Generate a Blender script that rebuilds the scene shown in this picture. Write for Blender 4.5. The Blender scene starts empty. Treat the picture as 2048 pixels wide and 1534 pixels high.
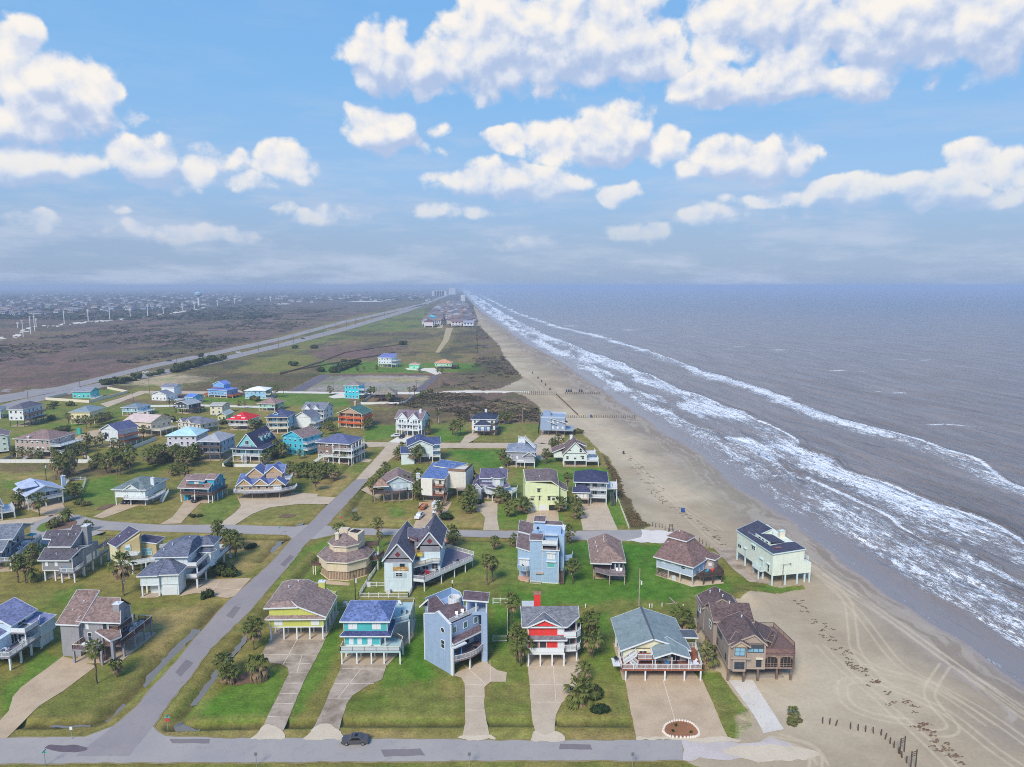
import bpy, bmesh, math, random
import numpy as np
from mathutils import Vector, Matrix

sc = bpy.context.scene
col = sc.collection
R = math.radians
rng = random.Random(7)

# ------------------------------------------------------------------ camera
FPX, HCAM = 1400.0, 80.0                     # focal length in photo pixels (2048 wide), flying height in metres
PITCH = math.atan2(196, FPX)
SP, CP = math.sin(PITCH), math.cos(PITCH)
cam_d = bpy.data.cameras.new('camera')
cam = bpy.data.objects.new('camera', cam_d)
col.objects.link(cam)
cam.location = (0, 0, HCAM)
cam.rotation_euler = (R(90) - PITCH, 0, 0)
cam_d.sensor_fit = 'HORIZONTAL'
cam_d.sensor_width = 36.0
cam_d.lens = 36.0 * FPX / 2048.0
cam_d.clip_start = 0.5
cam_d.clip_end = 90000
sc.camera = cam


def G(px, py, z=0.0):
 """survey: the point at height z seen at photo pixel (px, py)"""
 a, b = (px - 1024) / FPX, (767 - py) / FPX
 dz = -SP + b * CP
 t = (z - HCAM) / dz
 return (a * t, (CP + b * SP) * t)


def px_of(x, y, z=0.0):
 dz = z - HCAM
 dep = y * CP - dz * SP
 return 1024 + FPX * x / dep, 767 - FPX * (y * SP + dz * CP) / dep


def height_at(x, y, row):
 b = (767 - row) / FPX
 return HCAM + (b * y * CP - y * SP) / (CP + b * SP)


def lin(c):
 c = c / 255.0
 return c / 12.92 if c <= 0.04045 else ((c + 0.055) / 1.055) ** 2.4


def C3(r, g, b, k=1.0):
 return (min(1, lin(r) * k), min(1, lin(g) * k), min(1, lin(b) * k), 1.0)


# ------------------------------------------------------------------ light
SUN_EL, SUN_AZ = R(42), R(204)               # azimuth clockwise from +Y
sun_d = bpy.data.lights.new('sun', 'SUN')
sun = bpy.data.objects.new('sun', sun_d)
col.objects.link(sun)
sun_d.energy = 1.5
sun_d.angle = R(18)
sun_d.color = (1.0, 0.92, 0.80)
_sd = Vector((math.sin(SUN_AZ) * math.cos(SUN_EL), math.cos(SUN_AZ) * math.cos(SUN_EL), math.sin(SUN_EL)))
sun.rotation_euler = (-_sd).to_track_quat('-Z', 'Y').to_euler()
sc.view_settings.view_transform = 'Standard'
sc.view_settings.look = 'None'
sc.view_settings.exposure = 1.4
sc.view_settings.gamma = 1.0
sc.view_settings.use_curve_mapping = False
sc.cycles.use_denoising = False
sc.cycles.filter_width = 1.0
sc.cycles.max_bounces = 6
sc.cycles.diffuse_bounces = 3
sc.cycles.glossy_bounces = 2
sc.cycles.transmission_bounces = 2
sc.cycles.volume_bounces = 2
sc.cycles.caustics_reflective = False
sc.cycles.caustics_refractive = False


# ------------------------------------------------------------------ node helper
class NT:
 def __init__(s, tree):
  s.t, s.n, s.l = tree, tree.nodes, tree.links

 def node(s, kind, **kw):
  n = s.n.new('ShaderNode' + kind)
  for k, v in kw.items():
   setattr(n, k, v)
  return n

 def put(s, sock, v):
  if v is None:
   return
  if isinstance(v, bpy.types.NodeSocket):
   s.l.new(v, sock)
  elif isinstance(v, (tuple, list)) and len(v) == 3 and sock.type == 'RGBA':
   sock.default_value = (*v, 1.0)
  else:
   sock.default_value = v

 def math(s, op, a, b=None, c=None, clamp=False):
  n = s.node('Math', operation=op)
  n.use_clamp = clamp
  s.put(n.inputs[0], a)
  s.put(n.inputs[1], b)
  s.put(n.inputs[2], c)
  return n.outputs[0]

 def vmath(s, op, a, b=None, out=0):
  n = s.node('VectorMath', operation=op)
  s.put(n.inputs[0], a)
  if op == 'SCALE':
   s.put(n.inputs['Scale'], b)
  elif b is not None:
   s.put(n.inputs[1], b)
  return n.outputs[out]

 def mix(s, f, a, b, blend='MIX'):
  n = s.node('Mix', data_type='RGBA', blend_type=blend)
  n.clamp_factor = True
  s.put(n.inputs[0], f)
  s.put(n.inputs[6], a)
  s.put(n.inputs[7], b)
  return n.outputs[2]

 def ramp(s, f, stops, interp='LINEAR'):
  n = s.node('ValToRGB')
  n.color_ramp.interpolation = interp
  e = n.color_ramp.elements
  while len(e) < len(stops):
   e.new(0.5)
  for q, (p, c) in zip(e, stops):
   q.position = p
   q.color = c if isinstance(c, (tuple, list)) else (c, c, c, 1)
  s.put(n.inputs[0], f)
  return n.outputs[0]

 def noise(s, vec, scale, detail=3.0, rough=0.55, dist=0.0, dims='3D', out=0):
  n = s.node('TexNoise', noise_dimensions=dims)
  s.put(n.inputs['Vector'], vec)
  n.inputs['Scale'].default_value = scale
  n.inputs['Detail'].default_value = detail
  n.inputs['Roughness'].default_value = rough
  n.inputs['Distortion'].default_value = dist
  return n.outputs[out]

 def maprange(s, v, a, b, c, d, smooth=False):
  n = s.node('MapRange')
  if smooth:
   n.interpolation_type = 'SMOOTHSTEP'
  s.put(n.inputs[0], v)
  for i, q in enumerate((a, b, c, d)):
   s.put(n.inputs[1 + i], q)
  return n.outputs[0]


# ------------------------------------------------------------------ sky: Nishita air with cumulus banks, all in direction space
def dir_of(px, py):
 a, b = (px - 1024) / FPX, (767 - py) / FPX
 v = Vector((a, CP + b * SP, -SP + b * CP)).normalized()
 return math.atan2(v.x, v.y), math.asin(v.z)


CLOUDS = [  # photo column, row, half width, half height, body
 (760, 112, 78, 62, 1), (850, 128, 100, 52, 1), (985, 80, 115, 100, 1), (1110, 75, 130, 100, 1), (1235, 70, 120, 90, 1), (1330, 100, 60, 52, .8), (1080, 140, 180, 34, .7),
 (1560, 25, 200, 62, .9), (1780, 45, 230, 75, 1), (1980, 35, 190, 85, 1), (1900, 95, 230, 34, .42), (1430, 105, 70, 44, .9), (1575, 140, 78, 50, 1), (1410, 168, 105, 30, 1), (1560, 172, 190, 30, 1), (1715, 162, 92, 36, .95),
 (25, 95, 60, 52, 1), (95, 185, 125, 72, 1), (175, 190, 62, 58, 1), (50, 245, 140, 52, .8), (225, 235, 70, 28, .55),
 (75, 332, 112, 44, 1), (290, 325, 100, 45, 1), (395, 325, 75, 40, .8), (475, 312, 40, 24, .7), (565, 325, 62, 42, .95), (505, 362, 60, 24, .7),
 (770, 255, 78, 44, 1.05), (880, 262, 36, 18, .45), (860, 302, 52, 20, .45),
 (1012, 280, 46, 36, 1), (1110, 280, 68, 50, 1), (1215, 270, 90, 58, 1), (1325, 300, 62, 40, .9),
 (1500, 318, 130, 42, 1), (1390, 348, 80, 20, .7), (1940, 318, 56, 30, 1), (2020, 338, 70, 30, .9),
 (1015, 362, 170, 38, .9), (1238, 385, 56, 30, .85), (1700, 382, 110, 34, .9), (1590, 396, 150, 24, .7), (1860, 375, 90, 32, .85), (2000, 395, 110, 20, .6),
 (640, 425, 90, 26, .7), (910, 425, 130, 20, .6), (385, 468, 150, 22, .75), (65, 446, 54, 20, .75), (245, 430, 26, 12, .5), (1400, 440, 72, 26, .7), (1275, 465, 95, 22, .65), (1040, 488, 100, 16, .45), (1560, 430, 120, 14, .4),
]
world = bpy.data.worlds.new('World')
sc.world = world
world.use_nodes = True
wt = NT(world.node_tree)
world.node_tree.nodes.clear()


def cloud_field(t, p, mass_only=None):
 """billow noise and the mass of the cloud banks at direction p"""
 big = t.noise(p, 13.0, 2.0, 0.5, out=1)                   # billows push the outlines about
 q = t.vmath('ADD', p, t.vmath('MULTIPLY', t.vmath('SUBTRACT', big, (0.5, 0.5, 0.5)), (0.075, 0.042, 0.0)))
 acc = None
 for cx, cy, hw, hh, st in CLOUDS:
  if mass_only and hw < mass_only:
   continue
  az, el = dir_of(cx, cy)
  k = math.sqrt(0.55 * st)
  ra, re = k / (.92 * hw / FPX * math.cos(az)), k / (.94 * hh / FPX)
  n = t.node('VectorMath', operation='MULTIPLY_ADD')
  t.put(n.inputs[0], q)
  n.inputs[1].default_value = (ra, re, 0)
  n.inputs[2].default_value = (-az * ra, -el * re, 0)
  f = t.math('SUBTRACT', st, t.vmath('DOT_PRODUCT', n.outputs[0], n.outputs[0], out=1))
  if acc is None:
   acc = f
  else:
   n = t.node('Math', operation='SMOOTH_MAX')
   t.put(n.inputs[0], acc)
   t.put(n.inputs[1], f)
   n.inputs[2].default_value = 0.10
   acc = n.outputs[0]
 # cauliflower lobes: rounded cells over soft noise
 vo = t.node('TexVoronoi', feature='F1', voronoi_dimensions='2D')
 t.put(vo.inputs['Vector'], t.vmath('MULTIPLY', q, (1.0, 1.25, 1.0)))
 vo.inputs['Scale'].default_value = 30.0
 lob = t.math('SUBTRACT', 0.40, vo.outputs['Distance'])
 fine = t.math('SUBTRACT', t.noise(p, 34.0, 6.0, 0.58), 0.5)
 return acc, t.math('MULTIPLY_ADD', lob, 0.42, t.math('MULTIPLY', fine, 1.0))


def build_sky():
 tc = wt.node('TexCoord')
 d = wt.vmath('NORMALIZE', tc.outputs['Generated'])
 sx = wt.node('SeparateXYZ')
 wt.put(sx.inputs[0], d)
 az = wt.math('ARCTAN2', sx.outputs[0], sx.outputs[1])
 el = wt.math('ARCSINE', sx.outputs[2])
 cx = wt.node('CombineXYZ')
 wt.put(cx.inputs[0], az)
 wt.put(cx.inputs[1], el)
 p = cx.outputs[0]
 m1, n1 = cloud_field(wt, p)
 m2, n2 = cloud_field(wt, wt.vmath('ADD', p, (-0.008, 0.018, 0)), 76)
 f1 = wt.math('ADD', m1, n1)
 sky = wt.node('TexSky', sky_type='NISHITA')
 sky.sun_disc = False
 sky.sun_elevation = SUN_EL
 sky.sun_rotation = SUN_AZ
 sky.air_density, sky.dust_density, sky.ozone_density = 1.0, 1.0, 1.5
 e01 = wt.maprange(el, 0.0, 0.6, 0.0, 1.0)
 K = 3.8
 air = wt.ramp(e01, [(0.0, C3(140, 165, 200)), (0.10, C3(141, 168, 205)), (0.24, C3(144, 184, 226)), (0.42, C3(128, 182, 232)), (0.68, C3(114, 174, 232)), (1.0, C3(84, 140, 208))])
 air = wt.mix(1.0, air, (K, K, K), 'MULTIPLY')
 base = wt.mix(0.08, air, sky.outputs[0])
 # cumulus: sunlit upper flanks, blue-grey undersides; low banks sink into the haze
 body = wt.maprange(f1, 0.25, 0.64, 0.0, 1.0, True)
 relief = wt.maprange(wt.math('SUBTRACT', n1, n2), -0.30, 0.26, 0.0, 1.0)
 under = wt.maprange(wt.math('SUBTRACT', m1, m2), -0.30, 0.16, 0.0, 1.0)
 lit = wt.maprange(wt.math('ADD', wt.math('MULTIPLY', relief, 0.50), wt.math('MULTIPLY', under, 0.60)), 0.28, 1.14, 0.0, 1.0, True)
 ccol = wt.ramp(lit, [(0.0, C3(180, 198, 230)), (0.5, C3(222, 228, 240)), (1.0, C3(252, 246, 238))])
 ccol = wt.mix(1.0, ccol, (K, K, K), 'MULTIPLY')
 fade = wt.maprange(el, 0.0, 0.19, 0.12, 0.98, True)
 veil = wt.maprange(wt.noise(wt.vmath('MULTIPLY', p, (5.0, 24.0, 0)), 1.0, 6.0, 0.62), 0.43, 0.66, 0.0, 0.72, True)
 veil = wt.math('MULTIPLY', veil, wt.maprange(el, 0.04, 0.26, 1.0, 0.12))
 c1 = wt.mix(veil, base, wt.mix(1.0, C3(194, 207, 229), (K, K, K), 'MULTIPLY'))
 c2 = wt.mix(wt.math('MULTIPLY', body, fade), c1, ccol)
 bg = wt.node('Background')
 wt.put(bg.inputs[0], c2)
 bg.inputs[1].default_value = 0.1
 out = wt.node('OutputWorld')
 wt.l.new(bg.outputs[0], out.inputs[0])
 world.cycles.sampling_method = 'MANUAL'
 world.cycles.sample_map_resolution = 512


build_sky()


# ------------------------------------------------------------------ object helpers
def link(o, parent=None):
 col.objects.link(o)
 if parent is not None:
  o.parent = parent
 return o


def tag(o, label=None, cat=None, group=None, kind=None):
 for k, v in (('label', label), ('category', cat), ('group', group), ('kind', kind)):
  if v:
   o[k] = v
 return o


def empty(name, loc, rz=0.0):
 o = bpy.data.objects.new(name, None)
 o.location = loc
 o.rotation_euler = (0, 0, rz)
 o.empty_display_size = 0.5
 return link(o)


def mesh_np(name, V, F, mat=None, smooth=False):
 me = bpy.data.meshes.new(name)
 V = np.asarray(V, np.float32)
 F = np.asarray(F, np.int32)
 k = F.shape[1]
 me.vertices.add(len(V))
 me.vertices.foreach_set('co', V.ravel())
 me.loops.add(F.size)
 me.loops.foreach_set('vertex_index', F.ravel())
 me.polygons.add(len(F))
 me.polygons.foreach_set('loop_start', np.arange(0, F.size, k, dtype=np.int32))
 me.polygons.foreach_set('loop_total', np.full(len(F), k, np.int32))
 if smooth:
  me.polygons.foreach_set('use_smooth', np.ones(len(F), bool))
 me.update(calc_edges=True)
 if mat:
  me.materials.append(mat)
 return me


class MB:
 """collects simple solids into one mesh"""

 def __init__(s):
  s.v, s.f, s.m = [], [], []

 def face(s, pts, mi=0):
  b = len(s.v)
  s.v += [tuple(p) for p in pts]
  s.f.append(list(range(b, b + len(pts))))
  s.m.append(mi)

 def poly(s, v, f, mi=0):
  b = len(s.v)
  s.v += [tuple(p) for p in v]
  s.f += [[b + i for i in q] for q in f]
  s.m += [mi] * len(f)

 def box(s, x0, x1, y0, y1, z0, z1, mi=0):
  s.poly([(x0, y0, z0), (x1, y0, z0), (x1, y1, z0), (x0, y1, z0), (x0, y0, z1), (x1, y0, z1), (x1, y1, z1), (x0, y1, z1)],
               [(3, 2, 1, 0), (4, 5, 6, 7), (0, 1, 5, 4), (1, 2, 6, 5), (2, 3, 7, 6), (3, 0, 4, 7)], mi)

 def bar(s, a, b, w, h, mi=0, up=(0, 0, 1)):
  a, b = Vector(a), Vector(b)
  d = b - a
  if d.length < 1e-6:
   return
  d.normalize()
  u = Vector(up)
  if abs(d.dot(u)) > 0.98:
   u = Vector((1, 0, 0))
  sd = d.cross(u).normalized()
  u = sd.cross(d).normalized()
  o = [sd * (i * w / 2) + u * (j * h / 2) for i, j in ((-1, -1), (1, -1), (1, 1), (-1, 1))]
  s.poly([a + q for q in o] + [b + q for q in o], [(0, 1, 2, 3), (7, 6, 5, 4), (1, 0, 4, 5), (2, 1, 5, 6), (3, 2, 6, 7), (0, 3, 7, 4)], mi)

 def tube(s, a, b, r0, r1=None, n=8, mi=0, caps=True):
  a, b = Vector(a), Vector(b)
  r1 = r0 if r1 is None else r1
  d = (b - a).normalized()
  u = Vector((0, 0, 1)) if abs(d.z) < 0.95 else Vector((1, 0, 0))
  sd = d.cross(u).normalized()
  u = sd.cross(d)
  vs = []
  for c, r in ((a, r0), (b, r1)):
   for i in range(n):
    t = 2 * math.pi * i / n
    vs.append(c + (sd * math.cos(t) + u * math.sin(t)) * r)
  fs = [(i, (i + 1) % n, n + (i + 1) % n, n + i) for i in range(n)]
  fs = [q[::-1] for q in fs]
  if caps:
   fs += [tuple(range(n)), tuple(reversed(range(n, 2 * n)))]
  s.poly(vs, fs, mi)

 def prism(s, pts, z0, z1, mi=0):
  """upright prism over a plan outline (counter-clockwise); z1 a number or one height per corner"""
  n = len(pts)
  zt = z1 if isinstance(z1, (list, tuple)) else [z1] * n
  zb = z0 if isinstance(z0, (list, tuple)) else [z0] * n
  v = [(p[0], p[1], zb[i]) for i, p in enumerate(pts)] + [(p[0], p[1], zt[i]) for i, p in enumerate(pts)]
  f = [tuple(reversed(range(n))), tuple(range(n, 2 * n))] + [(i, (i + 1) % n, n + (i + 1) % n, n + i) for i in range(n)]
  s.poly(v, f, mi)

 def sheet(s, pts, th, mi=0):
  """a sloping slab: top outline pts (counter-clockwise from above), th thick downwards"""
  n = len(pts)
  v = [tuple(p) for p in pts] + [(p[0], p[1], p[2] - th) for p in pts]
  f = [tuple(range(n)), tuple(reversed(range(n, 2 * n)))] + [(i, n + i, n + (i + 1) % n, (i + 1) % n) for i in range(n)]
  s.poly(v, f, mi)

 def mesh(s, name, mats):
  me = bpy.data.meshes.new(name)
  me.from_pydata(s.v, [], s.f)
  for m in (mats if isinstance(mats, (list, tuple)) else [mats]):
   me.materials.append(m)
  if any(s.m):
   me.polygons.foreach_set('material_index', s.m)
  me.update()
  return me

 def build(s, name, mats, parent=None, smooth=False):
  if not s.v:
   return None
  me = s.mesh(name, mats)
  if smooth:
   for p in me.polygons:
    p.use_smooth = True
  return link(bpy.data.objects.new(name, me), parent)


# ------------------------------------------------------------------ value noise for shaping the terrain
def _hash(ix, iy, s):
 h = (ix.astype(np.int64) * 374761393 + iy.astype(np.int64) * 668265263 + s * 1442695041) & 0x7fffffff
 h = ((h ^ (h >> 13)) * 1274126177) & 0x7fffffff
 return ((h ^ (h >> 16)) & 0xffff) / 65535.0


def vnoise(x, y, s=0):
 ix, iy = np.floor(x), np.floor(y)
 fx, fy = x - ix, y - iy
 fx, fy = fx * fx * (3 - 2 * fx), fy * fy * (3 - 2 * fy)
 a, b = _hash(ix, iy, s), _hash(ix + 1, iy, s)
 c, d = _hash(ix, iy + 1, s), _hash(ix + 1, iy + 1, s)
 return (a + (b - a) * fx) * (1 - fy) + (c + (d - c) * fx) * fy


def fbm(x, y, s=0, o=4, gain=0.5):
 t, a, n = 0.0, 1.0, 0.0
 for i in range(o):
  t = t + a * vnoise(x, y, s + i * 17)
  n += a
  a *= gain
  x, y = x * 2.03 + 5.7, y * 2.03 - 3.1
 return t / n


def inpoly(px, py, poly):
 m = np.zeros(px.shape, bool)
 xs = [p[0] for p in poly]
 ys = [p[1] for p in poly]
 sel = np.nonzero((px >= min(xs)) & (px <= max(xs)) & (py >= min(ys)) & (py <= max(ys)))[0]
 if not len(sel):
  return m
 qx, qy = px[sel], py[sel]
 ins = np.zeros(len(sel), bool)
 n = len(poly)
 for i in range(n):
  x0, y0 = poly[i]
  x1, y1 = poly[(i + 1) % n]
  if y0 == y1:
   continue
  c = (y0 > qy) != (y1 > qy)
  ins ^= c & (qx < (x1 - x0) * (qy - y0) / (y1 - y0) + x0)
 m[sel] = ins
 return m


def dist_line(X, Y, pts, maxd):
 """distance of points to a polyline, inf beyond maxd"""
 D = np.full(X.shape, 1e9)
 for (x0, y0), (x1, y1) in zip(pts, pts[1:]):
  sel = np.nonzero((X > min(x0, x1) - maxd) & (X < max(x0, x1) + maxd) & (Y > min(y0, y1) - maxd) & (Y < max(y0, y1) + maxd))[0]
  if not len(sel):
   continue
  dx, dy = x1 - x0, y1 - y0
  L = dx * dx + dy * dy + 1e-9
  t = np.clip(((X[sel] - x0) * dx + (Y[sel] - y0) * dy) / L, 0, 1)
  d = np.hypot(X[sel] - x0 - t * dx, Y[sel] - y0 - t * dy)
  D[sel] = np.minimum(D[sel], d)
 return D


def smooth(t):
 t = np.clip(t, 0, 1)
 return t * t * (3 - 2 * t)
# ------------------------------------------------------------------ materials of the setting
def new_mat(name):
 m = bpy.data.materials.new(name)
 m.use_nodes = True
 m.node_tree.nodes.clear()
 t = NT(m.node_tree)
 b = t.node('BsdfPrincipled')
 o = t.node('OutputMaterial')
 t.l.new(b.outputs[0], o.inputs[0])
 return m, t, b


def pos(t):
 return t.node('NewGeometry').outputs['Position']


def terrain_mat(name, fine, contrast, bump):
 m, t, b = new_mat(name)
 at = t.node('Attribute', attribute_name='tint')
 p = pos(t)
 n1 = t.noise(p, fine, 4.0, 0.65)
 n2 = t.noise(p, fine * 0.17, 4.0, 0.6)
 n3 = t.noise(p, fine * 0.03, 3.0, 0.6)
 f = t.math('MULTIPLY', t.maprange(n1, 0.25, 0.75, 1 - contrast, 1 + contrast), t.maprange(n2, 0.3, 0.7, 1 - contrast * .8, 1 + contrast * .8))
 f = t.math('MULTIPLY', f, t.maprange(n3, 0.3, 0.7, 1 - contrast * .4, 1 + contrast * .4))
 c = t.mix(1.0, at.outputs[0], t.node('CombineColor').outputs[0], 'MULTIPLY')
 cc = [n for n in t.n if n.bl_idname == 'ShaderNodeCombineColor'][0]
 for i in range(3):
  t.put(cc.inputs[i], f)
 if bump > .1:                                             # straw and deep-green tufts
  n4 = t.noise(p, fine * .45, 5.0, 0.7)
  n5 = t.noise(t.vmath('ADD', p, (31.0, 7.0, 0.0)), fine * .6, 5.0, 0.72)
  c = t.mix(t.maprange(n4, 0.54, 0.70, 0, .50), c, t.mix(1.0, c, (1.7, 1.35, 1.35), 'MULTIPLY'))
  c = t.mix(t.maprange(n5, 0.54, 0.70, 0, .55), c, t.mix(1.0, c, (0.50, 0.66, 0.48), 'MULTIPLY'))
 t.put(b.inputs['Base Color'], c)
 b.inputs['Roughness'].default_value = 0.95
 b.inputs['Specular IOR Level'].default_value = 0.15
 if bump:
  bn = t.node('Bump')
  bn.inputs['Strength'].default_value = 0.6
  bn.inputs['Distance'].default_value = bump
  t.put(bn.inputs['Height'], n1)
  t.l.new(bn.outputs[0], b.inputs['Normal'])
 return m


M_GROUND = terrain_mat('turf and scrub', 2.2, 0.34, 0.25)
M_SAND = terrain_mat('beach sand', 1.3, 0.10, 0.03)


def sea_mat():
 m, t, b = new_mat('surf')
 at = t.node('Attribute', attribute_name='foam')
 sp = t.node('SeparateColor')
 t.put(sp.inputs[0], at.outputs[0])
 foam, film, far = sp.outputs[0], sp.outputs[1], sp.outputs[2]
 p = pos(t)
 rot = t.node('VectorRotate', rotation_type='Z_AXIS')
 t.put(rot.inputs['Vector'], p)
 rot.inputs['Angle'].default_value = R(-4)
 q = rot.outputs[0]
 l1 = t.noise(t.vmath('MULTIPLY', q, (0.30, 0.10, 1.0)), 1.0, 6.0, 0.68, 1.2)
 l2 = t.noise(t.vmath('MULTIPLY', q, (0.55, 0.20, 1.0)), 1.0, 5.0, 0.66, 1.6)
 rid = t.math('SUBTRACT', 1.0, t.math('MULTIPLY', t.math('ABSOLUTE', t.math('SUBTRACT', l2, 0.5)), 5.0))
 lace = t.math('ADD', t.math('MULTIPLY', l1, 0.62), t.math('MULTIPLY', rid, 0.30))
 th = t.maprange(foam, 0.0, 1.0, 0.86, 0.34)
 fm = t.math('MULTIPLY', t.maprange(t.math('SUBTRACT', lace, th), -0.07, 0.12, 0.0, 1.0, True), t.maprange(foam, 0.02, 0.12, 0, 1))
 # silty brown-grey water; thin film of water over sand close in
 tone = t.noise(t.vmath('MULTIPLY', q, (0.05, 0.012, 1.0)), 1.0, 4.0, 0.6)
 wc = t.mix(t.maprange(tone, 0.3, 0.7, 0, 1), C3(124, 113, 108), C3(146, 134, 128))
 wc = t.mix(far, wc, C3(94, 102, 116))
 wc = t.mix(film, wc, C3(138, 132, 132))
 c = t.mix(fm, wc, C3(238, 242, 246))
 t.put(b.inputs['Base Color'], c)
 t.put(b.inputs['Roughness'], t.maprange(fm, 0, 1, 0.22, 0.8))
 b.inputs['IOR'].default_value = 1.33
 w1 = t.noise(t.vmath('MULTIPLY', q, (0.085, 0.020, 1.0)), 1.0, 5.0, 0.55, 0.8)
 w2 = t.noise(t.vmath('MULTIPLY', q, (0.9, 0.35, 1.0)), 1.0, 4.0, 0.6, 0.4)
 h = t.math('ADD', t.math('MULTIPLY', w1, 9.0), t.math('MULTIPLY', w2, 0.42))
 h = t.math('MULTIPLY', h, t.maprange(film, 0, 1, 1.0, 0.12))
 h = t.math('ADD', h, t.math('MULTIPLY', fm, 0.25))
 bn = t.node('Bump')
 bn.inputs['Strength'].default_value = 1.0
 bn.inputs['Distance'].default_value = 1.0
 t.put(bn.inputs['Height'], h)
 t.l.new(bn.outputs[0], b.inputs['Normal'])
 return m


M_SEA = sea_mat()

# ------------------------------------------------------------------ survey lines, photo pixels turned into ground coordinates
def along(pts):
 """a line running up the coast as x = f(y)"""
 w = sorted((G(*p)[1], G(*p)[0]) for p in pts)
 ys, xs = np.array([a for a, _ in w]), np.array([b for _, b in w])

 def f(y):
  r = np.interp(y, ys, xs)
  k0 = (xs[1] - xs[0]) / (ys[1] - ys[0])
  k1 = (xs[-1] - xs[-2]) / (ys[-1] - ys[-2])
  r = np.where(y < ys[0], xs[0] + (y - ys[0]) * k0, r)
  return np.where(y > ys[-1], xs[-1] + (y - ys[-1]) * k1, r)
 return f


WATER = along([(924, 582), (936, 597), (962, 622), (1000, 650), (1058, 690), (1119, 720), (1205, 780), (1262, 819), (1334, 868), (1400, 905), (1465, 970), (1573, 1037), (1676, 1111), (1780, 1190), (1904, 1273), (2048, 1374), (2200, 1490)])
WET = along([(922, 584), (950, 618), (985, 655), (1030, 695), (1075, 725), (1150, 785), (1215, 830), (1275, 880), (1340, 935), (1430, 1000), (1530, 1070), (1660, 1170), (1760, 1250), (1880, 1350), (2048, 1500), (2200, 1640)])
BANDS = [  # breaker lines: survey points, half width near / far in metres, strength
 ([(930, 577), (960, 590), (1040, 628), (1110, 652), (1200, 672), (1283, 698), (1345, 721), (1407, 745), (1469, 761), (1552, 790), (1614, 815), (1676, 838), (1759, 862), (1862, 892), (1945, 926), (2048, 982), (2200, 1060)], 19, 19, 0.88),
 ([(930, 578), (965, 600), (1010, 630), (1080, 668), (1200, 715), (1283, 748), (1366, 786), (1448, 818), (1531, 857), (1614, 905), (1697, 950), (1821, 995), (1904, 1028), (2048, 1100), (2200, 1190)], 25.0, 22, 0.90),
 ([(928, 580), (955, 605), (1000, 638), (1065, 678), (1130, 708), (1200, 744), (1303, 805), (1407, 860), (1510, 914), (1573, 948), (1717, 1018), (1821, 1078), (1945, 1135), (2048, 1192), (2200, 1290)], 20.0, 18, 0.86),
 ([(1300, 828), (1400, 882), (1500, 950), (1640, 1040), (1780, 1130), (1900, 1205), (2048, 1290)], 9.0, 9, 0.55),
]
BANDS = [(along(p), a, b, s) for p, a, b, s in BANDS]
CREST = [(1148, 652), (1262, 660), (1455, 693), (1777, 784), (1690, 742), (1560, 700), (1900, 850), (1350, 672), (1830, 720)]   # odd whitecaps further out

SAND = [(916, 580), (926, 586), (945, 606), (955, 640), (955, 653), (975, 667), (999, 692), (1009, 716), (1046, 755), (1030, 764), (1014, 772), (985, 781), (930, 780), (930, 785), (1020, 787), (1052, 795), (1076, 812),
  (1086, 826), (1120, 850), (1165, 868), (1192, 893), (1219, 917), (1223, 926), (1241, 955), (1239, 972), (1249, 990), (1267, 1003), (1265, 1017), (1280, 1035), (1283, 1041), (1305, 1051), (1284, 1060), (1284, 1074), (1322, 1086),
  (1384, 1086), (1422, 1096), (1480, 1100), (1535, 1168), (1560, 1176), (1605, 1170), (1612, 1178), (1560, 1188), (1500, 1192), (1478, 1203), (1440, 1212), (1390, 1225), (1395, 1290), (1400, 1330), (1440, 1345), (1498, 1425), (1505, 1452),
  (1480, 1476), (1366, 1482), (1366, 1521), (1400, 1535), (1420, 1640), (3200, 1640), (3200, 575), (930, 575)]

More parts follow.
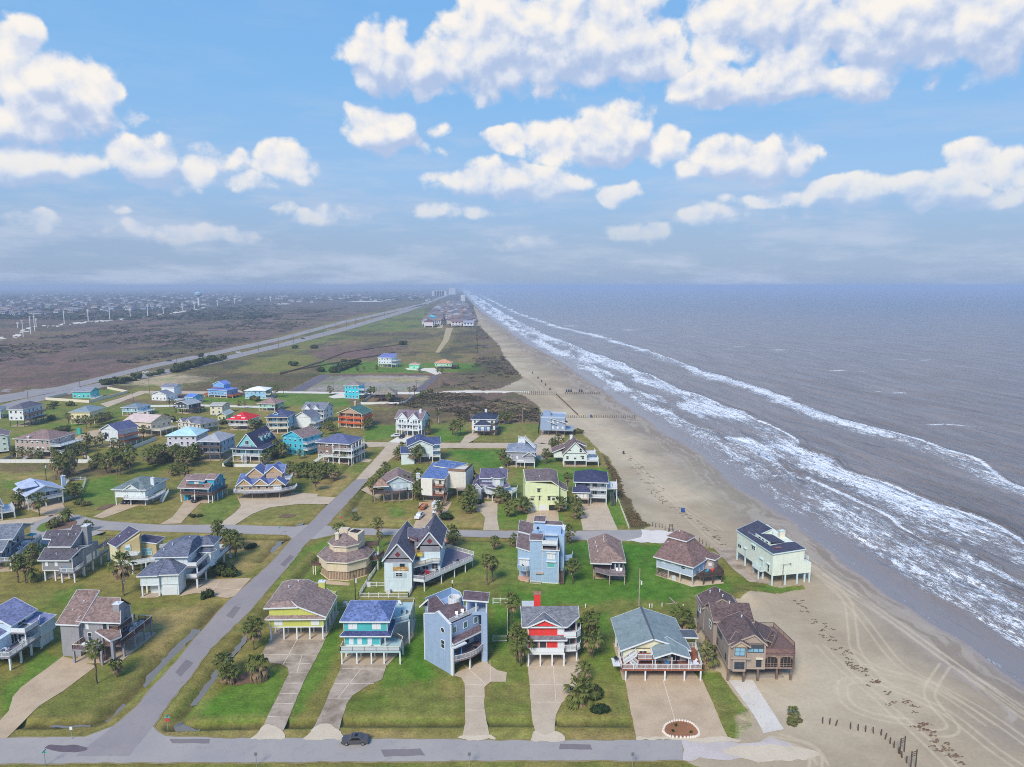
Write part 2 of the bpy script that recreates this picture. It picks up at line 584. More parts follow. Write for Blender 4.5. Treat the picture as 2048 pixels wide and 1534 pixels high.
# lawns and rough ground: outline in photo pixels, tint, edge softness in pixels
K_ = 1.0
T = dict(olive=C3(120, 114, 58, K_), dull=C3(110, 114, 54, K_), green=C3(94, 118, 44, K_), vivid=C3(84, 116, 40, K_), dry=C3(146, 128, 78, K_), brown=C3(98, 84, 60, K_),
         scrub=C3(112, 92, 78, K_), purple=C3(112, 88, 80, K_), field=C3(126, 108, 72, K_), sandy=C3(172, 154, 124, K_), dark=C3(62, 64, 38, K_), grave=C3(150, 140, 134, K_), mulch=C3(92, 74, 60, K_), bank=C3(106, 124, 50, K_))
PAINT = [
 ([(-900, 640), (0, 618), (300, 600), (700, 596), (830, 608), (600, 668), (330, 722), (0, 792), (-900, 960)], 'purple', 1.5),
 ([(830, 600), (700, 634), (480, 690), (150, 776), (330, 776), (560, 748), (955, 748), (1000, 700), (955, 655), (955, 640), (930, 600)], 'field', 2),
 ([(840, 612), (740, 645), (690, 665), (780, 668), (845, 655), (870, 620)], 'dull', 3),
 ([(560, 690), (690, 668), (900, 672), (880, 700), (700, 710)], 'field', 5), ([(580, 715), (660, 690), (830, 690), (760, 720), (640, 745)], 'purple', 9), ([(680, 664), (860, 664), (865, 676), (690, 680)], 'brown', 4),
 ([(450, 735), (600, 695), (640, 720), (560, 745)], 'olive', 5), ([(920, 660), (952, 655), (955, 705), (890, 705)], 'brown', 3),
 ([(955, 640), (1046, 755), (1030, 764), (985, 781), (860, 782), (880, 748), (945, 745), (955, 700)], 'scrub', 3),
 ([(640, 660), (730, 672), (560, 700)], 'dull', 6),
 ([(120, 790), (215, 760), (400, 745), (650, 748), (600, 782), (300, 782)], 'brown', 3),
 ([(190, 765), (300, 742), (430, 757), (330, 775)], 'sandy', 6),
 ([(860, 787), (1020, 788), (1052, 795), (1076, 812), (1090, 848), (940, 848), (860, 822), (740, 812), (750, 800)], 'scrub', 3),
 ([(735, 818), (930, 822), (940, 845), (800, 850), (730, 845)], 'brown', 4),
 ([(640, 724), (960, 726), (965, 742), (900, 744), (640, 748)], 'green', 2),
 ([(560, 783), (690, 785), (700, 812), (520, 812)], 'vivid', 2), ([(410, 793), (560, 790), (560, 806), (400, 806)], 'green', 2),
 ([(650, 752), (860, 752), (830, 783), (600, 782)], 'grave', 1.5), ([(735, 756), (860, 755), (850, 763), (700, 763)], 'sandy', 3),
 ([(0, 805), (230, 790), (250, 830), (0, 900)], 'dull', 3), ([(150, 785), (225, 778), (250, 792), (160, 800)], 'green', 2),
 ([(85, 850), (190, 842), (140, 862)], 'green', 2), ([(0, 922), (185, 922), (250, 945), (100, 960), (0, 955)], 'brown', 3), ([(0, 945), (110, 945), (100, 958), (0, 962)], 'dry', 3),
 ([(200, 790), (300, 770), (370, 775), (300, 800)], 'olive', 2), ([(730, 848), (790, 850), (790, 875), (728, 883)], 'green', 2), ([(865, 850), (935, 850), (925, 884), (870, 884)], 'green', 3), ([(960, 850), (1080, 850), (1075, 884), (955, 884)], 'dull', 3),
 ([(985, 849), (1030, 850), (1030, 864), (985, 866)], 'green', 3),
 ([(890, 897), (1005, 897), (1010, 920), (1000, 938), (920, 940), (905, 930)], 'vivid', 2),
 ([(1060, 915), (1115, 910), (1125, 936), (1215, 936), (1210, 950), (1110, 968), (1075, 950)], 'vivid', 3), ([(1040, 936), (1110, 940), (1130, 1055), (1180, 1058), (1140, 960), (1220, 945), (1240, 990), (1260, 1050), (960, 1058)], 'green', 4),
 ([(1205, 905), (1222, 926), (1241, 955), (1239, 972), (1249, 990), (1267, 1003), (1265, 1017), (1283, 1041), (1305, 1051), (1280, 1058), (1262, 1056), (1228, 965), (1215, 935)], 'brown', 2),
 ([(560, 930), (740, 925), (680, 990), (600, 1020), (590, 985)], 'dull', 3), ([(630, 960), (690, 940), (720, 945), (660, 1000), (620, 990)], 'dry', 5),
 ([(400, 1010), (470, 985), (480, 1010), (440, 1045), (400, 1045)], 'vivid', 4), ([(300, 950), (360, 940), (365, 1010), (320, 1048), (230, 1040)], 'olive', 3), ([(160, 960), (230, 950), (240, 1010), (150, 1015)], 'green', 4), ([(60, 960), (20, 980), (0, 970), (0, 960)], 'green', 4),
 ([(480, 1025), (560, 1008), (640, 1010), (600, 1045), (480, 1050)], 'dull', 3), ([(690, 1010), (830, 995), (840, 1055), (680, 1050)], 'olive', 3), ([(775, 1020), (805, 1012), (810, 1030), (785, 1040)], 'vivid', 2), ([(890, 1010), (965, 1015), (970, 1055), (885, 1055)], 'dry', 4),
 ([(770, 1035), (840, 1035), (845, 1055), (690, 1055)], 'dry', 5),
 ([(0, 1130), (260, 1170), (290, 1200), (450, 1210), (330, 1350), (200, 1450), (0, 1475), (-300, 1500), (-300, 1130)], 'olive', 6),
 ([(440, 1085), (580, 1075), (540, 1125), (480, 1160), (455, 1130)], 'dry', 6), ([(0, 1170), (130, 1180), (110, 1220), (0, 1210)], 'olive', 8), ([(100, 1185), (170, 1170), (160, 1200), (110, 1210)], 'green', 5), ([(0, 1380), (90, 1300), (140, 1320), (10, 1440)], 'green', 6),
 ([(270, 1230), (420, 1200), (380, 1250), (290, 1330)], 'dry', 12), ([(60, 1440), (200, 1430), (230, 1400), (300, 1310), (240, 1320), (100, 1400)], 'dull', 8), ([(240, 1425), (500, 1165), (515, 1165), (300, 1380)], 'bank', 3),
 ([(640, 1080), (770, 1075), (770, 1185), (690, 1200), (560, 1170), (590, 1110)], 'green', 6), ([(545, 1180), (620, 1100), (640, 1115), (560, 1190)], 'dull', 4),
 ([(950, 1078), (1320, 1090), (1400, 1130), (1480, 1180), (1430, 1212), (900, 1210), (900, 1140)], 'vivid', 6), ([(1000, 1130), (1320, 1130), (1400, 1200), (1000, 1205)], 'vivid', 8), ([(830, 1170), (1000, 1150), (1010, 1200), (850, 1210)], 'dull', 8), ([(1200, 1200), (1400, 1200), (1400, 1225), (1200, 1222)], 'dull', 6),
 ([(690, 1240), (860, 1200), (870, 1370), (820, 1480), (690, 1480), (760, 1380)], 'green', 8), ([(700, 1400), (850, 1360), (920, 1400), (920, 1450), (690, 1450)], 'dull', 10), ([(600, 1230), (690, 1190), (680, 1300), (620, 1400), (560, 1470)], 'green', 5), ([(400, 1400), (570, 1330), (560, 1420), (480, 1460), (360, 1450)], 'green', 6),
 ([(985, 1210), (1045, 1210), (1055, 1330), (1060, 1440), (975, 1440), (980, 1370)], 'green', 6), ([(970, 1390), (1060, 1360), (1062, 1470), (975, 1470)], 'dull', 6), ([(1165, 1230), (1222, 1220), (1260, 1450), (1110, 1450), (1150, 1380)], 'green', 6), ([(1150, 1370), (1230, 1320), (1240, 1440), (1120, 1450)], 'dull', 7),
 ([(1405, 1340), (1440, 1350), (1500, 1430), (1505, 1460), (1480, 1478), (1420, 1385)], 'green', 3), ([(1420, 1395), (1470, 1410), (1495, 1460), (1460, 1470)], 'dull', 4),
 ([(300, 1440), (1380, 1448), (1380, 1482), (240, 1482)], 'olive', 4), ([(-300, 1455), (200, 1452), (200, 1478), (-300, 1480)], 'olive', 4), ([(-300, 1524), (1360, 1524), (1380, 1640), (-300, 1640)], 'olive', 3),
 ([(300, 1458), (1360, 1466), (1360, 1481), (280, 1480)], 'dry', 4),
 ([(1470, 1430), (1500, 1420), (1560, 1520), (1360, 1522), (1366, 1480), (1480, 1478)], 'sandy', 3), ([(1535, 1170), (1580, 1172), (1612, 1180), (1560, 1186), (1500, 1188)], 'bank', 3),
 ([(1398, 1225), (1410, 1240), (1440, 1345), (1405, 1345), (1400, 1290)], 'sandy', 2),
]
DITCHES = [  # centre line in photo pixels, half width, depth
 ([(640, 1108), (600, 1150), (545, 1210), (500, 1262), (455, 1312), (410, 1366), (380, 1406), (352, 1446)], 1.3, .9),
 ([(440, 1205), (380, 1265), (320, 1320), (265, 1380), (200, 1436)], 1.6, 1.0), ([(200, 1440), (120, 1448), (40, 1448)], 1.0, .7),
 ([(345, 1452), (500, 1448), (640, 1446)], 1.0, .8), ([(690, 1444), (920, 1444)], 1.0, .8), ([(985, 1443), (1060, 1443)], 1.0, .8), ([(1120, 1443), (1255, 1444)], 1.0, .8),
 ([(575, 1075), (550, 1090), (520, 1120)], 1.3, .9), ([(670, 1000), (640, 1035), (605, 1047)], 1.4, .9), ([(740, 965), (715, 1000), (695, 1030)], 1.4, .9),
 ([(700, 1050), (830, 1053)], 1.2, .8), ([(885, 1053), (965, 1054)], 1.2, .8), ([(225, 1047), (310, 1044)], 1.2, .8), ([(480, 1050), (590, 1048)], 1.2, .8), ([(400, 1072), (570, 1076)], 1.2, .8), ([(200, 1066), (270, 1068)], 1.2, .8), ([(930, 1079), (1030, 1080)], 1.0, .7),
 ([(735, 883), (700, 925), (660, 965)], 1.4, .8), ([(720, 887), (640, 889)], 1.2, .7), ([(900, 898), (1000, 899)], 1.2, .7), ([(905, 882), (1060, 884)], 1.2, .7),
]


def build_terrain():
 # sheet fanned out from below the viewpoint: rows and columns follow the distance, so far cells grow
 rows = np.concatenate([[571.9, 572.3, 572.8], np.arange(573.5, 1560, 1.6), np.arange(1560, 2300, 12), np.array([2600., 3200, 4600])])
 b = (767 - rows) / FPX
 Y = (CP + b * SP) * (HCAM / (SP - b * CP))
 A = np.concatenate([np.linspace(-3.0, -0.85, 60)[:-1], np.linspace(-0.85, 0.85, 1190), np.linspace(0.85, 3.0, 60)[1:]])
 nr, nc = len(Y), len(A)
 YY, AA = np.meshgrid(Y, A, indexing='ij')
 X, Yf = (AA * YY).ravel(), YY.ravel()
 px, py = px_of(X, Yf, 0.0)
 # wandering edges
 wx = fbm(X * 0.22, Yf * 0.22, 3, 3) - 0.5
 wy = fbm(X * 0.22, Yf * 0.22, 11, 3) - 0.5
 cell = np.clip(Yf / 140, 0.5, 4)
 n_big = fbm(X * 0.03, Yf * 0.03, 21, 4)
 n_mid = fbm(X * 0.12, Yf * 0.12, 31, 4)
 n_fine = fbm(X * 0.7, Yf * 0.7, 41, 3)
 rgb = lambda k: np.array(T[k][:3])
 col_ = np.zeros((len(X), 3))
 # default: far scrub inland, turf near
 near = smooth((py - 795) / 20)[:, None]
 base = rgb('purple') * (1 - near) + rgb('olive') * near
 col_[:] = base
 hi = np.zeros(len(X))                                     # rough-ground height
 for poly, k, soft in PAINT:
  acc = np.zeros(len(X))
  for q, (jx, jy) in enumerate(((1, 1), (-1, 1), (1, -1), (-1, -1), (0, 0))):
   qx = px + wx * soft * 5 * (1 if q < 3 else .6) + jx * soft * 1.2
   qy = py + wy * soft * 2.5 + jy * soft * .5
   acc += inpoly(qx, qy, poly)
  a = (acc / 5)
  col_ = col_ * (1 - a[:, None]) + rgb(k) * a[:, None]
  if k in ('scrub', 'purple'):
   hi = np.maximum(hi * (1 - a), a * 1.0)
  else:
   hi = hi * (1 - a)
 # patchy growth: greener tufts, straw, bare spots
 turf = smooth((py - 700) / 150)
 g = smooth((n_mid - 0.52) / 0.16)[:, None] * 0.55
 col_ = col_ * (1 - g) + (col_ * np.array([0.66, 0.88, 0.55])) * g
 s = smooth((n_big - 0.47) / 0.15)[:, None] * 0.62 * turf[:, None]
 col_ = col_ * (1 - s) + (0.5 * col_ + 0.5 * rgb('dry')) * s
 s = smooth((fbm(X * .05, Yf * .05, 77, 4) - 0.56) / 0.12)[:, None] * 0.55
 col_ = col_ * (1 - s) + (col_ * np.array([0.62, 0.95, 0.5])) * s
 # far scrub: dark thickets and reddish grass in streaks
 wild = (1 - smooth((py - 740) / 40))
 th = smooth((fbm(X * .012, Yf * .006, 91, 5) - .52) / .1) * wild
 col_ = col_ * (1 - .5 * th[:, None]) + rgb('dark') * .5 * th[:, None]
 th = smooth((fbm(X * .05, Yf * .018, 95, 4) - .56) / .08) * wild
 col_ = col_ * (1 - .5 * th[:, None]) + C3(60, 62, 50)[0] * np.array([1, 1.05, .85]) * .5 * th[:, None]
 th = smooth((fbm(X * .008, Yf * .02, 99, 4) - .55) / .1) * wild * smooth((py - 600) / 40)
 col_ = col_ * (1 - .35 * th[:, None]) + rgb('olive') * .35 * th[:, None]
 far = 1 - smooth((py - 600) / 40)
 col_ = col_ * (1 - .5 * far[:, None]) + np.array(C3(70, 70, 62)[:3]) * .5 * far[:, None]
 z = hi * (fbm(X * .11, Yf * .11, 61, 4) - .35) * 2.2 * smooth((Yf - 180) / 60)
 z += (n_mid - .5) * .10 * smooth((Yf - 80) / 40)
 col_ *= 1.15
 z = np.maximum(z, -0.15) * (1 - smooth((Yf - 1500) / 800))
 # roadside ditches
 for pts, hw, dp in DITCHES:
  w = [G(*p) for p in pts]
  d = dist_line(X, Yf, w, 8)
  k = smooth(1 - d / (hw * 2.0))
  z = np.where(d < 8, z * (1 - k) - dp * k, z)
  kk = (smooth(1 - d / (hw * 1.3)) * 0.6)[:, None]
  col_ = col_ * (1 - kk) + rgb('brown') * .62 * kk
  kk = (smooth((d - hw) / .8) * smooth(1 - (d - hw * 2) / 2) * (d < 8) * .35)[:, None]
  col_ = col_ * (1 - kk) + rgb('dry') * kk
 # beach
 xs, xw = WATER(Yf), WET(Yf)
 off = X - xs
 jit = (fbm(X * .06, Yf * .06, 51, 4) - .5)
 sand = inpoly(px + wx * 10 * np.clip(200 / Yf, .15, 1.4), py + wy * 5, SAND)
 wide = np.maximum(xs - xw, 2.0)
 t = (X - xw) / wide
 wetk = smooth((t + jit * 1.1 + .75) / 1.5)
 dry_c, pale_c, wet_c, glaze = (np.array(C3(*c)[:3]) for c in ((174, 157, 131), (192, 176, 149), (146, 133, 119), (154, 144, 140)))
 sc_ = dry_c + (pale_c - dry_c) * smooth((n_big - .4) / .25)[:, None]
 sc_ = sc_ * (1 - wetk[:, None]) + wet_c * wetk[:, None]
 # run-up streaks parallel to the water
 st = fbm(off * .7 + jit * 9, Yf * .05, 71, 4)
 k = (smooth((st - .50) / .06) * smooth((t - .05) / .3) * .8)[:, None]
 sc_ = sc_ * (1 - k) + np.array(C3(172, 160, 146)[:3]) * k
 gz = smooth((t - .78 + jit * .3) / .25)[:, None]
 sc_ = sc_ * (1 - gz) + glaze * gz
 grn = smooth((fbm(X * .035, Yf * .02, 81, 3) - .5) / .15)[:, None] * (1 - gz) * .25
 sc_ = sc_ * (1 - grn) + np.array(C3(150, 150, 128)[:3]) * grn
 # wheel tracks
 for line in TRACKS:
  w = [G(*p) for p in line]
  for o_ in (-.95, .95):
   ww = offset_line(w, o_)
   d = dist_line(X, Yf, ww, 2.0)
   k = (smooth(1.25 - d / .34) * .5 * (d < 2))[:, None]
   sc_ = sc_ * (1 - k) + np.array(C3(208, 190, 160)[:3]) * k
 col_ = np.where(sand[:, None], sc_, col_)
 z = np.where(sand, (n_mid - .5) * .22 * smooth((xw - X) / 8), z)
 for (dx, dy, dr, dh) in DUNES:
  gx, gy = G(dx, dy)
  z += dh * np.exp(-((X - gx) ** 2 + (Yf - gy) ** 2) / dr ** 2)
 z = np.where(off > -6, z * smooth(-off / 6), z)
 # sea
 sea = (off + jit * 5 * smooth(off / 5 + 1.4)) > 0
 foam = np.zeros(len(X))
 crest = np.zeros(len(X))
 yy = np.clip((Yf - 150) / 1500, 0, 1)
 for i, (f, w0, w1, stg) in enumerate(BANDS):
  c = f(Yf)
  wdt = (w0 + (w1 - w0) * yy) * (0.55 + 0.9 * vnoise(Yf * .035, Yf * 0 + i * 7.3, 5))
  wob = (vnoise(Yf * .05, Yf * 0 + i * 3.1, 9) - .5) * 6
  d = (X - c - wob)
  prof = np.where(d > 0, smooth(1 - d / (wdt * .55)), smooth(1 + d / (wdt * 1.7)))
  gap = .72 + .28 * smooth((vnoise(Yf * .018 + i * 3, Yf * 0 + i, 13) - .25) / .3)
  fade = np.where(Yf < 165, .55 if i == 3 else 1, 1)
  foam = np.maximum(foam, stg * prof * gap * fade)
  if i < 3:
   run = smooth((vnoise(Yf * .012 + i * 9, Yf * 0 + i * 5.5, 17) - .22) / .2)
   foam = np.maximum(foam, .97 * np.exp(-((d - wdt * .22) / (1.6 + 1.2 * yy)) ** 2) * run)
   crest += .75 * np.exp(-((d - wdt * .35) / 1.8) ** 2) * gap * (1 - yy)
 inner = BANDS[2][0](Yf)
 lz = smooth((off - 5) / 9) * smooth((inner + 4 - X) / 10)
 foam = np.maximum(foam, lz * (.52 + .30 * n_big + .5 * (fbm(X * .1, Yf * .04, 15, 3) - .5)))
 between = smooth((X - inner) / 4) * smooth((BANDS[1][0](Yf) - X) / 6)
 foam = np.maximum(foam, between * (.42 + .40 * smooth((fbm(X * .06, Yf * .02, 19, 3) - .42) / .2)))
 sw = np.exp(-((off - 1.2 - 3 * jit) / .9) ** 2) * .55 + np.exp(-((off - 7 - 9 * jit) / .8) ** 2) * .45
 foam = np.maximum(foam, sw * (1 - yy))
 for cx, cy in CREST:
  gx, gy = G(cx, cy)
  sx, sy = 10 + gy * .03, 1.2 + gy * .004
  foam = np.maximum(foam, 1.0 * np.exp(-((X - gx) / sx) ** 2 - ((Yf - gy + (X - gx) * .25) / sy) ** 2))
 film = smooth(1 - off / 22) * smooth((off + 6) / 4)
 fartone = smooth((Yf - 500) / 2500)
 swell = (vnoise(X * .075 + Yf * .02, Yf * .012, 25) - .5) * 1.5 * smooth((off - 30) / 60) * (1 - smooth((Yf - 700) / 500))
 zs = crest * smooth(off / 10) + swell
 z = np.where(sea, zs * smooth(off / 12), z)
 idx = np.arange(nr * nc).reshape(nr, nc)
 F = np.stack([idx[1:, :-1], idx[1:, 1:], idx[:-1, 1:], idx[:-1, :-1]], -1).reshape(-1, 4)   # row 0 is the farthest
 fs, fb = sea[F].sum(1), sand[F].sum(1)
 is_sea = fs >= 2
 is_beach = ~is_sea & (fb >= 2)
 V = np.stack([X, Yf, z], 1)

 def part(name, mask, mat, attr, data, label, cat):
  f = F[mask]
  u, inv = np.unique(f, return_inverse=True)
  me = mesh_np(name, V[u], inv.reshape(-1, 4), mat, True)
  a = me.color_attributes.new(attr, 'FLOAT_COLOR', 'POINT')
  dd = np.ones((len(u), 4), np.float32)
  dd[:, :3] = data[u]
  a.data.foreach_set('color', dd.ravel())
  o = link(bpy.data.objects.new(name, me))
  return tag(o, label, cat, kind='structure')
 part('ground', ~is_sea & ~is_beach, M_GROUND, 'tint', col_, 'flat coastal ground of lawns, rough grass and brown scrub', 'ground')
 part('beach', is_beach, M_SAND, 'tint', col_, 'broad sand beach with wheel tracks and a darker wet margin', 'beach')
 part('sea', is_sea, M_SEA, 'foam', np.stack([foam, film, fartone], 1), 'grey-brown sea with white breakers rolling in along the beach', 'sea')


def offset_line(w, o):
 out = []
 for i, (x, y) in enumerate(w):
  a, b = w[max(0, i - 1)], w[min(len(w) - 1, i + 1)]
  dx, dy = b[0] - a[0], b[1] - a[1]
  L = math.hypot(dx, dy) + 1e-9
  out.append((x - dy / L * o, y + dx / L * o))
 return out


def spline(pts, n=6):
 """smooth curve through points (Catmull-Rom)"""
 P = [pts[0]] + list(pts) + [pts[-1]]
 out = []
 for i in range(1, len(P) - 2):
  p0, p1, p2, p3 = P[i - 1], P[i], P[i + 1], P[i + 2]
  for k in range(n):
   t = k / n
   out.append(tuple(0.5 * (2 * p1[j] + (p2[j] - p0[j]) * t + (2 * p0[j] - 5 * p1[j] + 4 * p2[j] - p3[j]) * t * t + (3 * p1[j] - p0[j] - 3 * p2[j] + p3[j]) * t ** 3) for j in range(len(p1))))
 out.append(tuple(pts[-1]))
 return out


TRACKS = [spline(l, 5) for l in (
 [(1622, 1130), (1690, 1195), (1705, 1260), (1712, 1300), (1760, 1360), (1830, 1395), (1900, 1430), (1990, 1500), (2080, 1560)],
 [(1640, 1150), (1760, 1225), (1880, 1310), (2000, 1390), (2120, 1470)],
 [(1790, 1370), (1700, 1360), (1685, 1385), (1705, 1415), (1760, 1435), (1830, 1445)],
 [(1890, 1330), (1860, 1380), (1870, 1410), (1905, 1450), (1895, 1465), (1860, 1465)],
 [(1075, 770), (1150, 830), (1230, 890), (1290, 950), (1360, 1010), (1440, 1060)],
 [(1060, 770), (1180, 850), (1275, 925), (1330, 985), (1420, 1075), (1480, 1120)], [(1010, 712), (1080, 775), (1200, 855), (1320, 950), (1420, 1010)],
 [(1560, 1080), (1680, 1165), (1800, 1250), (1930, 1345), (2060, 1440)], [(1575, 1100), (1650, 1160), (1720, 1230), (1790, 1320), (1850, 1360), (1960, 1420), (2060, 1490)], [(1700, 1300), (1760, 1340), (1860, 1370), (1980, 1450)], [(1640, 1290), (1690, 1340), (1760, 1400), (1850, 1480), (1930, 1560)],
 [(1540, 1480), (1600, 1490), (1630, 1510), (1630, 1540)], [(1560, 1475), (1620, 1495), (1645, 1530)],
)]
DUNES = [(1490, 1195, 3.5, 1.6), (1455, 1205, 3.0, 1.2), (1520, 1185, 4, .8), (1270, 1010, 6, .6), (1035, 790, 8, 1.4)]
build_terrain()

# ------------------------------------------------------------------ haze: the sea air over the whole coast
def build_haze():
 m = bpy.data.materials.new('sea haze')
 m.use_nodes = True
 m.node_tree.nodes.clear()
 t = NT(m.node_tree)
 v = t.node('VolumePrincipled')
 v.inputs['Color'].default_value = (0.62, 0.75, 0.96, 1)
 v.inputs['Density'].default_value = HAZE_DENSITY
 v.inputs['Anisotropy'].default_value = 0.1
 o = t.node('OutputMaterial')
 t.l.new(v.outputs[0], o.inputs['Volume'])
 b = MB()
 b.box(-80000, 80000, -3000, 80000, -3, 92)
 h = b.build('haze', m)
 tag(h, 'pale blue sea haze lying over the coast', 'haze', kind='stuff')


HAZE_DENSITY = 0.00018
# ------------------------------------------------------------------ building materials
_mats = {}


def objpos(t):
 return t.node('TexCoord').outputs['Object']


def paint(r, g, b, rough=0.6, lap=True):
 """painted lap siding: faint boards, chalky wear"""
 k = ('paint', r, g, b, rough, lap)
 if k in _mats:
  return _mats[k]
 m, t, s = new_mat('painted siding')
 p = objpos(t)
 w = t.noise(t.vmath('MULTIPLY', p, (0.5, 0.5, 2.2)), 1.0, 5.0, 0.6)
 c = t.mix(t.maprange(w, 0.3, 0.75, 0.0, 0.6), C3(r, g, b, 1.1), C3(r * .86, g * .86, b * .83, 1.1))
 w = t.noise(t.vmath('MULTIPLY', p, (2.6, 2.6, .22)), 1.0, 5.0, 0.7)
 c = t.mix(t.maprange(w, 0.5, 0.75, 0.0, 0.55), c, C3(r * .74, g * .73, b * .7, 1.1))
 if lap:
  sx = t.node('SeparateXYZ')
  t.put(sx.inputs[0], p)
  fr = t.math('FRACT', t.math('MULTIPLY', sx.outputs[2], 4.6))
  line = t.maprange(fr, 0.0, 0.12, 1.0, 0.0)
  c = t.mix(t.math('MULTIPLY', line, 0.16), c, C3(r * .5, g * .5, b * .5))
  bn = t.node('Bump')
  bn.inputs['Strength'].default_value = 0.35
  bn.inputs['Distance'].default_value = 0.03
  t.put(bn.inputs['Height'], fr)
  t.l.new(bn.outputs[0], s.inputs['Normal'])
 t.put(s.inputs['Base Color'], c)
 s.inputs['Roughness'].default_value = rough
 s.inputs['Specular IOR Level'].default_value = 0.3
 _mats[k] = m
 return m


def shingle(r, g, b, var=0.30):
 k = ('shingle', r, g, b, var)
 if k in _mats:
  return _mats[k]
 m, t, s = new_mat('asphalt shingles')
 p = objpos(t)
 v = t.node('TexVoronoi', feature='F1')
 t.put(v.inputs['Vector'], t.vmath('MULTIPLY', p, (2.2, 2.2, 5.0)))
 v.inputs['Scale'].default_value = 1.0
 sp = t.node('SeparateColor')
 t.put(sp.inputs[0], v.outputs['Color'])
 n = t.noise(p, 0.35, 4.0, 0.6)
 f = t.math('ADD', t.maprange(sp.outputs[0], 0, 1, 1 - var, 1 + var), t.maprange(n, 0.3, 0.7, -0.14, 0.14))
 cc = t.node('CombineColor')
 for i in range(3):
  t.put(cc.inputs[i], f)
 t.put(s.inputs['Base Color'], t.mix(1.0, C3(r, g, b, 1.08), cc.outputs[0], 'MULTIPLY'))
 s.inputs['Roughness'].default_value = 0.9
 s.inputs['Specular IOR Level'].default_value = 0.2
 _mats[k] = m
 return m


def timber(r, g, b):
 k = ('timber', r, g, b)
 if k in _mats:
  return _mats[k]
 m, t, s = new_mat('weathered timber')
 p = objpos(t)
 n = t.noise(t.vmath('MULTIPLY', p, (1.2, 6.0, 1.0)), 1.0, 4.0, 0.6)
 t.put(s.inputs['Base Color'], t.mix(t.maprange(n, 0.3, 0.7, 0, 1), C3(r * .78, g * .76, b * .74), C3(min(255, r * 1.1), min(255, g * 1.1), min(255, b * 1.1))))
 s.inputs['Roughness'].default_value = 0.85
 _mats[k] = m
 return m


def flat(r, g, b, rough=0.5, metal=0.0, name='plain paint'):
 k = ('flat', r, g, b, rough, metal)
 if k in _mats:
  return _mats[k]
 m, t, s = new_mat(name)
 p = objpos(t)
 n = t.noise(p, 1.3, 4.0, 0.6)
 t.put(s.inputs['Base Color'], t.mix(t.maprange(n, 0.35, 0.75, 0, .3), C3(r, g, b), C3(r * .85, g * .84, b * .82)))
 s.inputs['Roughness'].default_value = rough
 s.inputs['Metallic'].default_value = metal
 _mats[k] = m
 return m


def glassy(r=46, g=54, b=62):
 k = ('glass', r, g, b)
 if k in _mats:
  return _mats[k]
 m, t, s = new_mat('window glass')
 s.inputs['Base Color'].default_value = C3(r, g, b)
 s.inputs['Roughness'].default_value = 0.08
 s.inputs['IOR'].default_value = 1.5
 _mats[k] = m
 return m


def concrete(r, g, b, stain=0.4):
 k = ('concrete', r, g, b, stain)
 if k in _mats:
  return _mats[k]
 m, t, s = new_mat('concrete')
 p = pos(t)
 n1, n2 = t.noise(p, 0.22, 5.0, 0.65), t.noise(p, 2.6, 4.0, 0.65)
 c = t.mix(t.maprange(n1, 0.42, 0.72, 0, stain), C3(r, g, b), C3(r * .66, g * .62, b * .58))
 c = t.mix(1.0, c, (1.4, 1.4, 1.4), 'MULTIPLY')
 c = t.mix(t.maprange(n2, 0.35, 0.75, 0, .35), c, C3(r * .86, g * .84, b * .82))
 t.put(s.inputs['Base Color'], c)
 s.inputs['Roughness'].default_value = 0.9
 s.inputs['Specular IOR Level'].default_value = 0.2
 _mats[k] = m
 return m


WHITE = flat(222, 226, 228, .5)
CREAM = flat(226, 218, 196, .5)
GLASS = glassy()
TEALGL = glassy(110, 168, 176)
DARK = flat(40, 38, 38, .7)
DECKW = timber(150, 138, 132)
DECKG = timber(140, 136, 146)
BROWNW = timber(112, 88, 74)
DARKW = timber(84, 70, 64)
ORANGEW = timber(196, 104, 52)
TANW = timber(186, 150, 92)
SLAB = concrete(168, 152, 132)
_win = {}
FACE = {'F': 0.0, 'R': R(90), 'B': R(180), 'L': R(-90)}


